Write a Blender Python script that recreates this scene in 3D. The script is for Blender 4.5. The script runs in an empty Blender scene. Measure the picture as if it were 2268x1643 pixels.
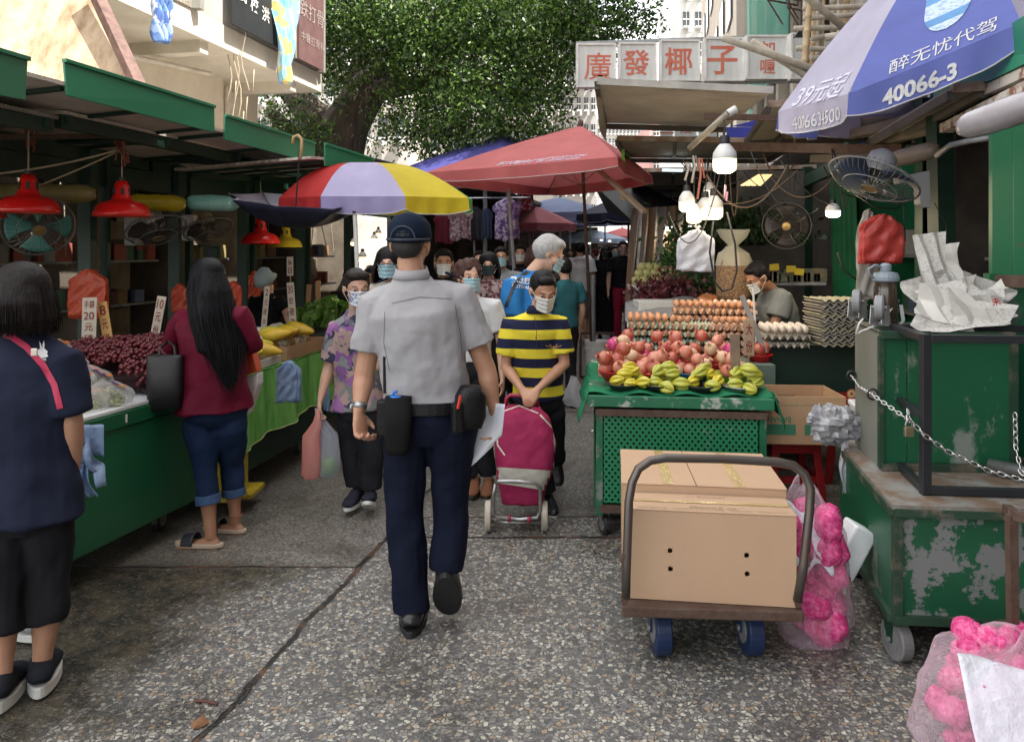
import bpy,math,random
import numpy as np
from mathutils import Vector,Matrix,noise
R=math.radians
PI=math.pi
random.seed(7)
sc=bpy.context.scene
col=sc.collection
F_=1700.0;HZ=550.0;CH=1.58
V=Vector
def P(px,py,Y):
 return V(((px-1134)*Y/F_,Y,CH-(py-HZ)*Y/F_))
def G(px,py):
 Y=F_*CH/(py-HZ)
 return V(((px-1134)*Y/F_,Y,0))
def Zx(px,py,z):
 Y=F_*(CH-z)/(py-HZ)
 return V(((px-1134)*Y/F_,Y,z))
cam=bpy.data.cameras.new('camera');co=bpy.data.objects.new('camera',cam);col.objects.link(co)
co.location=(0,0,CH);co.rotation_euler=(R(90),0,0)
cam.sensor_width=36;cam.lens=36*F_/2268;cam.shift_y=-(821.5-HZ)/2268
cam.clip_start=0.05;cam.clip_end=2000
sc.camera=co
sc.view_settings.view_transform='Standard';sc.view_settings.look='None'
sc.view_settings.gamma=1;sc.view_settings.exposure=1.95
sc.cycles.use_denoising=True
sc.cycles.max_bounces=8;sc.cycles.transparent_max_bounces=24
sc.cycles.sample_clamp_indirect=4
sc.cycles.caustics_reflective=False;sc.cycles.caustics_refractive=False
SUN=V((0.72,-0.40,1.30)).normalized()
el=math.asin(SUN.z);az=math.atan2(SUN.x,SUN.y)
w=bpy.data.worlds.new('World');sc.world=w;w.use_nodes=True
nt=w.node_tree;nt.nodes.clear()
def nd(nt,t,**kw):
 n=nt.nodes.new(t)
 for k,v in kw.items():
  if k.startswith('i_'):n.inputs[k[2:].replace('_',' ')].default_value=v
  else:setattr(n,k,v)
 return n
sky=nd(nt,'ShaderNodeTexSky',sky_type='NISHITA',sun_disc=False,sun_elevation=el,sun_rotation=az,air_density=1.2,dust_density=2.0)
tc=nd(nt,'ShaderNodeTexCoord');mp=nd(nt,'ShaderNodeMapping');mp.inputs['Scale'].default_value=(1,1,2.2)
nz=nd(nt,'ShaderNodeTexNoise');nz.inputs['Scale'].default_value=2.2;nz.inputs['Detail'].default_value=8;nz.inputs['Roughness'].default_value=.55
cr=nd(nt,'ShaderNodeValToRGB');cr.color_ramp.elements[0].position=.30;cr.color_ramp.elements[1].position=.55
mx=nd(nt,'ShaderNodeMixRGB');mx.inputs['Color2'].default_value=(6.5,6.4,6.3,1)
bg=nd(nt,'ShaderNodeBackground');bg.inputs['Strength'].default_value=.12
ow=nd(nt,'ShaderNodeOutputWorld')
L=nt.links.new
L(tc.outputs['Generated'],mp.inputs['Vector']);L(mp.outputs[0],nz.inputs['Vector']);L(nz.outputs['Fac'],cr.inputs[0])
L(cr.outputs[0],mx.inputs['Fac']);L(sky.outputs[0],mx.inputs['Color1']);L(mx.outputs[0],bg.inputs['Color']);L(bg.outputs[0],ow.inputs[0])
sl=bpy.data.lights.new('sun','SUN');sl.energy=3.1;sl.angle=R(.5);sl.color=(1,.955,.88)
so=bpy.data.objects.new('sun',sl);col.objects.link(so);so.location=(0,0,30)
so.rotation_euler=SUN.to_track_quat('Z','Y').to_euler()
MATS={}
def newmat(name):
 m=bpy.data.materials.new(name);m.use_nodes=True
 b=m.node_tree.nodes['Principled BSDF']
 return m,m.node_tree,b
def c4(c):return(c[0],c[1],c[2],1)
def mat(name,c=(.5,.5,.5),rough=.6,metal=0,c2=None,vs=6,vamt=1.0,lo=.35,hi=.65,bump=0,bs=60,bstretch=(1,1,1),vstretch=(1,1,1),alpha=1,trans=0,emis=None,estr=0,sss=0,spec=None,detail=6,bdist=.01,rough2=None,ior=None,coat=0):
 if name in MATS:return MATS[name]
 m,nt,b=newmat(name);L=nt.links.new
 b.inputs['Base Color'].default_value=c4(c);b.inputs['Roughness'].default_value=rough;b.inputs['Metallic'].default_value=metal
 if alpha<1:b.inputs['Alpha'].default_value=alpha
 if trans:b.inputs['Transmission Weight'].default_value=trans
 if ior:b.inputs['IOR'].default_value=ior
 if coat:b.inputs['Coat Weight'].default_value=coat
 if spec is not None:b.inputs['Specular IOR Level'].default_value=spec
 if sss:
  b.inputs['Subsurface Weight'].default_value=sss;b.inputs['Subsurface Radius'].default_value=(.012,.005,.003);b.inputs['Subsurface Scale'].default_value=1
 if emis:b.inputs['Emission Color'].default_value=c4(emis);b.inputs['Emission Strength'].default_value=estr
 tc=nd(nt,'ShaderNodeTexCoord')
 if c2 is None and vamt and not emis:
  c2=tuple(min(1,x*.72)for x in c)
 if c2 is not None:
  mp=nd(nt,'ShaderNodeMapping');mp.inputs['Scale'].default_value=vstretch
  n=nd(nt,'ShaderNodeTexNoise');n.inputs['Scale'].default_value=vs;n.inputs['Detail'].default_value=detail;n.inputs['Roughness'].default_value=.65
  r=nd(nt,'ShaderNodeValToRGB');r.color_ramp.elements[0].position=lo;r.color_ramp.elements[1].position=hi
  r.color_ramp.elements[0].color=c4(c);r.color_ramp.elements[1].color=c4(c2)
  L(tc.outputs['Object'],mp.inputs['Vector']);L(mp.outputs[0],n.inputs['Vector']);L(n.outputs['Fac'],r.inputs[0]);L(r.outputs[0],b.inputs['Base Color'])
  if rough2 is not None:
   mr=nd(nt,'ShaderNodeMapRange');mr.inputs[1].default_value=lo;mr.inputs[2].default_value=hi;mr.inputs[3].default_value=rough;mr.inputs[4].default_value=rough2
   L(n.outputs['Fac'],mr.inputs[0]);L(mr.outputs[0],b.inputs['Roughness'])
 if bump:
  mp=nd(nt,'ShaderNodeMapping');mp.inputs['Scale'].default_value=bstretch
  n=nd(nt,'ShaderNodeTexNoise');n.inputs['Scale'].default_value=bs;n.inputs['Detail'].default_value=5
  bp=nd(nt,'ShaderNodeBump');bp.inputs['Strength'].default_value=bump;bp.inputs['Distance'].default_value=bdist
  L(tc.outputs['Object'],mp.inputs['Vector']);L(mp.outputs[0],n.inputs['Vector']);L(n.outputs['Fac'],bp.inputs['Height']);L(bp.outputs[0],b.inputs['Normal'])
 MATS[name]=m
 return m
def corrug(name,c,c2,scale=60,axis='X',rough=.5,metal=0,strength=.6,vs=3):
 m=mat(name,c,rough,metal,c2=c2,vs=vs)
 nt=m.node_tree;b=nt.nodes['Principled BSDF']
 tc=nd(nt,'ShaderNodeTexCoord');wv=nd(nt,'ShaderNodeTexWave',wave_type='BANDS',bands_direction=axis);wv.inputs['Scale'].default_value=scale
 bp=nd(nt,'ShaderNodeBump');bp.inputs['Strength'].default_value=strength;bp.inputs['Distance'].default_value=.01
 nt.links.new(tc.outputs['Object'],wv.inputs['Vector']);nt.links.new(wv.outputs['Fac'],bp.inputs['Height']);nt.links.new(bp.outputs[0],b.inputs['Normal'])
 return m
def worn(name,c,under,lo=.52,hi=.58,vs=5,rough=.42,stretch=(1,1,1),rust=True,metal=0,c2=None):
 if name in MATS:return MATS[name]
 m,nt,b=newmat(name);L=nt.links.new
 tc=nd(nt,'ShaderNodeTexCoord');mp=nd(nt,'ShaderNodeMapping');mp.inputs['Scale'].default_value=stretch
 n=nd(nt,'ShaderNodeTexNoise');n.inputs['Scale'].default_value=vs;n.inputs['Detail'].default_value=12;n.inputs['Roughness'].default_value=.68
 r=nd(nt,'ShaderNodeMapRange');r.inputs[1].default_value=lo;r.inputs[2].default_value=hi
 n2=nd(nt,'ShaderNodeTexNoise');n2.inputs['Scale'].default_value=vs*.6;n2.inputs['Detail'].default_value=4
 r2=nd(nt,'ShaderNodeValToRGB');r2.color_ramp.elements[0].position=.3;r2.color_ramp.elements[1].position=.7
 r2.color_ramp.elements[0].color=c4(c);r2.color_ramp.elements[1].color=c4(c2 or tuple(x*.7 for x in c))
 mix=nd(nt,'ShaderNodeMixRGB');mix.inputs['Color2'].default_value=c4(under)
 L(tc.outputs['Object'],mp.inputs['Vector']);L(mp.outputs[0],n.inputs['Vector']);L(mp.outputs[0],n2.inputs['Vector'])
 L(n.outputs['Fac'],r.inputs[0]);L(n2.outputs['Fac'],r2.inputs[0]);L(r.outputs[0],mix.inputs['Fac']);L(r2.outputs[0],mix.inputs['Color1'])
 src=mix
 if rust:
  n3=nd(nt,'ShaderNodeTexNoise');n3.inputs['Scale'].default_value=vs*1.7;n3.inputs['Detail'].default_value=8;n3.inputs['Roughness'].default_value=.7
  r3=nd(nt,'ShaderNodeMapRange');r3.inputs[1].default_value=.62;r3.inputs[2].default_value=.72
  mix2=nd(nt,'ShaderNodeMixRGB');mix2.inputs['Color2'].default_value=(.12,.055,.03,1)
  L(tc.outputs['Object'],n3.inputs['Vector']);L(n3.outputs['Fac'],r3.inputs[0]);L(r3.outputs[0],mix2.inputs['Fac']);L(mix.outputs[0],mix2.inputs['Color1']);src=mix2
 L(src.outputs[0],b.inputs['Base Color']);b.inputs['Roughness'].default_value=rough;b.inputs['Metallic'].default_value=metal
 bp=nd(nt,'ShaderNodeBump');bp.inputs['Strength'].default_value=.25;bp.inputs['Distance'].default_value=.004
 L(n.outputs['Fac'],bp.inputs['Height']);L(bp.outputs[0],b.inputs['Normal'])
 MATS[name]=m
 return m
def fabric(name,c,c2=None,rough=.85,wr=.35,vs=3,bs=7,stretch=(1,1,.55)):
 if name in MATS:return MATS[name]
 m,nt,b=newmat(name);L=nt.links.new
 tc=nd(nt,'ShaderNodeTexCoord');mp=nd(nt,'ShaderNodeMapping');mp.inputs['Scale'].default_value=stretch
 n0=nd(nt,'ShaderNodeTexNoise');n0.inputs['Scale'].default_value=vs;n0.inputs['Detail'].default_value=6
 r=nd(nt,'ShaderNodeValToRGB');r.color_ramp.elements[0].position=.35;r.color_ramp.elements[1].position=.68
 r.color_ramp.elements[0].color=c4(c);r.color_ramp.elements[1].color=c4(c2 or tuple(x*.86 for x in c))
 n=nd(nt,'ShaderNodeTexNoise',noise_dimensions='3D',noise_type='RIDGED_MULTIFRACTAL',normalize=True);n.inputs['Scale'].default_value=bs*.75;n.inputs['Detail'].default_value=2.5;n.inputs['Roughness'].default_value=.45;n.inputs['Distortion'].default_value=.9
 nf=nd(nt,'ShaderNodeTexNoise');nf.inputs['Scale'].default_value=420;nf.inputs['Detail'].default_value=2
 b1=nd(nt,'ShaderNodeBump');b1.inputs['Strength'].default_value=wr;b1.inputs['Distance'].default_value=.045
 b2=nd(nt,'ShaderNodeBump');b2.inputs['Strength'].default_value=.25;b2.inputs['Distance'].default_value=.002
 L(tc.outputs['Object'],mp.inputs['Vector']);L(mp.outputs[0],n.inputs['Vector']);L(tc.outputs['Object'],n0.inputs['Vector']);L(tc.outputs['Object'],nf.inputs['Vector'])
 L(n0.outputs['Fac'],r.inputs[0]);L(r.outputs[0],b.inputs['Base Color'])
 L(n.outputs['Fac'],b1.inputs['Height']);L(nf.outputs['Fac'],b2.inputs['Height']);L(b1.outputs[0],b2.inputs['Normal']);L(b2.outputs[0],b.inputs['Normal'])
 b.inputs['Roughness'].default_value=rough;b.inputs['Specular IOR Level'].default_value=.1
 MATS[name]=m
 return m
def print_fabric(name,cols,scale=18,rough=.8,rnd=1,dist=.5,dark=None):
 if name in MATS:return MATS[name]
 m=fabric(name,cols[0],cols[0],rough);nt=m.node_tree;b=nt.nodes['Principled BSDF'];L=nt.links.new
 tc=nd(nt,'ShaderNodeTexCoord');nz=nd(nt,'ShaderNodeTexNoise');nz.inputs['Scale'].default_value=scale*.8;nz.inputs['Detail'].default_value=3
 mxv=nd(nt,'ShaderNodeMixRGB',blend_type='ADD');mxv.inputs['Fac'].default_value=dist*.12
 vo=nd(nt,'ShaderNodeTexVoronoi');vo.inputs['Scale'].default_value=scale;vo.inputs['Randomness'].default_value=rnd
 sp=nd(nt,'ShaderNodeSeparateColor');r=nd(nt,'ShaderNodeValToRGB');r.color_ramp.interpolation='CONSTANT'
 els=r.color_ramp.elements
 while len(els)<len(cols):els.new(.5)
 for i,c in enumerate(cols):els[i].position=i/len(cols);els[i].color=c4(c)
 L(tc.outputs['Object'],nz.inputs['Vector']);L(tc.outputs['Object'],mxv.inputs['Color1']);L(nz.outputs['Color'],mxv.inputs['Color2'])
 L(mxv.outputs[0],vo.inputs['Vector']);L(vo.outputs['Color'],sp.inputs[0]);L(sp.outputs[0],r.inputs[0]);L(r.outputs[0],b.inputs['Base Color'])
 return m
def stripes(name,ca,cb,period,duty=.5,off=0,axis=2,rough=.8):
 if name in MATS:return MATS[name]
 m=fabric(name,ca,ca,rough);nt=m.node_tree;b=nt.nodes['Principled BSDF'];L=nt.links.new
 tc=nd(nt,'ShaderNodeTexCoord');sp=nd(nt,'ShaderNodeSeparateXYZ')
 a=nd(nt,'ShaderNodeMath',operation='ADD');a.inputs[1].default_value=off
 d=nd(nt,'ShaderNodeMath',operation='DIVIDE');d.inputs[1].default_value=period
 f=nd(nt,'ShaderNodeMath',operation='FRACT');g=nd(nt,'ShaderNodeMath',operation='GREATER_THAN');g.inputs[1].default_value=duty
 mx=nd(nt,'ShaderNodeMixRGB');mx.inputs['Color1'].default_value=c4(ca);mx.inputs['Color2'].default_value=c4(cb)
 L(tc.outputs['Object'],sp.inputs[0]);L(sp.outputs[axis],a.inputs[0]);L(a.outputs[0],d.inputs[0]);L(d.outputs[0],f.inputs[0]);L(f.outputs[0],g.inputs[0]);L(g.outputs[0],mx.inputs['Fac']);L(mx.outputs[0],b.inputs['Base Color'])
 return m
def film(name,c=(.9,.9,.92),dens=.35,rough=.12,milky=None):
 if name in MATS:return MATS[name]
 m,nt,b=newmat(name);L=nt.links.new
 b.inputs['Base Color'].default_value=c4(c);b.inputs['Roughness'].default_value=rough;b.inputs['Specular IOR Level'].default_value=.9
 tr=nd(nt,'ShaderNodeBsdfTranslucent');tr.inputs['Color'].default_value=c4(c)
 m1=nd(nt,'ShaderNodeMixShader');m1.inputs[0].default_value=.35
 t=nd(nt,'ShaderNodeBsdfTransparent');m2=nd(nt,'ShaderNodeMixShader')
 lw=nd(nt,'ShaderNodeLayerWeight');lw.inputs['Blend'].default_value=.35
 mr=nd(nt,'ShaderNodeMapRange');mr.inputs[3].default_value=dens;mr.inputs[4].default_value=min(1,dens+.5)
 tc=nd(nt,'ShaderNodeTexCoord');vo=nd(nt,'ShaderNodeTexNoise');vo.inputs['Scale'].default_value=14;vo.inputs['Distortion'].default_value=2.2
 bp=nd(nt,'ShaderNodeBump');bp.inputs['Strength'].default_value=.5;bp.inputs['Distance'].default_value=.02
 o=nt.nodes['Material Output']
 L(tc.outputs['Object'],vo.inputs['Vector']);L(vo.outputs['Fac'],bp.inputs['Height']);L(bp.outputs[0],b.inputs['Normal'])
 L(b.outputs[0],m1.inputs[1]);L(tr.outputs[0],m1.inputs[2]);L(lw.outputs['Facing'],mr.inputs[0]);L(mr.outputs[0],m2.inputs[0])
 L(t.outputs[0],m2.inputs[1]);L(m1.outputs[0],m2.inputs[2]);L(m2.outputs[0],o.inputs['Surface'])
 MATS[name]=m
 return m
WM={}
class MB:
 def __init__(s,m=None):s.v=[];s.f=[];s.mi=[];s.m=m;s.cur=0
 def add(s,vs,fs):
  o=len(s.v);m=s.m
  s.v+=[tuple(m@V(v))for v in vs]if m is not None else[tuple(v)for v in vs]
  s.f+=[tuple(i+o for i in f)for f in fs];s.mi+=[s.cur]*len(fs);return s
 def box(s,c,d,rz=0,mt=None):
  x,y,z=[k/2 for k in d]
  M=Matrix.Translation(V(c))@(mt if mt is not None else Matrix.Rotation(rz,4,'Z'))
  vs=[M@V((a*x,b*y,e*z))for a in(-1,1)for b in(-1,1)for e in(-1,1)]
  return s.add(vs,[(0,1,3,2),(4,6,7,5),(0,4,5,1),(2,3,7,6),(0,2,6,4),(1,5,7,3)])
 def bar(s,a,b,w,h=None,up=(0,0,1)):
  a,b=V(a),V(b);h=h or w;t=(b-a);l=t.length;t=t/l
  u=V(up)
  if abs(t.dot(u))>.98:u=V((0,1,0))
  sx=t.cross(u).normalized();sz=sx.cross(t)
  vs=[p+sx*i*w/2+sz*j*h/2 for p in(a,b)for i,j in((-1,-1),(1,-1),(1,1),(-1,1))]
  return s.add(vs,[(0,1,2,3),(7,6,5,4),(0,4,5,1),(1,5,6,2),(2,6,7,3),(3,7,4,0)])
 def tube(s,pts,rad,seg=8,ref=None,cap=True,pw=1):
  pts=[V(p)for p in pts];n=len(pts)
  if not isinstance(rad,(list,tuple)):rad=[rad]*n
  rings=[];prev=None
  for i,p in enumerate(pts):
   t=(pts[min(i+1,n-1)]-pts[max(i-1,0)])
   t=t.normalized()if t.length>1e-9 else V((0,0,1))
   if ref is not None:a=V(ref)-t*V(ref).dot(t)
   elif prev is None:a=V((0,0,1)).cross(t)if abs(t.z)<.9 else V((1,0,0))-t*t.x
   else:a=prev-t*prev.dot(t)
   a.normalize();prev=a;b=t.cross(a)
   r=rad[i];ra,rb=(r,r)if not isinstance(r,(list,tuple))else r
   ring=[]
   for k in range(seg):
    q=2*PI*k/seg;cx,sy=math.cos(q),math.sin(q)
    if pw!=1:cx=math.copysign(abs(cx)**pw,cx);sy=math.copysign(abs(sy)**pw,sy)
    ring.append(p+a*ra*cx+b*rb*sy)
   rings.append(ring)
  vs=[v for r_ in rings for v in r_];fs=[]
  for i in range(n-1):
   for k in range(seg):
    k2=(k+1)%seg;fs.append((i*seg+k,i*seg+k2,(i+1)*seg+k2,(i+1)*seg+k))
  if cap:fs.append(tuple(range(seg-1,-1,-1)));fs.append(tuple((n-1)*seg+k for k in range(seg)))
  return s.add(vs,fs)
 def ell(s,c,r,seg=14,rings=9,mt=None):
  if not isinstance(r,(list,tuple)):r=(r,r,r)
  M=Matrix.Translation(V(c))@(mt if mt is not None else Matrix.Identity(4))
  vs=[M@V((0,0,r[2]))]
  for i in range(1,rings):
   a=PI*i/rings
   for k in range(seg):
    q=2*PI*k/seg;vs.append(M@V((r[0]*math.sin(a)*math.cos(q),r[1]*math.sin(a)*math.sin(q),r[2]*math.cos(a))))
  vs.append(M@V((0,0,-r[2])));fs=[]
  for k in range(seg):
   k2=(k+1)%seg;fs.append((0,1+k,1+k2));e=1+(rings-2)*seg;fs.append((len(vs)-1,e+k2,e+k))
   for i in range(rings-2):o=1+i*seg;fs.append((o+k,o+seg+k,o+seg+k2,o+k2))
  return s.add(vs,fs)
 def lathe(s,prof,c=(0,0,0),seg=24,mt=None,cap=False):
  M=Matrix.Translation(V(c))@(mt if mt is not None else Matrix.Identity(4));vs=[];fs=[]
  for r,z in prof:
   for k in range(seg):q=2*PI*k/seg;vs.append(M@V((r*math.cos(q),r*math.sin(q),z)))
  for i in range(len(prof)-1):
   for k in range(seg):k2=(k+1)%seg;fs.append((i*seg+k,i*seg+k2,(i+1)*seg+k2,(i+1)*seg+k))
  if cap:fs.append(tuple(range(seg-1,-1,-1)));fs.append(tuple((len(prof)-1)*seg+k for k in range(seg)))
  return s.add(vs,fs)
 def prism(s,poly,ext):
  n=len(poly);e=V(ext);poly=[V(p)for p in poly]
  vs=poly+[p+e for p in poly]
  fs=[tuple(range(n-1,-1,-1)),tuple(range(n,2*n))]+[(i,(i+1)%n,n+(i+1)%n,n+i)for i in range(n)]
  return s.add(vs,fs)
 def grid(s,fn,nu,nv,th=None):
  vs=[V(fn(i/nu,j/nv))for j in range(nv+1)for i in range(nu+1)];W=nu+1
  fs=[(j*W+i,j*W+i+1,(j+1)*W+i+1,(j+1)*W+i)for j in range(nv)for i in range(nu)]
  return s.add(vs,fs)
 def build(s,name,mats,parent=None,smooth=False,bev=0,solid=0,sub=0,auto=None,obj=True):
  me=bpy.data.meshes.new(name)
  if not isinstance(mats,(list,tuple)):mats=[mats]
  vs=s.v
  if parent is not None:
   top=parent
   while top.parent:top=top.parent
   M=WM[top.name].inverted();vs=[tuple(M@V(v))for v in vs]
  else:
   a=np.array(vs);c=V(((a[:,0].min()+a[:,0].max())/2,(a[:,1].min()+a[:,1].max())/2,a[:,2].min()))
   vs=[(v[0]-c.x,v[1]-c.y,v[2]-c.z)for v in vs]
  me.from_pydata(vs,[],s.f)
  for m in mats:me.materials.append(m)
  if len(mats)>1:me.polygons.foreach_set('material_index',s.mi)
  if smooth:me.polygons.foreach_set('use_smooth',[True]*len(me.polygons))
  me.update()
  o=bpy.data.objects.new(name,me);col.objects.link(o)
  if parent is None:o.location=c;WM[o.name]=Matrix.Translation(c)
  else:o.parent=parent
  if solid:md=o.modifiers.new('solid','SOLIDIFY');md.thickness=solid;md.offset=0
  if bev:md=o.modifiers.new('bevel','BEVEL');md.width=bev;md.segments=2;md.limit_method='ANGLE';md.angle_limit=R(50)
  if sub:md=o.modifiers.new('sub','SUBSURF');md.levels=sub;md.render_levels=sub
  return o
def thing(name,label,cat,loc=(0,0,0),rz=0,group=None):
 o=bpy.data.objects.new(name,None);col.objects.link(o);o.location=loc;o.rotation_euler=(0,0,rz)
 o.empty_display_size=.1
 WM[o.name]=Matrix.Translation(V(loc))@Matrix.Rotation(rz,4,'Z')
 return tag(o,label,cat,group)
def tag(o,label,cat,group=None):
 o['label']=label;o['category']=cat
 if group:o['group']=group
 return o
def struct(o):o['kind']='structure';return o
def copy_tree(o,parent=None):
 c=o.copy();col.objects.link(c)
 if parent is not None:c.parent=parent
 for ch in list(o.children):copy_tree(ch,c)
 return c
def dup(o,loc,rz=None,label=None,group=None,scale=None,rot=None):
 c=copy_tree(o);c.location=loc
 if rz is not None:c.rotation_euler=(c.rotation_euler[0],c.rotation_euler[1],rz)
 if rot is not None:c.rotation_euler=rot
 if scale is not None:c.scale=(scale,)*3 if not isinstance(scale,(tuple,list))else scale
 if label:c['label']=label
 if group:c['group']=group
 WM[c.name]=Matrix.Translation(V(loc))@c.rotation_euler.to_matrix().to_4x4()
 return c
def bake(o,voxel=0,smooth=0,fac=.5,disp=(),folds=None):
 if voxel:md=o.modifiers.new('r','REMESH');md.mode='VOXEL';md.voxel_size=voxel;md.use_smooth_shade=True
 if smooth:md=o.modifiers.new('s','SMOOTH');md.factor=fac;md.iterations=smooth
 for(sz,st)in disp:
  t=bpy.data.textures.new('crease','CLOUDS');t.noise_scale=sz;t.noise_depth=2
  md=o.modifiers.new('d','DISPLACE');md.texture=t;md.strength=st;md.mid_level=.5;md.texture_coords='LOCAL'
 dg=bpy.context.evaluated_depsgraph_get();dg.update()
 me=bpy.data.meshes.new_from_object(o.evaluated_get(dg),preserve_all_data_layers=True,depsgraph=dg)
 old=o.data;mats=list(old.materials);o.modifiers.clear();o.data=me
 if not me.materials:
  for m in mats:me.materials.append(m)
 me.polygons.foreach_set('use_smooth',[True]*len(me.polygons))
 if folds:
  n=len(me.vertices);co=np.empty(n*3);me.vertices.foreach_get('co',co);co=co.reshape(-1,3)
  no=np.empty(n*3);me.vertices.foreach_get('normal',no);no=no.reshape(-1,3)
  d=folds(co,no);co+=no*d[:,None];me.vertices.foreach_set('co',co.ravel())
 me.update();bpy.data.meshes.remove(old)
 return o
TCACHE={}
def flat(o):o.data.polygons.foreach_set('use_smooth',[False]*len(o.data.polygons));return o
def text_mesh(s,bold=0):
 k=(s,bold)
 if k in TCACHE:return TCACHE[k]
 cu=bpy.data.curves.new('t','FONT');cu.body=s;cu.size=1;cu.align_x='CENTER';cu.align_y='CENTER';cu.offset=bold;cu.resolution_u=3
 o=bpy.data.objects.new('t',cu);col.objects.link(o)
 dg=bpy.context.evaluated_depsgraph_get();dg.update()
 me=bpy.data.meshes.new_from_object(o.evaluated_get(dg),depsgraph=dg)
 vs=[V(v.co)for v in me.vertices];fs=[tuple(p.vertices)for p in me.polygons]
 bpy.data.objects.remove(o);bpy.data.curves.remove(cu);bpy.data.meshes.remove(me)
 if vs:
  x0=min(v.x for v in vs);x1=max(v.x for v in vs);y0=min(v.y for v in vs);y1=max(v.y for v in vs)
  vs=[V((v.x-(x0+x1)/2,v.y-(y0+y1)/2,0))for v in vs]
  TCACHE[k]=(vs,fs,x1-x0,y1-y0)
 else:TCACHE[k]=([],[],1,1)
 return TCACHE[k]
def text(mb,s,c,ux,uy,w=None,h=None,bold=0,off=.003,fn=None):
 vs,fs,tw,th=text_mesh(s,bold)
 if not vs:return
 sx=w/tw if w else h/th;sy=h/th if h else w/tw
 ux=V(ux).normalized();uy=V(uy).normalized();n=ux.cross(uy)
 if fn:mb.add([fn(v.x*sx,v.y*sy)for v in vs],fs)
 else:mb.add([V(c)+ux*v.x*sx+uy*v.y*sy+n*off for v in vs],fs)
def cloth_fn(seed,amp,k=3.0):
 o=V((seed*3.1,seed*1.7,0))
 return lambda p:noise.noise(V(p)*k+o)*amp
SD=V((.2,1,0)).normalized();SA=math.atan2(-.2,1)
SN=V((1,-.2,0)).normalized()
def rowX(x0,Y):return x0+.2*Y
def ground_mat():
 m,nt,b=newmat('wet_aggregate');L=nt.links.new
 tc=nd(nt,'ShaderNodeTexCoord');O=tc.outputs['Object']
 def noise_(s,d=4,ro=.6,vec=None,dist=0):
  n=nd(nt,'ShaderNodeTexNoise');n.inputs['Scale'].default_value=s;n.inputs['Detail'].default_value=d;n.inputs['Roughness'].default_value=ro;n.inputs['Distortion'].default_value=dist
  L(vec or O,n.inputs['Vector']);return n
 def math_(op,a,b_=None,c=None):
  n=nd(nt,'ShaderNodeMath',operation=op)
  for i,v in enumerate((a,b_,c)):
   if v is None:continue
   if isinstance(v,(int,float)):n.inputs[i].default_value=v
   else:L(v,n.inputs[i])
  return n.outputs[0]
 def mix_(f,a,b_):
  n=nd(nt,'ShaderNodeMixRGB')
  for k,v in((0,f),(1,a),(2,b_)):
   if isinstance(v,(int,float)):n.inputs[k].default_value=v
   elif isinstance(v,tuple):n.inputs[k].default_value=c4(v)
   else:L(v,n.inputs[k])
  return n.outputs[0]
 def ramp_(v,a,b_,x=0,y=1):
  n=nd(nt,'ShaderNodeMapRange');n.inputs[1].default_value=a;n.inputs[2].default_value=b_;n.inputs[3].default_value=x;n.inputs[4].default_value=y
  L(v,n.inputs[0]);return n.outputs[0]
 wob=noise_(30,2);ad=nd(nt,'ShaderNodeMixRGB',blend_type='ADD');ad.inputs[0].default_value=.022
 L(O,ad.inputs[1]);L(wob.outputs['Color'],ad.inputs[2])
 vo=nd(nt,'ShaderNodeTexVoronoi');vo.inputs['Scale'].default_value=58;L(ad.outputs[0],vo.inputs['Vector'])
 ve=nd(nt,'ShaderNodeTexVoronoi',feature='DISTANCE_TO_EDGE');ve.inputs['Scale'].default_value=58;L(ad.outputs[0],ve.inputs['Vector'])
 vf=nd(nt,'ShaderNodeTexVoronoi');vf.inputs['Scale'].default_value=105;L(ad.outputs[0],vf.inputs['Vector'])
 sep=nd(nt,'ShaderNodeSeparateColor');L(vo.outputs['Color'],sep.inputs[0])
 sepf=nd(nt,'ShaderNodeSeparateColor');L(vf.outputs['Color'],sepf.inputs[0])
 stone=nd(nt,'ShaderNodeValToRGB');e=stone.color_ramp.elements
 cols=[(.17,.165,.155),(.43,.41,.35),(.27,.255,.22),(.55,.53,.46),(.35,.33,.285),(.36,.27,.18),(.24,.235,.225),(.48,.46,.40)]
 while len(e)<len(cols):e.new(.5)
 for i,c in enumerate(cols):e[i].position=i/len(cols);e[i].color=c4(c)
 stone.color_ramp.interpolation='CONSTANT'
 L(sep.outputs[0],stone.inputs[0])
 edge=ramp_(ve.outputs['Distance'],.06,.13)
 keep=ramp_(sep.outputs[1],.36,.42)
 mask=math_('MULTIPLY',edge,keep)
 fine=mix_(ramp_(sepf.outputs[0],.55,.75),(.075,.074,.072),(.225,.22,.21))
 big=noise_(.9,5);mid=noise_(4,6)
 fine2=mix_(ramp_(mid.outputs['Fac'],.35,.65),fine,(.115,.113,.108))
 c=mix_(mask,fine2,stone.outputs[0])
 xyz=nd(nt,'ShaderNodeSeparateXYZ');L(O,xyz.inputs[0]);X,Y=xyz.outputs[0],xyz.outputs[1]
 wv=noise_(3.5,5);wn=math_('MULTIPLY',math_('SUBTRACT',wv.outputs['Fac'],.5),.10)
 jl=math_('SUBTRACT',X,math_('ADD',math_('MULTIPLY',Y,.185),-1.465));jl=math_('ADD',jl,wn)
 left=ramp_(jl,0,-.005)
 farl=math_('MULTIPLY',left,ramp_(Y,3.80,3.82))
 farr=math_('MULTIPLY',math_('SUBTRACT',1,left),ramp_(Y,4.50,4.54))
 far=math_('MAXIMUM',farl,math_('MULTIPLY',farr,.6))
 sandy=mix_(ramp_(sepf.outputs[1],.4,.6),(.10,.095,.085),(.27,.25,.215))
 c=mix_(math_('MULTIPLY',far,.8),c,sandy)
 def line(d,wd):return ramp_(math_('ABSOLUTE',d),wd,wd*.45)
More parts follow.
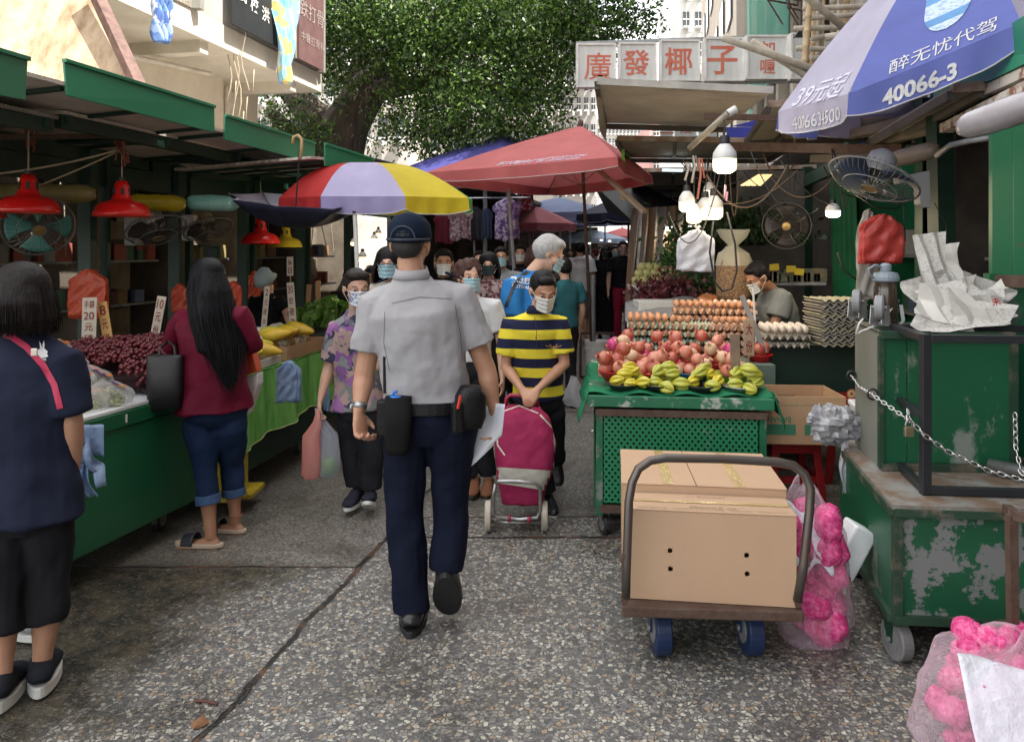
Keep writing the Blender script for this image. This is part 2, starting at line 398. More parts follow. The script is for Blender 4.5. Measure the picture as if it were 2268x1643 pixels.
 wn2=math_('MULTIPLY',math_('SUBTRACT',noise_(5,7,.7).outputs['Fac'],.5),.09)
 j1=math_('MULTIPLY',line(math_('SUBTRACT',math_('ADD',Y,wn2),3.81),.012),left)
 rt=math_('SUBTRACT',1,left)
 j2=math_('MULTIPLY',line(math_('SUBTRACT',math_('ADD',Y,wn2),4.20),.016),rt)
 j3=math_('MULTIPLY',line(math_('SUBTRACT',math_('ADD',Y,wn2),4.52),.012),rt)
 j4=line(math_('SUBTRACT',math_('ADD',Y,wn2),7.4),.02)
 jm=line(jl,.017)
 J=math_('MAXIMUM',math_('MAXIMUM',j1,j2),math_('MAXIMUM',math_('MAXIMUM',j3,j4),jm))
 jc=mix_(ramp_(noise_(6,3).outputs['Fac'],.5,.62),(.012,.011,.009),(.11,.05,.025))
 wl=math_('ADD',math_('SUBTRACT',X,math_('MULTIPLY',Y,.2)),math_('MULTIPLY',math_('SUBTRACT',noise_(2.2,6).outputs['Fac'],.5),1.1))
 wet1=math_('MULTIPLY',ramp_(wl,-1.78,-2.12),ramp_(math_('ADD',Y,wn2),3.95,3.75))
 wet1b=math_('MULTIPLY',ramp_(wl,-1.9,-2.3),.7)
 wet2=ramp_(noise_(1.4,6,.62).outputs['Fac'],.50,.63,0,.85)
 wet=math_('MAXIMUM',math_('MAXIMUM',wet1,wet1b),wet2)
 dirt=mix_(ramp_(noise_(7,6,.7).outputs['Fac'],.42,.66),(.028,.025,.019),(.12,.10,.062))
 c=mix_(math_('MULTIPLY',wet1,.86),c,dirt)
 dk=nd(nt,'ShaderNodeMixRGB',blend_type='MULTIPLY');dk.inputs[2].default_value=(.62,.60,.57,1);L(wet2,dk.inputs[0]);L(c,dk.inputs[1])
 tint=nd(nt,'ShaderNodeMixRGB',blend_type='MULTIPLY');L(ramp_(big.outputs['Fac'],.35,.65),tint.inputs[0]);L(dk.outputs[0],tint.inputs[1]);tint.inputs[2].default_value=(.84,.82,.80,1)
 c=mix_(J,tint.outputs[0],jc)
 L(c,b.inputs['Base Color'])
 rg=ramp_(wet,0,1,.62,.22)
 L(rg,b.inputs['Roughness'])
 h=math_('ADD',math_('MULTIPLY',mask,.5),math_('MULTIPLY',J,-3.0));h=math_('ADD',h,math_('MULTIPLY',mid.outputs['Fac'],.8))
 h=math_('ADD',h,math_('MULTIPLY',vf.outputs['Distance'],.5))
 bp=nd(nt,'ShaderNodeBump');bp.inputs['Strength'].default_value=.75;bp.inputs['Distance'].default_value=.006
 L(h,bp.inputs['Height']);L(bp.outputs[0],b.inputs['Normal'])
 return m
g=MB();g.add([(-300,-60,0),(300,-60,0),(300,600,0),(-300,600,0)],[(0,1,2,3)])
gm=bpy.data.meshes.new('ground');gm.from_pydata(g.v,[],g.f);gm.materials.append(ground_mat())
go=bpy.data.objects.new('ground',gm);col.objects.link(go);struct(go)
lit=mat('dead_leaf',(.22,.10,.04),.8)
for i,(px,py,s)in enumerate([(442,1603,.028)]):
 p=G(px,py)if py>600 else V((0,3,0));b_=MB()
 b_.grid(lambda u,v:p+V(((u-.5)*2*s*math.sin(PI*(v*.9+.05)),(v-.5)*2.4*s,.004+.010*math.sin(u*3+i)**2)),4,4)
 tag(b_.build('dead_leaf',lit,smooth=True),['brown dead leaf beside the long crack near the bottom edge'][i],'leaf','dead leaves on the lane')
tw=MB();a,b_=G(432,1555),G(482,1562);tw.tube([a+V((0,0,.006)),(a+b_)/2+V((0,.004,.008)),b_+V((0,0,.006))],.005,6)
tag(tw.build('stick',mat('stick_red',(.10,.03,.02),.7)),'thin dark red stick lying on the wet paving at lower left','stick')
cream=mat('cream_wall',(.72,.66,.54),.85,c2=(.56,.50,.40),vs=1.6,lo=.4,hi=.75,bump=.15,bs=20)
concrete=mat('concrete',(.52,.50,.46),.9,c2=(.34,.32,.29),vs=2,bump=.3,bs=25)
dkglass=mat('window_glass',(.05,.06,.065),.15,vamt=0)
green_p=worn('green_paint',(.012,.125,.052),(.28,.31,.28),lo=.66,hi=.70,vs=4,rough=.38,rust=False,c2=(.009,.095,.038))
green_d=worn('green_metal_old',(.014,.14,.055),(.26,.28,.26),lo=.60,hi=.64,vs=5,rough=.42,rust=True)
green_dark=mat('green_dark',(.007,.042,.022),.5,c2=(.005,.026,.015),vs=3)
rust_b=mat('rusty_steel',(.10,.065,.048),.75,c2=(.07,.035,.022),vs=18,bump=.3,bs=90)
steel=mat('steel',(.45,.46,.47),.35,metal=.85,c2=(.28,.28,.28),vs=20)
gray_m=mat('gray_metal',(.30,.31,.31),.5,c2=(.18,.18,.18),vs=9,metal=.3)
black_p=mat('black_plastic',(.018,.018,.020),.45,vamt=0)
black_s=worn('black_steel',(.020,.022,.026),(.10,.08,.06),lo=.68,hi=.72,vs=9,rough=.45,rust=False)
white_p=mat('white_plastic',(.72,.72,.70),.45,c2=(.55,.54,.50),vs=5)
beige_roof=corrug('beige_corrugated',(.66,.60,.53),(.50,.45,.39),26,'Y',.55)
roof_gray=corrug('gray_corrugated',(.34,.325,.29),(.22,.21,.18),26,'Y',.55)
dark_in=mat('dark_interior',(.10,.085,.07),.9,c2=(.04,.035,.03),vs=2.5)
wire_m=mat('wire_black',(.02,.02,.02),.6,vamt=0)
cord_m=mat('cord_beige',(.50,.42,.30),.8)
def wire(a,b,sag=.05,r=.004,n=10,m=wire_m,name='cable',parent=None,lab=None,cat='cable',grp=None,mb=None):
 a,b=V(a),V(b);pts=[a.lerp(b,i/n)-V((0,0,4*sag*(i/n)*(1-i/n)))for i in range(n+1)]
 q=mb or MB();q.tube(pts,r,6)
 if mb is not None:return
 o=q.build(name,m,parent,smooth=True)
 if parent is None:tag(o,lab,cat,grp)
 return o
lb=thing('corner_building','cream corner building with a projecting balcony floor above the left stalls','building',(-6,8,0))
zs=4.0
c1=Zx(712,205,zs);c0=c1-SD*9.0
back=-SN*1.0
m=MB();m.prism([c0,c1,c1+back*7,c0+back*7],(0,0,.28));m.build('floor_slab',mat('slab_white',(.66,.62,.54),.8,c2=(.52,.48,.40),vs=1.5),lb)
w1=c1+back*1.0-SD*.15
m=MB();m.prism([V((p.x,p.y,2.0))for p in(w1,w1-SD*9,w1-SD*9+back*6,w1+back*6)],(0,0,2.0));m.build('wall',cream,lb)
m=MB()
for k,t in enumerate((.8,3.0,5.2,7.2)):
 m=MB();a=c1-SD*t+back*.06;m.bar(a+V((0,0,-.07)),a+back*.98+V((0,0,-.07)),.16,.14);m.build('beam',mat('slab_white',()),lb)
wa=w1-SD*1.75;wb=w1-SD*4.9;zt,zb=3.42,2.95
m=MB();m.prism([wa+SN*.01+V((0,0,zb-4)),wb+SN*.01+V((0,0,zb-4)),wb+SN*.01+V((0,0,zt-4)),wa+SN*.01+V((0,0,zt-4))],SN*.02)
wn_=m.build('window',dkglass,lb)
m=MB()
for k in range(8):
 p=wa.lerp(wb,k/7)+SN*.045;m.bar(p+V((0,0,zb-4)),p+V((0,0,zt-4)),.05)
for z in(zb,zt):m.bar(wa+SN*.05+V((0,0,z-4)),wb+SN*.05+V((0,0,z-4)),.06,.06)
m.build('frame',mat('frame_brown',(.16,.13,.10),.7),wn_)
m=MB()
for k in range(7):
 p=wa.lerp(wb,(k+.5)/7)+SN*.036;m.box(p+V((0,0,(zb+zt)/2-4)),(.30,.004,.26+.05*(k%2)),SA+PI/2)
m.build('paper',mat('old_paper',(.30,.28,.24),.8),wn_)
m=MB()
p=w1-SD*.9+SN*.05;m.tube([p+V((0,0,-2)),p+V((0,0,-.1))],.05,8)
q=w1-SD*5.1+SN*.05;m.tube([q+V((0,0,-.35)),c1-SD*2.2+V((0,0,-.18))+back*.5],.03,8)
m.build('pipe',mat('pipe_white',(.62,.58,.50),.6),lb)
up=V((0,0,1));e0=c1+V((0,0,.28))
m=MB();m.prism([e0-SN*.02-SD*9,e0-SN*.02,e0-SN*.02+up*2.4,e0-SN*.02-SD*9+up*2.4],-SN*.06);m.build('balcony_wall',concrete,lb)
m=MB();m.prism([e0-SN*7,e0-SN*.1,e0-SN*.1+up*5,e0-SN*7+up*5],-SD*.1);m.build('side_wall',cream,lb)
mesh_m=mat('wire_mesh_panel',(.42,.37,.31),.7,c2=(.20,.17,.14),vs=60,lo=.45,hi=.55,bump=.8,bs=160)
m=MB();a=e0-SD*3.35;b_=e0-SD*6.2;m.prism([a+SN*.0,b_,b_+up*1.9,a+up*1.9],SN*.02);m.build('mesh_panel',mesh_m,lb)
m=MB()
for t in(0.12,1.05,3.3,6.3,7.6):m=MB();m.bar(e0-SD*t+SN*.05,e0-SD*t+SN*.05+up*2.4,.11,.11);m.build('mullion',mat('mullion_gray',(.33,.32,.28),.8),lb)
for nm,t0,t1,zt_,mc,lab in(('black_sign',1.12,2.72,1.55,mat('sign_black',(.02,.022,.024),.6),'black signboard with white brushed characters on the balcony front'),('brown_sign',.2,1.0,1.25,mat('sign_brown',(.17,.09,.085),.7),'faded brown signboard at the outer corner of the balcony')):
 sg=thing('signboard',lab,'sign',tuple(e0-SD*t1))
 m=MB();m.prism([e0-SD*t0+SN*.10,e0-SD*t1+SN*.10,e0-SD*t1+SN*.10+up*zt_,e0-SD*t0+SN*.10+up*zt_],SN*.03);m.build('board',mc,sg)
 m=MB();fx=SN*.135
 if nm=='black_sign':
  for i,ch in enumerate('大洪金城'):text(m,ch,e0-SD*(2.62-.32*i)+up*(.86-.04*i)+fx,SD,up,h=.30 if i else.2,bold=.012)
  for i,ch in enumerate('武校洪拳館'):text(m,ch,e0-SD*(2.5-.28*i)+up*(.42-.04*i)+fx,SD,up,h=.19 if i<3 else.16,bold=.012)
  m.build('lettering',mat('letter_white',(.78,.77,.74),.7),sg)
 else:
  for i,ch in enumerate('跌打骨'):text(m,ch,e0-SD*(.85-.26*i)+up*.75+fx,SD,up,h=.24)
  for i,ch in enumerate('中醫打骨科'):text(m,ch,e0-SD*(.88-.155*i)+up*.35+fx,SD,up,h=.13)
  m.build('lettering',mat('letter_faded',(.42,.34,.31),.7),sg)
def laundry(px,py0,py1,wpx,Y,m_,label,name='laundry_shirt',taper=.5,seed=0):
 top=P(px,py0,Y);bot=P(px,py1,Y);wd=wpx*Y/F_
 b_=MB();rd=random.Random(seed)
 def fn(u,v):
  k=1-taper*v**1.3;x=(u-.5)*wd*k
  p=top.lerp(bot,v)+SD*x*.55+V((1,0,0))*x*.55
  d=.05*math.sin(u*17+v*5+seed)*(.4+.6*v)+.03*math.sin(u*31-v*9)
  return p+SN*d+V((0,0,-.10*math.sin(u*PI)*(1-v)-.12*wd*abs(math.sin(u*7+seed))*v))
 b_.grid(fn,30,30);o=b_.build(name,m_,smooth=True,solid=.006);tag(o,label,'laundry','washing hung over the balcony');return o
laundry(632,-60,178,78,10.25,print_fabric('wash_print',[(.25,.52,.66),(.30,.60,.72),(.62,.72,.72),(.70,.58,.22),(.28,.35,.62),(.34,.58,.68)],7),'patterned light blue and yellow cloth hung over the balcony signs','laundry_cloth',.75,3)
laundry(358,-60,92,36,7.7,print_fabric('wash_blue',[(.12,.20,.48),(.55,.60,.70),(.16,.28,.55),(.3,.42,.65)],9,dist=2),'blue and white garment hanging from the balcony edge','laundry_shirt',.25,1)
for i,(x0,x1,y1)in enumerate(((512,505,225),(524,522,292),(533,545,200),(517,530,260))):
 Y=9.6;pts=[P(x0+6*math.sin(k*.9+i),-20,Y)if k==0 else P(x0+(x1-x0)*k/9+7*math.sin(k*1.1+i*2),-20+(y1+20)*k/9,Y)for k in range(10)]
 pts.append(P(x1+14,y1+5,Y));pts.append(P(x1+18,y1-45,Y))
 b_=MB();b_.tube(pts,.007,6);tag(b_.build('rope',cord_m,smooth=True),['short looped rope left of the black sign','long rope reaching down to the green awning','rope hanging over the left edge of the black sign','middle rope of the bundle left of the black sign'][i],'rope','ropes hanging down the balcony')
ply=mat('plywood',(.50,.38,.26),.75,c2=(.24,.15,.08),vs=3.2,vstretch=(3,3,.4),lo=.42,hi=.70,bump=.15,bs=30)
Yp=5.4
m=MB();m.prism([P(-160,-60,Yp+.3),P(196,-60,Yp+.3),P(322,198,Yp-.1),P(150,195,Yp-.1),P(-160,150,Yp-.1)],(0,.03,.01))
tag(m.build('plywood_sheet',ply),'big sunlit plywood sheet leaning above the near green awning','plywood sheet')
m=MB();m.prism([P(150,252,5.0),P(335,250,5.0),P(345,270,4.9),P(165,275,4.9)],(0,.02,.01))
tag(m.build('plywood_strip',ply),'small strip of plywood showing between the two green awnings','plywood sheet')
m=MB();m.bar(P(200,-40,5.5),P(312,202,5.2),.085,.06);m.bar(P(214,-10,5.62),P(300,190,5.3),.03,.03)
tag(m.build('timber_beam',mat('timber_old',(.20,.12,.10),.85,c2=(.10,.06,.05),vs=12)),'old brown timber beam along the edge of the plywood sheet','beam')
up=V((0,0,1))
green_f=worn('green_fascia',(.018,.205,.10),(.30,.36,.31),lo=.70,hi=.74,vs=3.2,rough=.35,rust=False,c2=(.014,.155,.072))
aw=[((-60,95,3.0),(62,131,3.35),(57,222,3.35),(-60,200,3.0),'nearest green awning at the left edge of the photo'),((142,134,3.85),(475,237,5.05),(476,294,5.05),(149,212,3.85),'long green fronted awning beneath the plywood sheet'),((499,256,5.3),(698,318,6.55),(698,362,6.55),(499,310,5.3),'green awning with the cane umbrella hooked on it'),((720,319,6.1),(827,353,6.65),(827,376,6.65),(720,368,6.1),'short green awning above the rainbow parasol'),((829,353,7.2),(905,372,8.4),(905,392,8.4),(829,376,7.2),'dark blue gray awning just beyond the rainbow parasol')]
for i,(a,b_,c,d,lab)in enumerate(aw):
 A,B,C,D=P(*a),P(*b_),P(*c),P(*d)
 t=thing('awning',lab,'awning',tuple(D),group='sheet metal awnings over the left stalls')
 m=MB();m.prism([A,B,C,D],-SN*.012);m.bar(A,B,.03,.02);m.build('fascia',green_f if i<4 else mat('fascia_blue',(.02,.05,.07),.5),t,bev=.003)
 off=-SN*1.2+V((0,0,-.07))
 Dn=D-(C-D).normalized()*(.42 if i==1 else.15);m=MB();m.prism([Dn-SN*.015+up*.05,C-SN*.015+up*.05,C+off+up*.05,Dn+off+up*.05],(0,0,.02));m.build('roof_sheet',beige_roof,t)
 m=MB();n=2
 for k in range(n+1):
  q=D.lerp(C,k/n)-SN*.03;m.bar(q+up*.035,q+off+up*.035,.03,.02)
 m.bar(D+off+up*.02,C+off+up*.02,.05,.05);m.build('rafter',green_dark,t)
for i,(y0,y1,z,w_)in enumerate(((2.2,4.3,2.30,1.7),(4.35,6.2,2.34,1.8),(6.25,8.4,2.32,1.9),(8.45,11.2,2.36,2.0))):
 t=thing('stall_roof',['lower sheet roof behind the nearest green awning','lower sheet roof above the red grape counter','lower sheet roof above the papaya stall','lower sheet roof of the farthest left stall'][i],'roof',(rowX(-3.6,y0),y0,z),group='inner roofs of the left stalls')
 xa,xb=-3.95+.0,-3.95-w_
 def q(x0,y,dz=0):return V((rowX(x0,y),y,z+dz))
 m=MB();m.prism([q(xa+.55,y0),q(xa+.55,y1),q(xb,y1,.05),q(xb,y0,.05)],(0,0,.02));m.build('roof_sheet',beige_roof if i%2 else roof_gray,t)
 m=MB()
 for y in(y0+.05,(y0+y1)/2,y1-.05):m.bar(q(xa+.55,y,-.03),q(xb,y,.02),.05,.05)
 m.bar(q(xa+.5,y0,-.04),q(xa+.5,y1,-.04),.06,.07);m.bar(q(-4.2,y0,-.08),q(-4.2,y1,-.08),.06,.10);m.build('rafter',green_dark,t)
lining=mat('booth_lining',(.26,.22,.17),.8,c2=(.15,.12,.09),vs=4,bump=.2,bs=15)
for i,y in enumerate((4.55,5.55,6.55,7.6,8.8,10.1)):
 y1=[5.549,6.549,7.599,8.799,10.099,11.65][i]
 t=thing('stall_booth',['market booth with green posts at the left edge behind the navy shirt','booth behind the red grapes with orange bags on its post','booth behind the maroon shirt','booth behind the vendor in the pale bucket hat','booth behind the lettuce and rope of bags','last booth under the rainbow parasol'][i],'booth',(rowX(-4.3,y),y,0),group='open booths behind the left stalls')
 def q(x0,yy,z=0):return V((rowX(x0,yy),yy,z))
 m=MB();m.prism([q(-5.3,y),q(-5.3,y1),q(-5.3,y1,2.35),q(-5.3,y,2.35)],-SN*.05);m.build('back_wall',lining,t)
 m=MB();m.prism([q(-5.3,y1),q(-4.85,y1),q(-4.85,y1,2.35),q(-5.3,y1,2.35)],(0,.04,0));m.build('side_wall',lining if i%2 else dark_in,t)
 m=MB();m.bar(q(-4.18,y),q(-4.18,y,2.3),.09,.09);m.bar(q(-4.18,y+.18),q(-4.18,y+.18,2.3),.05,.05);m.bar(q(-4.2,y,2.12),q(-4.2,y1,2.12),.05,.16);m.build('post',green_dark,t)
 m=MB()
 for z in(1.05,1.45):m.prism([q(-5.28,y+.1,z),q(-5.28,y1-.1,z),q(-4.95,y1-.1,z),q(-4.95,y+.1,z)],(0,0,.02))
 rd=random.Random(i)
 sh=m.build('shelf',gray_m,t)
 for g_ in range(5):
  for k in range(6):
   m=MB();yy=rd.uniform(y+.12,y1-.12);z=rd.choice((.0,1.07,1.47,1.47));s=rd.uniform(.06,.17);m.box(q(-5.12+.1*rd.random(),yy,z+s/2),(s*.8,s*rd.uniform(.6,1.4),s),SA+rd.uniform(-.2,.2));m.build('goods_box',mat('goods_%d'%((i+g_)%6),[(.28,.16,.09),(.30,.30,.28),(.34,.09,.06),(.08,.16,.11),(.36,.30,.12),(.12,.15,.24)][(i+g_)%6],.7),t,bev=.004)
 m=MB()
 for k in range(3):a=q(-5.0,rd.uniform(y+.1,y1-.1),2.3);m.tube([a,a+V((rd.uniform(-.05,.05),0,-.3)),a+V((rd.uniform(-.08,.08),.05,-rd.uniform(.4,.9)))],.006,5)
 for k in range(4):a=q(-5.24,rd.uniform(y+.15,y1-.15),rd.uniform(1.75,2.05));m.box(a,(.01,.14,.18),SA)
 m.build('notes',mat('booth_notes',(.42,.38,.30),.8),t)
def block(name,label,pts,z0,z1,mt):
 t=thing(name,label,'building',(pts[0].x,pts[0].y,z0));m=MB();m.prism([V((p.x,p.y,z0))for p in pts],(0,0,z1-z0));m.build('wall',mt,t);return t
def R_(x0,y,z=0):return V((rowX(x0,y),y,z))
old_pink=mat('facade_pinkgray',(.42,.37,.35),.9,c2=(.30,.25,.24),vs=1.2,vstretch=(3,3,.35),lo=.35,hi=.7,bump=.2,bs=6)
t=block('tenement_building','gray pink tenement wrapped in bamboo and green netting at upper right',[R_(2.05,-8),R_(2.05,18),R_(9,18),R_(9,-8)],3.2,11.2,old_pink)
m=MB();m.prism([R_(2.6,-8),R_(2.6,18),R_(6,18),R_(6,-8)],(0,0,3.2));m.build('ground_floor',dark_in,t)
m=MB()
for y in np.arange(8.4,17.8,1.5):m.bar(R_(2.0,y,3.2),R_(2.0,y,12),.25,.12)
m.build('pier',mat('pier_beige',(.50,.44,.36),.85),t)
for k in range(5):
 for j in range(2):
  y=9.2+1.5*k;z=4.7+2.8*j;m=MB();m.prism([R_(2.03,y,z),R_(2.03,y+.9,z),R_(2.03,y+.9,z+1.2),R_(2.03,y,z+1.2)],-SN*.03);wd=m.build('window',dkglass,t)
  m=MB()
  for dy in(0,.45,.9):m.bar(R_(1.99,y+dy,z),R_(1.99,y+dy,z+1.2),.05,.03)
  for dz in(0,.6,1.2):m.bar(R_(1.99,y,z+dz),R_(1.99,y+.9,z+dz),.05,.03)
  m.build('frame',mat('frame_brown',()),wd)
t2=block('beige_building','beige apartment block farther down the right side of the lane',[R_(1.7,18.4),R_(1.7,36),R_(9,36),R_(9,18.4)],0,19,mat('facade_beige',(.62,.55,.46),.9,c2=(.45,.39,.33),vs=.8,vstretch=(3,3,.4)))
for k in range(6):
 for j in range(5):
  y=19.4+2.6*k;z=4.6+2.8*j;m=MB();m.prism([R_(1.68,y,z),R_(1.68,y+1.4,z),R_(1.68,y+1.4,z+1.3),R_(1.68,y,z+1.3)],-SN*.04);m.build('window',dkglass,t2)
net=mat('green_net',(.06,.26,.19),.8,c2=(.10,.36,.27),vs=30,alpha=.62)
m=MB();m.grid(lambda u,v:R_(1.72+.06*math.sin(u*22)+.03*math.sin(v*13),10.9+5.2*u,4.35+6*v),40,20)
tag(m.build('scaffold_net',net,smooth=True),'sheet of green construction netting hung in front of the gray tenement','netting')
bam=mat('bamboo',(.46,.35,.20),.6,c2=(.30,.21,.12),vs=9,vstretch=(1,1,.4));bam_g=mat('bamboo_gray',(.42,.38,.31),.7,c2=(.26,.23,.18),vs=9)
tb=thing('bamboo_scaffold','stack of bamboo scaffold poles tied upright behind the blue parasol','scaffold',tuple(P(1900,140,8)))
rd=random.Random(5)
for k in range(22):
 x=1775+13*k+rd.uniform(-5,5);Y=rd.uniform(7.4,8.8);b_=MB()
 p0=P(x+rd.uniform(-16,16),rd.uniform(150,215),Y);p1=P(x+rd.uniform(-14,14),-90,Y+rd.uniform(-.2,.2));n=9
 pts=[];rr=[]
 for q in range(n):
  f=q/(n-1);c=p0.lerp(p1,f);pts+=[c-(p1-p0)*.008,c,c+(p1-p0)*.008];r0=rd.uniform(.030,.034);rr+=[r0,r0*1.18,r0]
 b_.tube(pts,rr,8);b_.build('pole',bam if k%3 else bam_g,tb,smooth=True)
for k in range(7):
 b_=MB();Y=7.6;b_.tube([P(1790+rd.uniform(-40,20),20+22*k,Y),P(1990,10+22*k+rd.uniform(-22,22),Y)],.028,8);b_.build('cross_pole',bam_g,tb,smooth=True)
for i,(a,b_,lab)in enumerate((((1600,84,7.2),(1935,200,7.4),'long bamboo pole sticking out left over the sign boards'),((1665,92,7.3),(1900,240,7.4),'second bamboo pole crossing under the long one over the boards'),((1770,-20,6.8),(1885,75,7.2),'bamboo pole slanting down in front of the upright scaffold'),((1828,84,6.9),(1905,72,6.8),'short bamboo pole end pointing left behind the blue parasol'))):
 q=MB();q.tube([P(*a),P(*a).lerp(P(*b_),.5),P(*b_)],.034,10);tag(q.build('bamboo_pole',bam_g,smooth=True),lab,'bamboo pole','loose bamboo poles above the boards')
m=MB();m.prism([P(1760,82,9.0),P(1840,-30,9.0),P(1900,-30,9.0),P(1870,80,9.0)],(0,.05,0));tag(m.build('black_tarp',mat('tarp_black',(.012,.012,.014),.6)),'black tarpaulin triangle behind the upright bamboo poles','tarpaulin')
for i,(x,y)in enumerate(((1700,0),(1745,18),(1735,-12))):
 b_=MB();c=P(x,y,10.4)
 for k in range(4):
  b_.bar(c+V((0,0,-.02*0+k*.13)),c+V((.5,.25,k*.13)),.02)
 b_.bar(c,c+V((0,0,.4)),.02);b_.bar(c+V((.5,.25,0)),c+V((.5,.25,.4)),.02);b_.bar(c,c+V((.25,.12,-.3)),.015)
 tag(b_.build('window_rack',mat('rack_brown',(.12,.07,.06),.7)),['rusty laundry rack above the fourth sign board','rusty laundry rack above the fifth sign board','upper rusty rack beside the green netting'][i],'rack','metal racks on the gray tenement')
def tower(name,label,x0p,x1p,Y,ztop,depth,mc,nx,nz,z0=6,fx=.5,ac=True,turn=0):
 X0=(x0p-1134)*Y/F_;X1=(x1p-1134)*Y/F_;t=thing(name,label,'building',((X0+X1)/2,Y,0))
 m=MB();m.box(((X0+X1)/2,Y+depth/2,ztop/2),(X1-X0,depth,ztop));m.build('wall',mc,t)
 cw=(X1-X0)/nx;chh=(ztop-z0)/nz;rd=random.Random(int(x0p));first=None
 for i in range(nx):
  for j in range(nz):
   cx=X0+(i+.5)*cw;cz=z0+(j+.5)*chh
   if first is None:
    m=MB();m.box((cx,Y-.03,cz),(cw*fx,.08,chh*.5));first=m.build('window',dkglass,t);fc=(cx,cz)
    m=MB();m.box((cx,Y-.10,cz),(cw*fx*1.1,.05,chh*.04));m.box((cx,Y-.10,cz),(cw*.03,.05,chh*.5));m.box((cx,Y-.25,cz-chh*.28),(cw*fx*1.2,.5,chh*.05));m.build('frame',white_p,first)
    m=MB();m.box((cx+cw*.2,Y-.4,cz-chh*.38),(cw*.22,.5,chh*.18));m.build('air_conditioner',white_p,first)
   elif nx*nz<=100:
    c=copy_tree(first,t);c.location=(cx-fc[0],0,cz-fc[1])
 return t
wt=mat('tower_white',(.66,.66,.64),.9,c2=(.50,.49,.46),vs=.25,vstretch=(2,2,.3));wt2=mat('tower_cream',(.60,.55,.50),.9,c2=(.42,.38,.34),vs=.25,vstretch=(3,3,.2));pk=mat('tower_pink',(.62,.36,.33),.9,c2=(.5,.28,.26),vs=.3)
gry=mat('tower_gray',(.46,.45,.44),.9,c2=(.34,.33,.32),vs=.25)
tower('white_tower','white apartment tower with racks rising beside the gap of sky',1506,1640,58,34,8,wt,5,12)
tower('cream_tower','cream apartment block seen through the tree crown',905,1225,40,26,8,wt2,8,9)
tower('gray_tower','pale apartment slab crowded with windows to the left of the sign boards',1225,1322,46,19,12,gry,6,10,z0=3)
tower('pink_building','pink building behind the red parasol',1438,1560,78,14.2,8,pk,4,5,z0=6,fx=.35)
tower('white_slab','white apartment slab behind the red parasol',1322,1436,90,17,8,wt,14,7,z0=9,fx=.5)
tower('old_block','weathered cream block behind the tree trunk',560,905,34,20,8,mat('old_cream',(.66,.62,.55),.9,c2=(.40,.36,.32),vs=.5),9,8)
def ST(x,z,Y=10.0):return V((x,Y,z))
bd=mat('board_white',(.60,.61,.59),.55,c2=(.46,.47,.45),vs=2.5,vstretch=(4,4,.8),lo=.4,hi=.75);red_l=mat('sign_red',(.52,.10,.07),.6,c2=(.50,.18,.10),vs=4)
boards=[(1276,1363,99,196,['廣'],'leftmost white board with the red character 廣'),(1369,1453,97,183,['發'],'second white board with the red character 發'),(1460,1548,91,182,['椰'],'third white board with the red character 椰'),(1558,1644,86,182,['子'],'fourth white board with the red character 子'),(1650,1741,81,178,['加','喱'],'fifth white board with two small red characters one above the other'),(1748,1842,76,178,['香','料'],'sixth white board half covered by the parasol')]
for i,(x0,x1,y0,y1,chs,lab)in enumerate(boards):
 Y=10.2-.12*i;a,b_=P(x0,y1,Y),P(x1,y0,Y);t=thing('sign_board',lab,'sign',tuple(a),group='white boards hung in a row over the lane')
 W,H=b_.x-a.x,b_.z-a.z;cx,cz=(a.x+b_.x)/2,(a.z+b_.z)/2
 m=MB();m.box((cx,Y,cz),(W-.03,.10,H-.03));m.build('board',bd,t)
 m=MB()
 for dx in(-1,1):m.box((cx+dx*(W/2-.012),Y-.005,cz),(.024,.13,H))
 for dz in(-1,1):m.box((cx,Y-.005,cz+dz*(H/2-.012)),(W-.048,.13,.024))
 m.build('frame',white_p,t)
 m=MB()
 if len(chs)==1:text(m,chs[0],(cx-.02+(.04 if i==0 else 0),Y-.05,cz-.01),(1,0,0),(0,0,1),h=H*.66 if i else H*.62,bold=.014 if i else.004,off=.004)
 else:
  for k,ch in enumerate(chs):text(m,ch,(cx+.01,Y-.05,cz+H*(.2-.42*k)),(1,0,0),(0,0,1),h=H*.33,bold=.012,off=.004)
 m.build('lettering',red_l,t)
m=MB();m.bar(P(1276,97,10.25),P(1860,76,9.6),.04,.04);m.bar(P(1276,187,10.3),P(1860,180,9.6),.04,.04)
tag(m.build('sign_rail',gray_m),'pair of gray rails carrying the six white boards','rail')
for i,(x0,x1,ch)in enumerate(((1461,1491,'三'),(1493,1543,'嫂'),(1546,1588,'月'))):
 Y=14;a,b_=P(x0,303,Y),P(x1,270,Y);t=thing('small_sign',['small white sign reading 三 behind the beige awning','small white sign reading 嫂 behind the beige awning','small white sign partly behind the pole tip'][i],'sign',tuple(a),group='small red lettered signs farther down the lane')
 m=MB();m.box(((a.x+b_.x)/2,Y,(a.z+b_.z)/2+.1),(b_.x-a.x-.03,.08,b_.z-a.z+.2));m.build('board',bd,t)
 m=MB();text(m,ch,((a.x+b_.x)/2,Y-.045,(a.z+b_.z)/2+.02),(1,0,0),(0,0,1),h=.22,bold=.012);m.build('lettering',red_l,t)
bark=mat('bark',(.10,.075,.055),.9,c2=(.045,.035,.028),vs=8,vstretch=(1,1,.25),bump=.8,bs=20,bstretch=(1,1,.3),bdist=.03)
tt=thing('banyan_tree','large banyan tree leaning over the lane behind the balcony','tree',(-3.1,14,0))
m=MB()
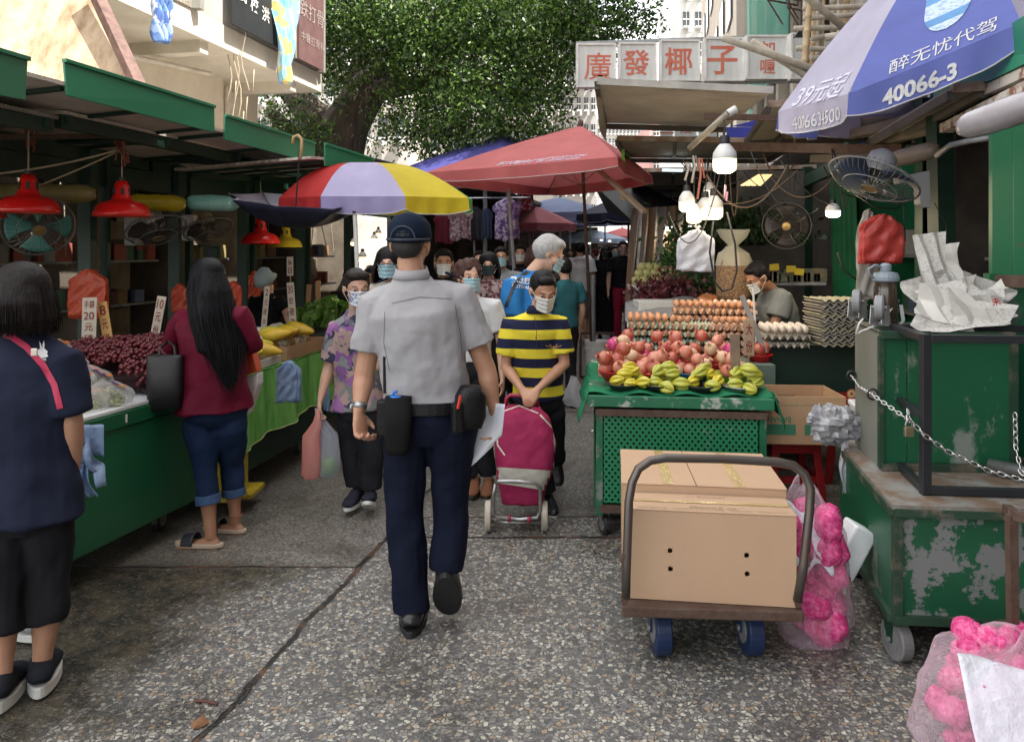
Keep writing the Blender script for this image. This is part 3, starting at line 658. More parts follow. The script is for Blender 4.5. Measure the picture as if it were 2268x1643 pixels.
limbs=[([(735,420,14),(745,340,14),(770,270,14),(815,200,14),(880,130,13.8),(960,60,13.5),(1050,-40,13)],[.62,.5,.42,.36,.28,.22,.14]),([(755,330,14.1),(705,270,14.3),(660,220,14.5),(620,170,14.8),(600,60,15)],[.42,.34,.26,.2,.12]),([(745,360,13.9),(700,320,13.8),(650,300,13.7),(600,250,13.6)],[.3,.22,.16,.1]),([(790,230,14),(810,130,14.4),(800,40,15),(790,-90,15.4)],[.32,.25,.2,.12]),([(815,200,14),(900,190,13.4),(1000,180,12.8),(1100,190,12.4),(1200,220,12)],[.24,.17,.12,.09,.05]),([(900,115,13.8),(1010,100,13.5),(1130,90,13),(1260,60,12.8),(1380,50,12.6)],[.2,.15,.11,.08,.04]),([(960,60,13.5),(1080,20,14),(1220,-10,14),(1350,-30,14)],[.16,.12,.09,.06])]
for pts,rr in limbs:m.tube([P(*p)for p in pts],rr,9)
tr=m.build('trunk',bark,tt,smooth=True)
rngn=np.random.default_rng(4)
cl=[]
def C_(px,py,Y,r,n=1.0):cl.append((P(px,py,Y),r,n))
for px,py,Y,r,n in[(615,255,13.5,.42,.6),(655,285,13.2,.4,.7),(690,300,13,.38,.7),(600,215,14.5,.4,.4),(740,120,13,.55,1),(730,200,13.4,.4,.6),(720,40,13,.7,1),(770,60,12.8,.6,1),(820,20,12.6,.7,1),(850,120,13,.55,.9),(900,60,12.5,.7,1),(930,170,13,.6,1),(890,240,13,.5,.8),(940,280,12.8,.55,1),(905,300,13,.4,.6),(980,320,12.7,.45,.9),(1010,240,12.4,.6,1),(1050,300,12.3,.5,1),(1000,130,12.5,.7,1),(1000,30,12.5,.8,1),(1090,210,12,.6,1),(1100,120,12.3,.7,1),(1100,20,12.3,.8,1),(1140,290,12,.45,.9),(1190,270,11.8,.4,.8),(1230,285,11.7,.28,.6),(1160,230,12,.5,1),(1200,150,12.2,.6,1),(1200,50,12.2,.8,1),(1235,210,12,.35,.6),(1290,110,12.3,.5,.9),(1300,30,12.3,.7,1),(1370,90,12.4,.42,.8),(1395,25,12.4,.45,.9),(1425,55,12.5,.28,.6),(1330,-50,12.6,.8,.7),(1385,-60,12.6,.5,.6),(1200,-60,12.6,.9,.7),(1050,-80,13,.9,.7),(900,-80,13,.9,.7),(760,-80,13.4,.9,.7),(780,190,14.8,.7,.8),(860,60,15,1,.9),(1000,180,14.8,1,.8),(1120,80,15,1,.8),(1050,260,14.6,.8,.7),(1250,70,15,.9,.6),(660,120,15,.7,.7),(830,310,14.6,.35,.4),(1180,190,14.5,.6,.7)]:C_(px,py,Y,r,n)
ctr=[];
for c,r,n in cl:
 k=int(85*n*(r/.5)**2)
 d=rngn.normal(size=(k,3));d/=np.linalg.norm(d,axis=1)[:,None];rad=r*1.22*rngn.random(k)**.45
 ctr.append(np.array(c)[None,:]+d*rad[:,None]*np.array([1.15,1,.82]))
ctr=np.concatenate(ctr);per=13
cen=np.repeat(ctr,per,0)+rngn.normal(size=(len(ctr)*per,3))*np.array([.085,.085,.07])
N=len(cen);sz=rngn.uniform(.028,.054,N)
a=rngn.normal(size=(N,3));a[:,2]-=.5;a/=np.linalg.norm(a,axis=1)[:,None]
n_=rngn.normal(size=(N,3));n_[:,2]+=1.1;bb=np.cross(n_,a);bb/=np.linalg.norm(bb,axis=1)[:,None]
q=np.stack([cen-a*sz[:,None],cen+bb*sz[:,None]*.45,cen+a*sz[:,None],cen-bb*sz[:,None]*.45],1)
loc=np.array([-3.1,14,0]);vs=(q.reshape(-1,3)-loc)
me=bpy.data.meshes.new('crown');me.vertices.add(N*4);me.vertices.foreach_set('co',vs.ravel());me.loops.add(N*4);me.loops.foreach_set('vertex_index',np.arange(N*4,dtype=np.int32));me.polygons.add(N)
me.polygons.foreach_set('loop_start',np.arange(0,N*4,4,dtype=np.int32));me.polygons.foreach_set('loop_total',np.full(N,4,dtype=np.int32));me.update(calc_edges=True)
lm,nt,b=newmat('banyan_leaf');gi=nd(nt,'ShaderNodeNewGeometry');rp=nd(nt,'ShaderNodeValToRGB')
for i,(p_,c)in enumerate(((0,(.018,.042,.010)),(.55,(.045,.10,.018)),(1,(.17,.29,.045)))):
 if i>1:rp.color_ramp.elements.new(p_)
 rp.color_ramp.elements[i].position=p_;rp.color_ramp.elements[i].color=c4(c)
nt.links.new(gi.outputs['Random Per Island'],rp.inputs[0]);nt.links.new(rp.outputs[0],b.inputs['Base Color']);b.inputs['Roughness'].default_value=.45
trn=nd(nt,'ShaderNodeBsdfTranslucent');nt.links.new(rp.outputs[0],trn.inputs['Color']);ms=nd(nt,'ShaderNodeMixShader');ms.inputs[0].default_value=.3
nt.links.new(b.outputs[0],ms.inputs[1]);nt.links.new(trn.outputs[0],ms.inputs[2]);nt.links.new(ms.outputs[0],nt.nodes['Material Output'].inputs[0])
me.materials.append(lm);o=bpy.data.objects.new('crown',me);col.objects.link(o);o.parent=tt
print('leaves',N)
def parasol(name,label,peak,rims,cols,group=None,valance=.12,bulge=.06,pole=None,pole_m=None,texts=None,sag=.04,ribs=True,vcols=None,cat='parasol',n=10):
 t=thing(name,label,cat,(peak.x,peak.y,0),group=group);N=len(rims);c=sum(rims,V((0,0,0)))/N
 def surf(k,u,v,lift=0):
  a,b=rims[k%N],rims[(k+1)%N];r=a.lerp(b,u);r=r+(c-r)*(sag*4*u*(1-u))
  p=peak.lerp(r,v);out=(r-c).normalized()
  return p+V((0,0,1))*(bulge*math.sin(PI*v**.8)+lift)+out*(bulge*.4*math.sin(PI*v))
 def val(k,u,v,lift=0):
  p=surf(k,u,1);out=(p-c).normalized();drop=valance*(1-.28*(2*u-1)**4)
  return p+V((0,0,-drop*v))+out*(.015*math.sin(u*20+k)*v+lift)
 m=MB()
 for k in range(N):m.cur=k%len(cols);m.grid(lambda u,v:surf(k,u,v),n,n)
 m.build('canopy',cols,t,smooth=True)
 m=MB();vc=vcols or cols
 for k in range(N):m.cur=k%len(vc);m.grid(lambda u,v:val(k,u,v),n*2,3)
 if valance:m.build('valance',vc,t,smooth=True)
 hem=mat('hem_white',(.62,.62,.62),.7);m=MB()
 if valance:
  for k in range(N):m.tube([val(k,u/14,1)for u in range(15)],.004,5)
  m.build('hem',hem,t)
 hub=V((peak.x,peak.y,c.z+.02))
 if ribs:
  for k in range(N):m=MB();m.tube([surf(k,0,.02,-.02),surf(k,0,.5,-.02),surf(k,0,.99,-.01)],.008,6);m.tube([surf(k,0,.5,-.02),hub+V((0,0,-.15))],.006,5);m.build('rib',gray_m,t)
 if pole is not None:m=MB();m.tube([peak+V((0,0,.03)),V(pole)],.02,10);m.lathe([(0,.05),(.03,.04),(.035,0),(.02,-.03)],peak+V((0,0,.02)),12);m.build('pole',pole_m or steel,t,smooth=True)
 for(kind,k,s,u0,v0,h,mm,ang,bold)in(texts or[]):
  vs,fs,tw,th=text_mesh(s,bold)
  if not vs:continue
  sc_=h/th;a,b=rims[k%N],rims[(k+1)%N];L1=(b-a).length;L2=(peak-(a+b)/2).length
  def fn(x,y):
   x,y=x*math.cos(ang)-y*math.sin(ang),x*math.sin(ang)+y*math.cos(ang)
   if kind=='v':return val(k,u0+x/L1,v0-y/valance,.006)
   v=v0-y/L2;return surf(k,.5+(u0-.5+x/L1)/max(.25,v),v,.008)
  m=MB();m.add([fn(p.x*sc_,p.y*sc_)for p in vs],fs);m.build('lettering',mm,t)
 return t,surf,val
def ring(cx,cy,z,r,n,a0=0,tilt=(0,0),ry=None):
 return[V((cx+r*math.cos(a0+2*PI*k/n),cy+(ry or r)*math.sin(a0+2*PI*k/n),z+tilt[0]*math.cos(a0+2*PI*k/n)+tilt[1]*math.sin(a0+2*PI*k/n)))for k in range(n)]
def pf(name,c,tr=.35):
 if name in MATS:return MATS[name]
 m=mat(name,c,.75,c2=tuple(x*.82 for x in c),vs=2.5,bump=.2,bs=6,bdist=.03);nt=m.node_tree;b=nt.nodes['Principled BSDF']
 src=b.inputs['Base Color'].links[0].from_socket;t=nd(nt,'ShaderNodeBsdfTranslucent');nt.links.new(src,t.inputs['Color'])
 x=nd(nt,'ShaderNodeMixShader');x.inputs[0].default_value=tr;nt.links.new(b.outputs[0],x.inputs[1]);nt.links.new(t.outputs[0],x.inputs[2]);nt.links.new(x.outputs[0],nt.nodes['Material Output'].inputs[0]);return m
lav=pf('cloth_lavender',(.52,.48,.72));lav2=pf('cloth_pale_lavender',(.56,.53,.68));blu=pf('cloth_blue',(.16,.20,.58));red=pf('cloth_red',(.60,.035,.035));yel=pf('cloth_yellow',(.78,.62,.03));grn=pf('cloth_green',(.10,.38,.12))
brick=pf('cloth_brick',(.62,.17,.17));ultra=pf('cloth_ultramarine',(.10,.10,.38));navy=pf('cloth_navy',(.018,.022,.06),.1);slate=pf('cloth_slate',(.22,.27,.45));pale=pf('cloth_pale',(.40,.50,.66));pur=pf('cloth_purple',(.42,.38,.66))
lw=mat('letter_print',(.66,.66,.66),.7,c2=(.48,.48,.50),vs=30)
lf=mat('letter_worn',(.58,.56,.66),.7,c2=(.50,.47,.62),vs=20)
pk_=P(1286,279,9.2)
rims=[V((-1.02,8.95,2.46)),V((1.04,7.55,2.48)),V((1.70,9.3,2.46)),V((.55,11.3,2.46))]
parasol('market_parasol','big square red parasol over the middle of the lane',pk_,rims,[brick],valance=.13,bulge=.02,pole=(.98,9.3,0),pole_m=rust_b,sag=.02,texts=[('s',0,'乐兴制伞厂',.50,.945,.105,lf,-.02,.01),('s',0,'0769-87713790',.735,.915,.055,lf,-.02,.0),('s',0,'13509216509',.735,.965,.055,lf,-.02,.0),('s',0,'☎',.62,.94,.10,lf,0,.0)])
parasol('market_parasol','deep blue square parasol behind the big red one',P(1118,298,12.5),[V((-2.1,12.2,2.72)),V((-.2,10.4,2.72)),V((1.6,12.4,2.72)),V((-.1,14.3,2.72))],[ultra],valance=.12,bulge=.02,pole=(-.1,12.4,0),sag=.02)
parasol('round_parasol','round parasol with red, lavender, yellow and green panels over the papaya stall',P(806,372,6.4),ring(-1.08,6.3,1.985,.80,8,R(-112.5),tilt=(.0,.03)),[lav,yel,grn,red,lav,yel,grn,red][0:0]+[lav,yel,grn,blu,yel,grn,red,red],valance=.13,bulge=.11,pole=None,sag=.05,vcols=[pur,yel,grn,red,yel,grn,red,red])
t=thing('parasol_post','pale gray post standing under the navy umbrella rim','post',(0,0,0));m=MB();m.tube([P(786,474,5.6),P(799,790,5.6)],.016,10);m.build('pole',white_p,t);m=MB();m.tube([P(785,474,5.6),P(786,468,5.6)],.021,10);m.build('cap',black_p,t)
def inv_umbrella():
 c=P(655,446,5.75);t=thing('upturned_umbrella','navy umbrella hanging upside down from the awning by its cane handle','umbrella',tuple(c));N=8;Rr=.50
 ax=V((.10,-.14,1)).normalized();q=ax.to_track_quat('Z','Y').to_matrix().to_4x4();T=Matrix.Translation(c)@q
 def s(k,u,v):
  a0,a1=2*PI*k/N+.2,2*PI*(k+1)/N+.2;r=V((math.cos(a0),math.sin(a0),0)).lerp(V((math.cos(a1),math.sin(a1),0)),u)
  r=r*(1-.10*4*u*(1-u)*v);return T@(r*Rr*v+V((0,0,-.20*(1-v**2))))
 m=MB()
 for k in range(N):m.cur=1 if k==0 else 0;m.grid(lambda u,v:s(k,u,v),8,8)
 o=m.build('canopy',[navy,pf('cloth_sunlit',(.7,.7,.72))],t,smooth=True,solid=.002)  # the one white panel paints in the sunlit patch of the navy umbrella
 m=MB()
 for k in range(N):m.cur=0;m.grid(lambda u,v:s(k,u,v)+ax*.007,8,8)
 m.build('lining',mat('umbrella_lining',(.30,.30,.36),.6),t,smooth=True)
 for k in range(N):m=MB();m.tube([s(k,0,v/6)+ax*.014 for v in range(1,7)],.003,5);m.build('rib',steel,t)
 h=P(664,330,5.7);m=MB();m.tube([T@V((0,0,-.22)),h],.006,8);m.build('shaft',black_p,t)
 m=MB();m.tube([P(665,352,5.7),P(668,325,5.7),P(668,308,5.7),P(660,300,5.7),P(650,304,5.7),P(648,320,5.7)],.012,10);m.build('handle',mat('cane',(.55,.36,.16),.5),t,smooth=True)
inv_umbrella()
pk2=V((2.62,4.55,3.42));V1=P(1724,247,4.65);V2=P(1879,208,3.9);V3=P(2262,50,3.6)
rims=[V1,V2,V3,V((3.2,3.75,2.75)),V((3.75,4.3,2.8)),V((3.7,5.1,2.7)),V((3.1,5.7,2.6)),V((2.2,5.5,2.5))]
BW='w'
tpar,sf,vl=parasol('market_parasol','faded lavender and blue parasol printed with phone numbers at upper right',pk2,rims,[lav2,blu],valance=.155,bulge=.10,pole=(2.62,4.6,0),sag=.03,n=14,texts=[('v',1,'40066-3',.42,.62,.085,lw,.0,.035),('v',0,'4006634500',.52,.62,.074,lw,.0,.0),('s',1,'醉无忧代驾',.55,.955,.095,lw,.0,.0),('s',0,'39元起',.50,.95,.17,lf,.0,.01)])
shp=mat('shield_print',(.50,.60,.68),.7,c2=(.22,.34,.60),vs=45,lo=.5,hi=.62,vstretch=(1,1,2));m=MB()
def shield(x,y):
 w=1.0 if y>-.1 else math.sqrt(max(0,1-((-.1-y)/.9)**2))*1.0
 return x*w,y+.10*(1-abs(x))*(y>0)*y
for band in range(6):
 m.cur=[0,1,0,0,1,0][band];y1,y0=1-band/3,1-(band+1)/3
 def fn(u,v):
  x,y=shield(2*u-1,y0+(y1-y0)*v);vv=.74-y*.13;return sf(1,.5+(.06+x*.14)/vv,vv,.007)
 m.grid(fn,12,4)
m.build('shield_mark',[shp,mat('shield_blue',(.12,.30,.58),.7)],tpar)
far=[(1240,437,17,1.5,slate,'slate blue parasol beyond the red one'),(1340,452,20,1.3,slate,'second slate blue parasol nearer the stall poles'),(1308,508,30,1.6,pale,'pale blue parasol far down the lane'),(1378,505,34,1.2,brick,'pink red parasol at the far end of the lane'),(1212,468,23,1.2,navy,'navy parasol low on the left of the far lane'),(1392,430,14,1.0,navy,'dark navy parasol against the curtain stall'),(1262,520,40,2.0,pale,'last pale parasol at the end of the lane'),(1180,455,15.5,.9,pf('cloth_pinkish',(.55,.16,.2)),'small pink parasol by the clothes stall')]
for i,(x,y,Y,r,c,lab)in enumerate(far):
 p=P(x,y,Y);parasol('market_parasol',lab,p,ring(p.x,p.y,p.z-.38,r,4 if i<5 else 8,R(20+17*i)),[c],group=None,valance=.16,bulge=.02,pole=(p.x,p.y,0),ribs=False,n=6)
gl=green_p
def q(x0,y,z=0):return V((rowX(x0,y),y,z))
x0c=-2.70
t=thing('market_counter','green painted counter cart loaded with grapes at the left','counter',tuple(q(x0c,3.9)))
fa,fb=V((-2.02-.185,2.7,0)),V((-1.795,4.37,0));fd=(fb-fa).normalized();fn_=V((fd.y,-fd.x,0))
def lc(a,o,z):return fa+fd*a-fn_*o+V((0,0,z))
Lc=(fb-fa).length
m=MB();m.prism([lc(0,0,.15),lc(Lc,0,.15),lc(Lc,0,.69),lc(0,0,.69)],-fn_*.9);m.build('body',gl,t,bev=.006)
m=MB();m.prism([lc(-.02,-.012,.695),lc(Lc+.02,-.012,.695),lc(Lc+.02,-.012,.77),lc(-.02,-.012,.77)],-fn_*.93);m.build('rim',gl,t,bev=.004)
m=MB();m.prism([lc(0,0,.772),lc(Lc,0,.772),lc(Lc,.9,.772),lc(0,.9,.772)],(0,0,.02));m.build('top_board',mat('foam_board',(.74,.76,.77),.6,c2=(.6,.62,.62),vs=6),t,bev=.004)
for a in(.72,1.15):
 m=MB();m.tube([lc(a,-.016,.715),lc(a,-.016,.755)],.005,6);m.build('slot',white_p,t)
def caster(p,r,parent=None,m1=None,name='caster',up=1,rz=0,wheel=black_p):
 p=V(p);Rz=Matrix.Rotation(rz,4,'Z');ax=Rz@V((1,0,0));fw=Rz@V((0,1,0));z=V((0,0,1))*up
 m=MB();c=p+z*r;m.tube([c-ax*r*.30,c-ax*r*.26,c+ax*r*.26,c+ax*r*.30],[r*.93,r,r,r*.93],26,ref=fw);o=m.build('wheel',wheel,parent,smooth=False,bev=.002)
 h=MB();h.tube([c-ax*r*.34,c+ax*r*.34],r*.55,18,ref=fw);h.tube([c-ax*r*.5,c+ax*r*.5],r*.12,8,ref=fw);h.build('hub',gray_m,o)
 m=MB();f1=c+fw*r*.25+z*r*1.15
 for s_ in(-1,1):m.prism([c+ax*s_*r*.42+fw*r*.16-z*r*.12,c+ax*s_*r*.42-fw*r*.16-z*r*.12,f1+ax*s_*r*.42-fw*r*.42,f1+ax*s_*r*.42+fw*r*.42],ax*r*.07*-s_)
 m.box(f1+z*r*.04,(r*.95,r*1.0,r*.12),rz);m.build('fork',m1 or gray_m,parent)
 return o
caster(lc(Lc-.12,.15,0),.065,t);caster(lc(.3,.15,0),.065,t)
t2=thing('market_counter','long low counter hung with a bright green cloth','counter',tuple(q(-2.6,5)))
ga,gb=V((-1.66,4.62,0)),V((-1.44,5.98,0));gd=(gb-ga).normalized();gn=V((gd.y,-gd.x,0));Lg=(gb-ga).length
def gc(a,o,z):return ga+gd*a-gn*o+V((0,0,z))
m=MB();m.prism([gc(0,.03,.18),gc(Lg,.03,.18),gc(Lg,.03,.78),gc(0,.03,.78)],-gn*.95);m.build('body',green_dark,t2,bev=.005)
gcl=mat('green_cloth',(.10,.36,.05),.8,c2=(.22,.50,.12),vs=2.2,vstretch=(5,5,.6),bump=.35,bs=14,bdist=.03,lo=.42,hi=.62)
m=MB()
def gcf(u,v):
 k=.012*math.sin(u*40)*v+.02*math.sin(u*13+2)*v
 return gc(-.02+u*(Lg+.03),-.01-k-.03*v,.79-(.36+.07*(1-u)+.012*math.sin(u*16))*v)
m.grid(gcf,60,12);m.grid(lambda u,v:gc(-.02+u*(Lg+.03),v*.5,.793+.003*math.sin(u*30)),20,6);o=m.build('cloth',gcl,t2,smooth=True)
m=MB();m.tube([gcf(u/60,1)for u in range(61)],.004,5);m.build('cloth_hem',mat('hem_yellow',(.55,.60,.25),.8),t2)
caster(gc(.1,.2,0),.06,t2);caster(gc(Lg-.1,.2,0),.06,t2)
t3=thing('market_counter','dark counter with greens just behind the shopper in floral blouse','counter',tuple(q(-2.6,6.6)))
m=MB();m.prism([q(-2.72,6.15,.2),q(-2.66,7.4,.2),q(-2.66,7.4,.62),q(-2.72,6.15,.62)],-SN*.9);m.build('body',green_dark,t3,bev=.005)
m=MB();m.prism([q(-2.68,6.1,.62),q(-2.62,7.5,.62),q(-2.62,7.5,.66),q(-2.68,6.1,.66)],-SN*.98);m.build('top_board',mat('counter_cloth',(.05,.16,.05),.8),t3)
m=MB();m.tube([P(500,985,4.55),P(540,1100,4.55)],.03,6);m.box(P(508,1050,4.6),(.16,.2,.28));m.box(P(536,1086,4.7),(.20,.25,.03))
tag(m.build('yellow_crate',mat('yellow_plastic',(.62,.46,.02),.5,c2=(.4,.3,.03)),bev=.006),'yellow plastic crate stand half hidden by the blue jeans','crate')
def scatter_spheres(mb,pts,r,seg=8,rings=6,rd=random):
 for p in pts:mb.ell(p,r*rd.uniform(.88,1.1),seg,rings)
def bunch_mb(n,dims,r,seed,seg=9,rings=6):
 rd=random.Random(seed);m=MB();pts=[]
 for _ in range(n*40):
  if len(pts)>=n:break
  d=V((rd.gauss(0,1),rd.gauss(0,1),rd.gauss(0,1))).normalized();f=rd.uniform(.55,1);p=V((d.x*dims[0]*f,d.y*dims[1]*f,abs(d.z)*dims[2]*f))
  if all((p-k).length>r*1.35 for k in pts):pts.append(p)
 for p in pts:m.ell(p,(r*rd.uniform(.92,1.05),r*rd.uniform(.92,1.05),r*rd.uniform(.95,1.15)),seg,rings)
 return m
grape_r=mat('grape_red',(.10,.012,.022),.28,c2=(.20,.035,.04),vs=22,spec=.5,coat=.2);grape_g=mat('grape_green',(.30,.36,.12),.3,c2=(.42,.44,.20),vs=15,sss=0)
clear=film('clear_film',(.92,.93,.92),.16,.08)
protoR=[]
for k in range(3):
 m=bunch_mb(62,(.105,.085,.07),.0125,10+k);o=m.build('grape_bunch',grape_r,smooth=True);protoR.append(o)
rd=random.Random(3);cnt=0
spots=[]
for a in np.arange(1.20,2.25,.125):
 for o_ in np.arange(.06,.84,.13):
  if a<1.36 and o_<.36:continue
  z=.80+.17*math.sin(min(1,o_/.5)*PI/2)*(1-.25*((a-1.7)/.6)**2);spots.append((a+rd.uniform(-.03,.03),o_+rd.uniform(-.03,.03),z))
m=MB();m.grid(lambda u,v:lc(1.42+u*.76,.05+v*.8,.80+.13*math.sin(min(1,v*1.6)*PI/2)*(1-.2*(2*u-1)**2)),12,12)
m2=MB();m2.prism([lc(Lc+.03,.1,.2),lc(Lc+.62,.1,.2),lc(Lc+.62,.1,.78),lc(Lc+.03,.1,.78)],-fn_*.85);tag(m2.build('grape_table',green_dark),'dark table under the far half of the red grapes behind the maroon shirt','table')
for i,(a,o_,z)in enumerate(spots):
 src=protoR[i%3];loc=lc(a,o_,z);rot=(rd.uniform(-.5,.5),rd.uniform(-.5,.5),rd.uniform(0,6))
 if i<3:ob=src;ob.location=loc;ob.rotation_euler=rot
 else:ob=dup(src,loc,rot=rot)
 tag(ob,'bunch of red grapes in the heap behind the black tote bag','grapes','red grape bunches heaped on the left counter')
tag(m.build('heap_liner',mat('liner_dark',(.05,.02,.02),.8),smooth=True,solid=.004),'dark liner sheet beneath the heaped red grapes','liner')
def crumple(o,voxel=0,amt=((.06,.03),(.02,.008)),smooth=0):return bake(o,voxel,smooth,disp=amt)
def grape_bag(seed):
 t=thing('grape_bag','x','grapes',(0,0,0));m=bunch_mb(50,(.12,.085,.075),.0135,seed);m.build('grape_bunch',grape_g,t,smooth=True)
 m=MB();m.ell((0,0,.045),(.145,.11,.07),26,16);o=m.build('bag_film',clear,t);crumple(o,0,((.05,.03),(.015,.006)))
 m=MB();m.grid(lambda u,v:V((-.13+.26*u,-.03+.035*v+.01*math.sin(u*9),.105-.5*(u-.5)**2*.1+.006*math.sin(u*25))),14,3);m.cur=1;m.grid(lambda u,v:V((-.12+.2*u,.01+.02*v,.112-.05*(u-.5)**2+.004*math.sin(u*25))),14,2);m.build('bag_label',[mat('label_orange',(.62,.20,.05),.5),mat('label_navy',(.03,.03,.16),.5)],t,smooth=True)
 return t
gb_=[grape_bag(21),grape_bag(22)]
bl=['lowest clear bag of green grapes at the counter edge','clear grape bag second from the counter edge','green grape bag beside the navy sleeve','green grape bag on the middle tier next to the red grapes','green grape bag on the middle tier towards the navy shirt','green grape bag with orange label on the upper tier','green grape bag on the upper tier by the price board','topmost bag of green grapes by the dark hair','back bag of green grapes against the red heap','rear green grape bag low behind the tier']
bspots=[(1.02,.13,.79,2.4),(.86,.15,.79,1.2),(.95,.32,.85,.4),(1.10,.34,.85,2.9),(.92,.5,.92,1.9),(1.08,.50,.93,.2),(.98,.62,1.0,1.0),(.90,.74,1.06,2.0),(1.14,.66,.98,.7),(.8,.4,.87,2.6)]
for i,(a,o_,z,rz)in enumerate(bspots):
 loc=lc(a+.17,o_,z)
 if i<2:ob=gb_[i];ob.location=loc;ob.rotation_euler=(.25,.1,rz)
 else:ob=dup(gb_[i%2],loc,rot=(.3*math.sin(i),.2*math.cos(i),rz))
 tag(ob,bl[i],'grapes','bags of green grapes piled on the counter')
m=MB();m.prism([lc(.8,.22,.795),lc(1.3,.22,.795),lc(1.3,.5,.795),lc(.8,.5,.795)],(0,0,.05));m.prism([lc(.8,.45,.846),lc(1.25,.45,.846),lc(1.25,.85,.846),lc(.8,.85,.846)],(0,0,.09));tag(m.build('foam_tray',mat('foam_board',())),'white foam steps under the green grape bags','tray')
def price(px,py,wpx,hpx,Y,rot,lines,c,lab,back=0):
 ctr_=P(px,py,Y);W,H=wpx*Y/F_,hpx*Y/F_;ux=V((math.cos(rot),0,math.sin(rot)));uy=V((-math.sin(rot),.10,math.cos(rot))).normalized()
 t=thing('price_board',lab,'sign',tuple(ctr_-uy*H/2));n=ux.cross(uy);m=MB()
 m.prism([ctr_+ux*a*W/2+uy*b*H/2 for a,b in((-1,-1),(1,-1),(1,1),(-1,1))],-n*.008);m.build('board',c,t,bev=.002)
 m=MB();k=len(lines)
 for i,s in enumerate(lines):text(m,s,ctr_+uy*H*(.5-(i+.5)/k*.94-.03),ux,uy,w=W*(.72 if len(s)>1 else.6),h=H*.66/k,off=.003,bold=.01)
 if lines:m.build('lettering',mat('ink_red',(.22,.02,.02),.6),t)
 m=MB();m.tube([ctr_-uy*H*.45-n*.012,ctr_-uy*(H*.5+.12)-n*.012],.006,6);m.build('stick',mat('stick_wood',(.4,.28,.15),.8),t)
pw=mat('board_cream',(.62,.56,.46),.7,c2=(.5,.44,.35));po=mat('board_orange',(.72,.42,.14),.6)
price(197,712,32,106,4.6,.03,['手袋','20','元','磅'],pw,'white price board reading 20 between the green and red grapes')
price(233,718,22,100,4.65,.22,['8','元','半'],po,'orange price board reading 8 leaning beside the board reading 20')
price(350,702,20,92,4.9,-.14,['10','元','份'],pw,'white price board reading 10 above the red grapes')
price(588,680,12,92,6.0,-.06,['2','元','磅','半'],pw,'thin price board left of the bucket hat vendor')
price(646,678,16,105,6.2,.10,['30','蚊','磅','3'],pw,'price board reading 30 right of the bucket hat vendor')
price(682,672,11,84,6.8,-.04,[],mat('board_brown',(.35,.20,.10),.8),'bare brown wooden slat behind the lettuce')
price(704,664,11,84,7.2,.02,[],mat('board_brown',()),'second bare wooden slat behind the lettuce, nearer the floral blouse')
price(642,590,14,42,6.6,.04,['價','目'],pw,'small price card hanging above the bucket hat vendor')
card=mat('cardboard',(.47,.29,.16),.85,c2=(.40,.24,.13),vs=3,bump=.15,bs=120)
cardw=mat('cardboard_white',(.62,.58,.52),.8,c2=(.5,.46,.4),vs=4)
def open_box(name,lab,M_,W,D,H,mt,th=.006,grp=None,cat='box'):
 t=thing(name,lab,cat,tuple(M_@V((0,0,0))),group=grp);m=MB(M_);m.box((0,0,th/2),(W,D,th))
 for s_ in(-1,1):m.box((s_*(W/2-th/2),0,H/2+th*.6),(th,D,H));m.box((0,s_*(D/2-th/2),H/2+th*.6),(W-th*2.1,th,H))
 m.build('carton',mt,t,bev=.002);return t
def GM(a,o,z,rz=0):return Matrix.Translation(gc(a,o,z))@Matrix.Rotation(math.atan2(-gd.x,gd.y)+rz,4,'Z')
open_box('fruit_tray','low white carton of papayas at the front of the green cloth stall',GM(.32,.17,.80),.30,.62,.05,cardw)
open_box('fruit_tray','brown carton of net wrapped fruit at the far end of the green cloth',GM(1.03,.22,.80),.42,.66,.09,card)
pap=mat('papaya',(.62,.50,.04),.45,c2=(.62,.30,.03),vs=6);pap2=mat('papaya_green',(.40,.44,.04),.45,c2=(.60,.45,.04),vs=7)
def papaya():
 m=MB();m.lathe([(.002,-.105),(.03,-.095),(.045,-.06),(.048,-.02),(.040,.03),(.027,.07),(.014,.10),(.003,.108)],seg=14,mt=Matrix.Rotation(R(90),4,'X'));return m
pp=[papaya().build('papaya',pap,smooth=True),papaya().build('papaya',pap2,smooth=True)]
rd=random.Random(9)
for i in range(20):
 a=.06+.075*(i%8)+rd.uniform(-.02,.02);o_=[.07,.17,.27][i%3];z=.845+.075*(i//12)+.02*(o_>.1)
 if i>=12:a=.12+.1*(i-12)
 if i>=14:a=.75+.09*(i-14);o_=.10+.07*(i%2);z=.92
 ob=pp[i]if i<2 else dup(pp[i%2],(0,0,0));ob.location=gc(a,o_,z+.01);ob.rotation_euler=(rd.uniform(-.2,.2),0,rd.uniform(.9,2.0))
 tag(ob,'ripe yellow papaya on the green cloth stall' if i%2==0 else 'greenish yellow papaya on the green cloth stall','papaya','yellow papayas' if i%2==0 else 'greenish papayas')
netw=mat('foam_net_white',(.62,.62,.58),.8,c2=(.36,.33,.24),vs=60,lo=.48,hi=.55)
m=MB();m.ell((0,0,.045),(.05,.05,.047),14,10);nf=m.build('wrapped_fruit',netw,smooth=True)
m=MB();m.ell((0,0,.04),(.043,.043,.043),14,10);of=m.build('mango',mat('mango_orange',(.46,.26,.05),.5,c2=(.30,.22,.05),vs=8),smooth=True)
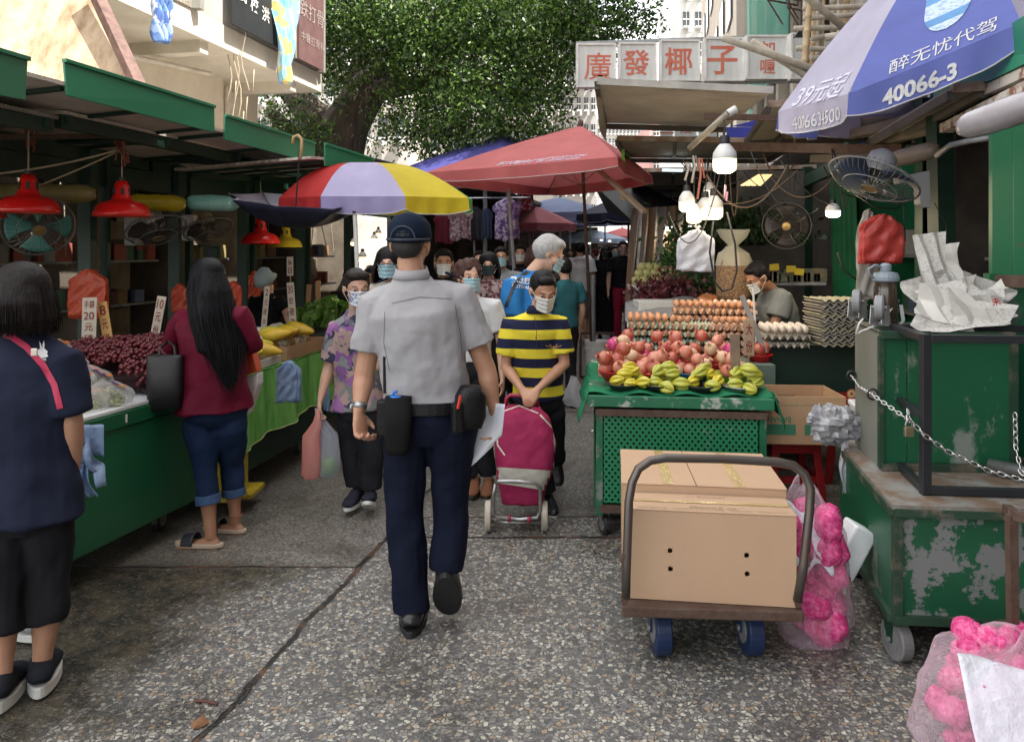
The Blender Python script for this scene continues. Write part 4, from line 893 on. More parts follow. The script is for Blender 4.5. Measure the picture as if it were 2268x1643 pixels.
for i in range(22):
 src=nf if i%3 else of;first=i in(0,1);ob=src if first else dup(src,(0,0,0));ob.location=gc(.80+.085*(i%7)+rd.uniform(-.01,.01),.16+.10*(i//7),.84+.035*(i//7));ob.rotation_euler=(0,0,rd.uniform(0,6))
 tag(ob,'pear shaped fruit in a white foam net sleeve in the carton' if i%3 else 'small orange mango among the net wrapped fruit','fruit','foam net fruit' if i%3 else 'loose orange mangoes')
for i in range(14):
 ob=dup(protoR[i%3],gc(.55+.14*(i%7),.52+.16*(i//7),.82+.05*(i//7)),rot=(rd.uniform(-.4,.4),0,rd.uniform(0,6)))
 tag(ob,'bunch of red grapes at the back of the green cloth stall','grapes','red grape bunches at the back of the papaya stall')
leafm=mat('lettuce',(.16,.30,.05),.55,c2=(.07,.17,.03),vs=14,bump=.5,bs=25,bdist=.02)
def cabbage(seed):
 m=MB();rd=random.Random(seed)
 for k in range(14):
  a=rd.uniform(0,2*PI);tl=rd.uniform(.2,1.1);s=rd.uniform(.06,.09)
  Mx=Matrix.Rotation(a,4,'Z')@Matrix.Rotation(tl,4,'Y')
  m.grid(lambda u,v:Mx@V(((u-.5)*s*1.6*math.sin(PI*(.1+.8*v)),.02*math.cos((u-.5)*4)+.012*math.sin(u*18+v*9),v*s*1.5)),8,6)
 return m.build('lettuce',leafm,smooth=True)
cb=cabbage(1)
for i,(x,y,Y)in enumerate(((690,712,6.6),(712,700,6.9),(672,722,6.5),(733,712,6.7),(748,700,7.1),(705,722,6.4),(724,690,7.3))):
 ob=cb if i==0 else dup(cb,(0,0,0));ob.location=P(x,y+8,Y);ob.rotation_euler=(0,0,i*1.3);ob.scale=(1.2+.1*(i%3),)*3
 tag(ob,'head of green lettuce piled on the dark counter','lettuce','lettuces on the third left counter')
m=MB();m.prism([q(-2.65,6.2,.67),q(-2.6,7.4,.67),q(-2.75,7.4,.88),q(-2.85,6.2,.88)],-SN*.5);tag(m.build('vegetable_crate',mat('crate_dark',(.05,.06,.04),.8)),'dark slanted crate under the lettuces','crate')
rlamp=mat('lamp_red',(.72,.012,.010),.28,vamt=0,coat=.3);rlin=mat('lamp_inside',(.75,.20,.10),.5,vamt=0)
def red_lamp(px,py,Y,lab,mm=rlamp,sc_=1.0,hang=True):
 c=P(px,py,Y);t=thing('pendant_lamp',lab,'lamp',tuple(c));r=.175*sc_
 m=MB();m.lathe([(.035*sc_,.235*sc_),(.045*sc_,.20*sc_),(.055*sc_,.13*sc_),(.07*sc_,.105*sc_),(.12*sc_,.092*sc_),(.155*sc_,.065*sc_),(r,.02*sc_),(r,0)],c,32);m.build('shade',mm,t,smooth=True,solid=.003)
 m=MB();m.lathe([(r*.97,.004),(.15*sc_,.05*sc_),(.05*sc_,.09*sc_)],c,28);m.build('lining',rlin,t,smooth=True)
 m=MB();m.tube([c+V((0,0,.20*sc_)),c+V((0,0,.26*sc_))],.022*sc_,12)
 for k in range(6):a=k*PI/3;m.box(c+V((math.cos(a)*.051*sc_,math.sin(a)*.051*sc_,.165*sc_)),(.010,.018*sc_,.045*sc_),a)
 m.build('socket',black_p,t)
 m=MB();m.tube([c+V((0,0,.26*sc_)),c+V((0,0,.58*sc_))],.005,6);m.build('cord',cord_m,t);return c
red_lamp(63,472,4.7,'red pendant lamp with a round light spot at the left');red_lamp(270,480,5.1,'bright red pendant lamp hanging right of the other one');red_lamp(-42,483,4.9,'red lamp cut off by the left edge')
red_lamp(577,540,7.2,'small flat red lamp under the navy umbrella');red_lamp(633,548,7.6,'yellow lamp shade beside the small red lamp',yel,.9)
wire(P(-20,387,4.7),P(270,330,5.0),.02,.007,m=cord_m,lab='beige rope strung from the left edge up to the lamp knot',cat='rope');wire(P(75,415,4.8),P(272,330,5.05),.01,.006,m=cord_m,lab='beige rope running from the left lamp up to the lamp knot',cat='rope')
m=MB();m.bar(P(-40,305,4.6),P(325,300,5.1),.03,.03);m.bar(P(322,300,5.1),P(322,318,5.1),.02,.02);tag(m.build('lamp_rail',rust_b),'brown steel bar that the red lamps hang from','rail')
for i,(x,y)in enumerate(((62,280),(272,318))):
 m=MB();rd=random.Random(i)
 for k in range(7):a=P(x,y-25,5-.2*(1-i));m.tube([a,a+V((rd.uniform(-.05,.05),rd.uniform(-.03,.03),-.07)),a+V((rd.uniform(-.05,.05),0,-.17-rd.uniform(0,.07)))],.005,5)
 tag(m.build('string_knot',mat('string_red',(.30,.09,.06),.8)),['tangle of red string on the bar over the left lamp','tangle of red string on the bar over the right lamp'][i],'string')
def roll(p0,p1,r,m_,lab,cat='tube',cap=.6,name='plastic_tube'):
 m=MB();n=12;pts=[V(p0).lerp(V(p1),k/n)for k in range(n+1)];rr=[r*(.55 if k in(0,n)else.9 if k in(1,n-1)else 1)for k in range(n+1)];m.tube(pts,rr,18);o=m.build(name,m_,smooth=True);crumple(o,0,((.08,r*.25),));return tag(o,lab,cat)
roll(P(-60,428,4.9),P(212,430,5.3),.065,mat('tube_olive',(.34,.28,.11),.3,c2=(.24,.20,.08)),'dull olive plastic wrapped tube behind the left red lamp');roll(P(285,448,5.6),P(410,452,5.8),.062,mat('tube_yellow',(.55,.42,.02),.3),'yellow plastic tube right of the red lamp');roll(P(414,448,5.9),P(528,452,5.9),.062,mat('tube_teal',(.20,.52,.47),.2,c2=(.35,.62,.56)),'pale teal plastic lamp case next to the yellow tube')
def wall_fan(c,ax,r,lab,cage_m,blade_m,br=None,arm_m=None,name='wall_fan',deep=.16,nrib=34):
 c=V(c);ax=V(ax).normalized();t=thing(name,lab,'fan',tuple(c));Mx=Matrix.Translation(c)@ax.to_track_quat('Z','Y').to_matrix().to_4x4()
 m=MB(Mx);
 for k in range(nrib):
  a=2*PI*k/nrib;
  m.tube([V((math.cos(a)*q_*r,math.sin(a)*q_*r,z*deep))for q_,z in((.18,.5),(.55,.46),(.85,.32),(1,0),(.85,-.28),(.4,-.42))],.0018,4,cap=False)
 m.build('cage',cage_m,t)
 m=MB(Mx)
 for rr,z in((1,0),(.6,.44*deep),(.18,.5*deep)):m.tube([V((math.cos(a*PI/16)*rr*r,math.sin(a*PI/16)*rr*r,z))for a in range(33)],.006 if rr==1 else.003,6)
 m.build('rim',cage_m if deep==.14 else gray_m,t)
 for k in range(4):
  m=MB(Mx@Matrix.Rotation(k*PI/2,4,'Z'));m.grid(lambda u,v:V(((.15+.75*v)*r*math.cos((u-.5)*1.1*(.5+.5*v)),(.15+.75*v)*r*math.sin((u-.5)*1.1*(.5+.5*v)),(u-.5)*.05)),8,8);m.build('blade',blade_m,t,smooth=True,solid=.002)
 m=MB(Mx);m.lathe([(.001,.52*deep),(.16*r,.50*deep),(.18*r,.45*deep)],seg=20);m.build('badge',mat('badge_gold',(.45,.30,.10),.35,metal=.6),t)
 m=MB(Mx);m.lathe([(.34*r,-.03),(.36*r,-.3*r),(.30*r,-.62*r),(.15*r,-.75*r),(.001,-.76*r)],seg=22);m.build('motor',br or gray_m,t,smooth=True)
 return t,Mx
wall_fan(P(85,500,5.0),V((.55,-.75,-.45)),.21,'wall fan with teal blades behind the left red lamp',mat('cage_gray',(.16,.17,.16),.4,metal=.5,vamt=0),mat('blade_teal',(.10,.36,.32),.3,vamt=0))
wall_fan(P(345,508,5.8),V((.35,-.25,-.85)),.22,'dark tilted wall fan below the yellow tube',mat('cage_dark',(.07,.06,.05),.5,vamt=0),mat('blade_dark',(.06,.05,.05),.4,vamt=0),white_p)
wall_fan(P(462,508,6.4),V((.35,-.25,-.85)),.20,'dark tilted wall fan below the teal lamp case',mat('cage_dark',()),mat('blade_dark',()),mat('motor_cream',(.5,.42,.25),.5))
m=MB();m.box(P(297,508,5.9),(.11,.1,.25));m.box(P(420,505,6.5),(.10,.1,.22));tag(m.build('fan_bracket',white_p,bev=.01),'pale wall plates beside the two dark tilted fans','bracket')
def bag_bundle(px,py,wpx,hpx,Y,m_,lab,seed=0,layers=5,handles=True,tilt=0,name='bag_bundle'):
 t_=P(px,py,Y);W,H=wpx*Y/F_,hpx*Y/F_;m=MB();rd=random.Random(seed)
 for k in range(layers):
  dx,dy,dw=rd.uniform(-.03,.03)*W*2,.012*k,rd.uniform(.9,1.05);ph=rd.uniform(0,6)
  def fn(u,v):
   wdt=W*dw*(.42+.58*min(1,max(0,v-.04)*7))*(1+.02*math.sin(v*7+ph));x=(u-.5)*wdt+dx*v
   return t_+V((x+tilt*v*H,dy+.006*math.sin(u*14+ph+v*9)+.004*math.sin(v*23+u*11)+.02*abs(u-.5+.1*math.sin(ph)),-H*v-.03*H*math.sin(u*3+ph)*v-.05*H*abs(2*u-1)*(1-v)))
  m.grid(fn,18,18)
 o=m.build(name,m_,smooth=True,solid=.0015);tag(o,lab,'plastic bags');return o
orb=film('bag_orange',(.80,.13,.05),.80,.35);blb=film('bag_blue',(.36,.50,.72),.80,.35);whb=film('bag_white',(.72,.74,.80),.80,.35);rdb=film('bag_red',(.72,.10,.08),.72,.35)
bag_bundle(192,596,82,108,5.0,orb,'bundle of orange plastic bags hanging on the first green post',1);bag_bundle(395,628,34,62,5.9,orb,'small orange bag hanging left of the long black hair',2,3);bag_bundle(515,622,34,60,6.1,orb,'orange bag hanging behind the maroon shoulder',6,3);bag_bundle(562,600,26,60,7.0,orb,'narrow orange bag hanging by the bucket hat vendor',3,3)
bag_bundle(634,800,50,92,4.75,blb,'bundle of pale blue plastic bags hanging on the green cloth',4,6);bag_bundle(722,850,14,60,5.7,blb,'narrow blue bag at the far end of the green cloth',5,2)
m=MB();c=P(186,950,3.35)
for k in range(6):
 rd=random.Random(k);a=rd.uniform(.0,.8);m.grid(lambda u,v:c+V((.02+v*.30*math.sin(a)*.6+(u-.5)*.10*(1-.6*v)-.05,-.03+.02*math.sin(u*6+k)+.02*math.sin(v*9+k),-v*(.22+.012*k)+.02*math.sin(v*7+k))),5,16)
m.grid(lambda u,v:c+V((-.08+.17*u,-.015+.02*math.sin(u*9),.02-.10*v-.04*u*v)),8,8)
tag(m.build('bag_bundle',blb,smooth=True,solid=.0015),'spread bundle of pale blue bags dangling over the green counter front','plastic bags')
glow=mat('bulb_glow',(1,1,1),.4,vamt=0,emis=(1,.80,.42),estr=.42);glow_w=mat('bulb_glow_white',(1,1,1),.4,vamt=0,emis=(1,.97,.92),estr=.6)
def bulb(px,py,Y,hpx,lab,gm=glow,grp='lit bulbs',wire_to=None,light=0,r_=.34):
 c=P(px,py,Y);H=hpx*Y/F_;r=H*r_;t=thing('light_bulb',lab,'bulb',tuple(c))
 m=MB();m.lathe([(.001,0),(r*.6,.02*H),(r*.95,.10*H),(r,.2*H),(r*1.0,.42*H)],c,22);m.build('diffuser',gm,t,smooth=True)
 m=MB();m.lathe([(r,.42*H),(r*1.02,.46*H),(r*.95,.62*H),(r*.6,.80*H),(r*.42,.86*H)],c,22);m.build('housing',white_p,t,smooth=True)
 m=MB();m.lathe([(r*.42,.86*H),(r*.45,.9*H),(r*.4,1.1*H),(.001,1.12*H)],c,16);m.build('socket',black_p,t)
 if wire_to is not None:m=MB();m.tube([c+V((0,0,1.1*H)),c.lerp(V(wire_to),.6)+V((.01,0,.5*H)),V(wire_to)],.004,6);m.build('cord',wire_m,t)
 if light:
  l=bpy.data.lights.new('bulb_light','POINT');l.energy=light;l.color=(1,.80,.52);l.shadow_soft_size=r;o=bpy.data.objects.new('bulb_light',l);col.objects.link(o);o.location=c+V((0,0,-.06))
for i,(x,y,Y,h,lab,lt)in enumerate(((803,580,7.2,26,'lit bulb hanging lowest beside the gray post',3),(829,538,7.5,22,'lit bulb right of the gray post by the cap',0),(783,545,7.8,20,'lit bulb left of the gray post under the rainbow parasol',0),(838,525,8.2,20,'upper lit bulb tucked under the red parasol panel',0))):bulb(x,y,Y,h,lab,light=lt)
def lab_struct(o,lab,cat):return tag(o,lab,cat)
def roof_sheet(name,lab,pts,mt,th=.02,ribs=4,fascia=None):
 t=thing(name,lab,'roof',tuple(pts[0]),group='sheet roofs over the right stalls');m=MB();m.prism(pts,(0,0,th));m.build('roof_sheet',mt,t)
 m=MB()
 for k in range(ribs):a=pts[0].lerp(pts[1],k/max(1,ribs-1));b=pts[3].lerp(pts[2],k/max(1,ribs-1));m.bar(a-V((0,0,.025)),b-V((0,0,.025)),.035,.045)
 m.bar(pts[3]-V((0,0,.03)),pts[2]-V((0,0,.03)),.04,.05);m.build('rafter',mat('rafter_dark',(.10,.09,.08),.7),t)
 m=MB();m.bar(pts[0]+V((0,-.012,.01)),pts[1]+V((0,-.012,.01)),.02,.05);m.build('edge_trim',fascia or mat('edge_rusty',(.42,.38,.32),.7,c2=(.25,.13,.07),vs=7),t);return t
rt=roof_sheet('awning_roof','wide beige sheet awning below the red lettered boards',[P(1322,184,5.7),P(1712,204,5.3),P(1608,281,7.4),P(1341,273,7.4)],beige_roof,ribs=1,fascia=mat('edge_gray',(.40,.38,.34),.7))
m=MB();m.prism([P(1316,180,5.65),P(1326,184,5.7),P(1341,273,7.4),P(1340,312,7.3),P(1328,290,6.8)],(.01,0,0));m.build('side_flap',mat('flap_beige',(.33,.29,.25),.7),rt)
roof_sheet('awning_roof','second sheet roof farther down behind the beige awning',[P(1366,309,7.4),P(1760,316,7.2),P(1700,352,9.0),P(1392,350,9.2)],roof_gray,ribs=4)
m=MB();a=P(1366,310,7.85);m.bar(a,P(1394,352,8.9),.03,.05);m.bar(P(1380,330,7.9),P(1380,368,7.9),.03,.03);tag(m.build('green_bracket',mat('bracket_green',(.16,.42,.06),.5)),'bright green bracket at the left end of the second sheet roof','bracket')
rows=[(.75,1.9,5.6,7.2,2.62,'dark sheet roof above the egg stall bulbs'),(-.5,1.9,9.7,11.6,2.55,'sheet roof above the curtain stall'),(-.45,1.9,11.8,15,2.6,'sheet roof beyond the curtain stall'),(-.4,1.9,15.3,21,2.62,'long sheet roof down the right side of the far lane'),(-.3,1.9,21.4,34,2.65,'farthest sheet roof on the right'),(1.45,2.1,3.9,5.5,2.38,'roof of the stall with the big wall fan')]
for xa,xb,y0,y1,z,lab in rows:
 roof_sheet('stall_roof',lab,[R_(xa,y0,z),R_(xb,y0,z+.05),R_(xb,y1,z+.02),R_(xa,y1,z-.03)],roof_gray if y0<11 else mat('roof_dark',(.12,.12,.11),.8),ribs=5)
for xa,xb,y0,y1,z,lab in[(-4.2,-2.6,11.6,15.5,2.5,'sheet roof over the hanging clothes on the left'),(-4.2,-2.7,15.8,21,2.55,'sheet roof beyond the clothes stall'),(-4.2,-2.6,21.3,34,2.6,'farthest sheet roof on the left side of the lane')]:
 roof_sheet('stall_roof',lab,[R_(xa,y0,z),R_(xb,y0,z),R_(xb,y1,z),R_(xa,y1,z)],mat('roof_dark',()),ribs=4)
boothR=[(3.3,5.2,'open booth behind the stacked carts with a green shutter'),(5.25,7.3,'booth with the egg vendor and hanging bulbs'),(7.35,9.6,'booth with dark leafy greens under yellow tags'),(9.65,12,'booth behind the striped curtain'),(12.1,16,'booth beyond the curtain on the right'),(16.1,24,'far booth on the right side of the lane')]
shut=corrug('shutter_green',(.016,.17,.07),(.01,.10,.045),5,'Y',.3,strength=.25)
for i,(y0,y1,lab)in enumerate(boothR):
 t=thing('stall_booth',lab,'booth',tuple(R_(1.9,y0)),group='open booths behind the right stalls');xb=2.5
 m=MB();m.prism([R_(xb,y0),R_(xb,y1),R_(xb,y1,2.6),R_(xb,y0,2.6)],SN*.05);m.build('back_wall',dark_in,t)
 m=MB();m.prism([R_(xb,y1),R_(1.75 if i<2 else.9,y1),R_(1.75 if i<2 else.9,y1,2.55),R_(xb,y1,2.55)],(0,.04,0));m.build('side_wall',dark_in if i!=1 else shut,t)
 m=MB();m.bar(R_(1.78,y0),R_(1.78,y0,2.6),.10,.10);m.bar(R_(1.76,y0,2.42),R_(1.76,y1,2.42),.06,.14);m.build('post',green_dark,t)
 m=MB();rd=random.Random(i+50)
 for z in(1.0,1.5):m.prism([R_(xb-.03,y0+.1,z),R_(xb-.03,y1-.1,z),R_(xb-.38,y1-.1,z),R_(xb-.38,y0+.1,z)],(0,0,.02))
 m.build('shelf',gray_m,t)
 for k in range(22):m=MB();yy=rd.uniform(y0+.15,y1-.2);z=rd.choice((0.0,1.02,1.52));s=rd.uniform(.08,.26);m.box(R_(xb-.2,yy,z+s/2),(s,s*1.2,s),SA);m.build('goods_box',mat('goods_%d'%((i+k)%6),()),t,bev=.004)
for i,(y0,y1,lab)in enumerate(((11.7,15.5,'dark clothes booth on the left behind the rainbow parasol'),(15.6,22,'booth beyond the clothes booth on the left'),(22.1,34,'farthest booth on the left side of the lane'))):
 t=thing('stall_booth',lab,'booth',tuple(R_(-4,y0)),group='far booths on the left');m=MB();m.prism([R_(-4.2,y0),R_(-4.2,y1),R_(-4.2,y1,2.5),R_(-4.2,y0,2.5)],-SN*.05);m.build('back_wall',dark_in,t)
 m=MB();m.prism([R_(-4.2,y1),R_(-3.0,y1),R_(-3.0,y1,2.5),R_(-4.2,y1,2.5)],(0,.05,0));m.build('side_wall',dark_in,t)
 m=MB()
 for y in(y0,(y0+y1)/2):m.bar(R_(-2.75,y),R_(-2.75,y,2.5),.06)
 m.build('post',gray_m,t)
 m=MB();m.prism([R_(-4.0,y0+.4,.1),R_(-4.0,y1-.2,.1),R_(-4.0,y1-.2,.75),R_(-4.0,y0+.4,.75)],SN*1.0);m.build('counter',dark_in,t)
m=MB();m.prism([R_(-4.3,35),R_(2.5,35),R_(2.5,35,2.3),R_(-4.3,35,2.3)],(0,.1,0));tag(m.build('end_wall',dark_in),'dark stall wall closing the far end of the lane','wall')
def garment(px,py,wpx,hpx,Y,m_,lab,seed=0,sleeves=True,grp='clothes hanging at the clothes booth'):
 a=P(px,py,Y);W,H=wpx*Y/F_,hpx*Y/F_;m=MB()
 def fn(u,v):
  k=.30+.70*min(1,v*5)if v<.2 else 1+.08*(v-.2);sl=(.12 if.06<v<.34 and sleeves else 0)
  return a+V(((u-.5)*W*(k+sl*2),.03*math.sin(u*PI)*(-1)+.02*math.sin(u*19+seed)*v,-H*v+.02*math.sin(u*7+seed)*v))
 m.grid(fn,20,20);o=m.build('hanging_garment',m_,smooth=True,solid=.02);return tag(o,lab,'clothes',grp)
garment(1124,440,52,92,10.6,print_fabric('g_purple',[(.16,.10,.28),(.42,.38,.50),(.10,.07,.2),(.3,.24,.42)],30),'purple and white patterned dress hanging under the red parasol',2)
garment(1020,462,44,70,10.8,print_fabric('g_floral',[(.18,.10,.12),(.30,.24,.24),(.10,.06,.08)],34),'dull floral blouse hanging left of the purple dress',3);garment(1052,458,34,76,11.0,fabric('g_black',(.03,.03,.035)),'black shirt hanging between the floral blouse and purple dress',4)
garment(1078,462,22,66,11.0,fabric('g_navy',(.04,.05,.09)),'navy shirt hanging just left of the purple dress',5);garment(985,470,40,70,11.4,fabric('g_maroon',(.12,.02,.03)),'dark maroon garment hanging behind the parasol rim',6)
garment(1163,420,34,44,12.6,print_fabric('g_redwhite',[(.5,.04,.06),(.6,.5,.5),(.45,.05,.08)],24),'red and white cloth hanging from the pink parasol',7,False)
m=MB();m.tube([P(960,440,10.9),P(1175,438,10.9)],.015,8);tag(m.build('clothes_rail',steel),'steel rail carrying the hanging clothes','rail')
for i,(x0,y0,x1,y1,Y,lab)in enumerate(((1126,418,1139,600,9.0,'gray post right of the purple dress'),(1048,470,1052,600,11,'thin post behind the officer\'s shoulder'),(1420,470,1405,700,8.6,'thin pole in front of the striped curtain'),(1460,560,1438,720,8.4,'slanting pole before the curtain foot'))):
 m=MB();a,b=P(x0,y0,Y),P(x1,y1,Y);b=a+(b-a)*(a.z/max(.1,a.z-b.z));m.tube([a,b],.022 if i==0 else.015,8);tag(m.build('thin_post',gray_m),lab,'post')
m=MB();m.bar(P(1310,362,8.4),P(1428,470,7.4),.05,.035);m.box(P(1382,438,7.8),(.07,.07,.06));tag(m.build('timber_prop',mat('prop_wood',(.34,.25,.17),.8)),'slanting timber prop right of the red parasol pole','prop')
t=thing('bamboo_boom','bamboo arm with a white pipe end jutting out over the lit bulb','arm',tuple(P(1540,330,5.2)));m=MB();m.tube([P(1528,328,5.4),P(1575,285,5.1),P(1612,252,4.9)],.021,12);m.build('pole',bam_g,t,smooth=True);m=MB();m.lathe([(.022,0),(.024,.0),(.024,.06),(.019,.06)],(0,0,0),14,mt=Matrix.Translation(P(1612,252,4.9))@Matrix.Rotation(R(60),4,'Y'));m.build('tip',white_p,t)
bulb(1605,385,4.9,76,'big lit bulb hanging from the bamboo arm',wire_to=P(1600,262,4.95),light=2.2)
for i,(x,y,Y,h,lab)in enumerate(((1521,470,5.5,54,'leftmost bulb of the lit cluster above the eggs'),(1537,496,5.7,52,'lowest bulb of the lit cluster above the eggs'),(1581,487,5.4,62,'largest bulb of the lit cluster right side'),(1562,488,5.8,58,'middle bulb half hidden behind the largest one'),(1572,440,6.4,42,'bulb hanging higher behind the cluster'))):
 bulb(x,y,Y,h,lab,wire_to=P(x+4*(i-2),352,Y),light=1.6 if i in(0,2)else 0,r_=.32)
bulb(1845,482,5.6,36,'round white bulb hanging alone before the green shutter',glow_w,wire_to=P(1842,330,5.6),light=2.5,r_=.44)
bulb(1675,512,8.2,20,'white bulb reflecting by the striped curtain',glow_w,light=0)if False else bulb(1483,512,8.6,22,'small white bulb before the striped curtain',glow_w,light=1.5,r_=.46)
for i,(x,y)in enumerate(((1350,536),(1332,534),(1305,541),(1388,538),(1368,538))):bulb(x,y,26+i,7,'tiny white bulb above the heads of the far crowd, %s'%['second from right of the pole','just right of the pole','left of the pole','rightmost one','in the middle'][i],glow_w,light=0,r_=.5)
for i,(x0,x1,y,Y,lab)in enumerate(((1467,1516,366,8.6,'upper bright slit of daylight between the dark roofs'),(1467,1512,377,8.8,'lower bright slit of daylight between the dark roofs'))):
 m=MB();m.bar(P(x0,y,Y),P(x1,y+1,Y),.05,.03);tag(m.build('daylight_slit',glow_w if i==0 else mat('glow_dim',(.8,.9,.9),emis=(.7,.9,.95),estr=.3)),lab.replace('slit of daylight','glowing bar for daylight'),'lamp')  # glowing bars stand in for daylight through the roof gaps, not lamps
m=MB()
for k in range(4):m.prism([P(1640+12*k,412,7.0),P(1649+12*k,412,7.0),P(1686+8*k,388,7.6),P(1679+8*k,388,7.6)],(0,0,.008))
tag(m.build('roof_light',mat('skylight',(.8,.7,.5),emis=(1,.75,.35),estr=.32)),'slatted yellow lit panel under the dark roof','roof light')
rd=random.Random(12);wl_=[]
for i in range(16):
 x0=rd.uniform(1500,1900);x1=x0+rd.uniform(-220,220);Y=rd.uniform(5.2,7);o=wire(P(x0,rd.uniform(330,400),Y),P(max(1480,min(1990,x1)),rd.uniform(360,470),Y),rd.uniform(.05,.35),rd.choice((.004,.006)),16,rd.choice((wire_m,wire_m,mat('wire_brown',(.12,.08,.05),.7))),'cable',None,'dark cable sagging under the roofs of the egg stall','cable','tangled cables under the right hand roofs')
for i,(pts,lab)in enumerate((([(1580,490),(1572,560),(1583,625),(1600,645),(1620,640),(1632,600),(1628,540),(1610,470)],'black cable loop hanging beside the white bags'),([(1855,560),(1870,600),(1900,622),(1930,620),(1960,590),(1975,545),(1985,480)],'black cable loop in front of the orange bags'),([(1845,330),(1860,380),(1895,430),(1940,460),(1985,462),(2010,440)],'pair of cables curving under the big fan'))):
 m=MB();m.tube([P(x,y,5.0+.15*i)for x,y in pts],.007,8);tag(m.build('cable',wire_m,smooth=True),lab,'cable')
m=MB();m.tube([P(1607,410,4.88),P(1605,436,4.88),P(1609,446,4.88),P(1611,425,4.88)],.006,6);tag(m.build('pull_string',mat('string_pink',(.60,.35,.45),.7)),'pink string loop hanging below the big bulb','string')
rag=mat('rag_gray',(.30,.28,.26),.9)
for i,(x,y,h)in enumerate(((1535,345,60),(1548,350,90),(1520,360,40))):
 m=MB();m.tube([P(x,y,5.3),P(x+4,y+h*.4,5.3),P(x-3,y+h,5.3)],.008,6);m.tube([P(x+6,y,5.35),P(x+12,y+h*.5,5.35)],.006,6);tag(m.build('cord',mat('cord_red',(.30,.10,.07),.8)if i%2 else rag),['cord knotted left of the bamboo arm','red cord dangling by the bulb cluster','short gray cord left of the bulb cluster'][i],'cord')
cur=stripes('curtain_cloth',(.20,.19,.19),(.22,.16,.11),.22,.6,axis=0);m=MB();A,B=P(1400,462,8.9),P(1520,455,8.6)
m.grid(lambda u,v:A.lerp(B,u)+V((-.10*v*(1-u),.05*math.sin(u*38+v*3),-1.35*v)),70,12);tag(m.build('curtain',cur,smooth=True,solid=.004),'bluish striped curtain hanging beyond the egg stall','curtain')
bag_bundle(1545,508,78,92,5.35,whb,'bundle of white plastic bags hanging in front of the egg stall',11,5,name='bag_bundle');m=MB();m.tube([P(1540,500,5.34),P(1545,508,5.34),P(1550,500,5.34)],.01,6);tag(m.build('bag_hook',white_p),'white hook holding the white bags','hook')
bag_bundle(1958,474,92,108,4.35,rdb,'bundle of red orange plastic bags under the big fan',12,6);bag_bundle(1925,462,46,200,4.5,film('bag_foggy',(.55,.53,.48),.65,.4),'foggy white plastic bags hanging behind the orange bags',13,3)
t,Mx=wall_fan(P(1934,398,4.3),V((-.45,-.15,-.85)),.245,'big gray wall fan tilted down at the right',mat('cage_gray',()),mat('blade_blue',(.04,.07,.14),.4,vamt=0),mat('motor_gray',(.38,.38,.37),.5),deep=.12,nrib=44)
gy=mat('bracket_gray',(.42,.42,.42),.5,c2=(.34,.34,.33));m=MB();m.prism([P(x,y,4.45)for x,y in((1990,392),(2060,378),(2063,460),(2048,460),(2038,452),(2036,415),(2020,404),(1992,408))],(0,.07,.0));m.build('bracket',gy,t,bev=.006)
t,Mx=wall_fan(P(1742,500,6.6),V((-.35,-.9,-.1)),.20,'dark old wall fan above the egg vendor',mat('cage_dark',()),mat('blade_dark',()),deep=.14)
m=MB();roll(P(2128,285,3.0),P(2330,220,2.7),.056,mat('tube_smoke',(.34,.32,.34),.2,c2=(.24,.22,.24)),'smoky gray plastic tube under the right green canopy')
roll(P(1975,355,4.6),P(2080,330,4.4),.05,mat('tube_brown',(.30,.24,.18),.35),'brownish glass lamp tube above the big fan')
m=MB();m.tube([P(2075,345,4.3),P(2105,322,4.1),P(2150,312,3.9),P(2200,305,3.8)],.016,10);tag(m.build('conduit',gray_m,smooth=True),'bent gray conduit next to the brownish lamp tube','pipe')
t=thing('awning','green metal canopy above the padlocked door at the right edge','awning',tuple(P(2268,140,3.5)))
m=MB();m.prism([P(2060,242,4.6),P(2340,108,3.2),P(2340,-10,3.2),P(2085,150,4.6)],SN*.02);m.build('fascia',green_f,t)
m=MB();a,b=P(2060,242,4.6),P(2340,108,3.2);m.prism([a+SN*.03,b+SN*.03,b+SN*1.0+V((0,0,.0)),a+SN*1.0],(0,0,.02));m.build('roof_sheet',roof_gray,t)
m=MB();pr=mat('peeling_white',(.52,.49,.44),.7,c2=(.22,.10,.06),vs=14,lo=.5,hi=.62);m.bar(a+V((0,0,-.03))+SN*.03,b+V((0,0,-.03))+SN*.03,.04,.05);m.bar(P(2095,285,4.4),P(2340,165,3.2),.07,.05);m.build('edge_bar',pr,t)
m=MB()
for k in range(6):
 p=P(2135+22*k,205-11*k,4.35-.16*k)
 text(m,'鮮果批發零售'[k],p+SN*-.02,-SD*-1 if False else V((.55,-.8,0)),(0,0,1),h=.05,bold=.02)
for i,(x0,y0,Y0,x1,y1,Y1)in enumerate(((1880,300,5.6,2030,262,4.9),(1905,330,5.6,2080,280,4.9),(1960,280,5.2,2100,240,4.6),(1830,275,6,1990,268,5.2),(2000,300,5.2,2110,275,4.6),(1800,352,6.2,1990,350,5.4))):
 m=MB();m.bar(P(x0,y0,Y0),P(x1,y1,Y1),.06,.06);tag(m.build('roof_batten',mat('batten_pale',(.17,.155,.135),.7,c2=(.13,.10,.07),vs=6)),'pale batten under the roofs between the parasol and the big fan','batten','pale roof battens')
m=MB();m.bar(P(1615,325,6.4),P(2000,333,5.2),.05,.07);m.bar(P(1560,258,5.6),P(1720,262,5.5),.04,.04);tag(m.build('rusty_beam',rust_b),'rusty beam running behind the bulbs under the roofs','beam')
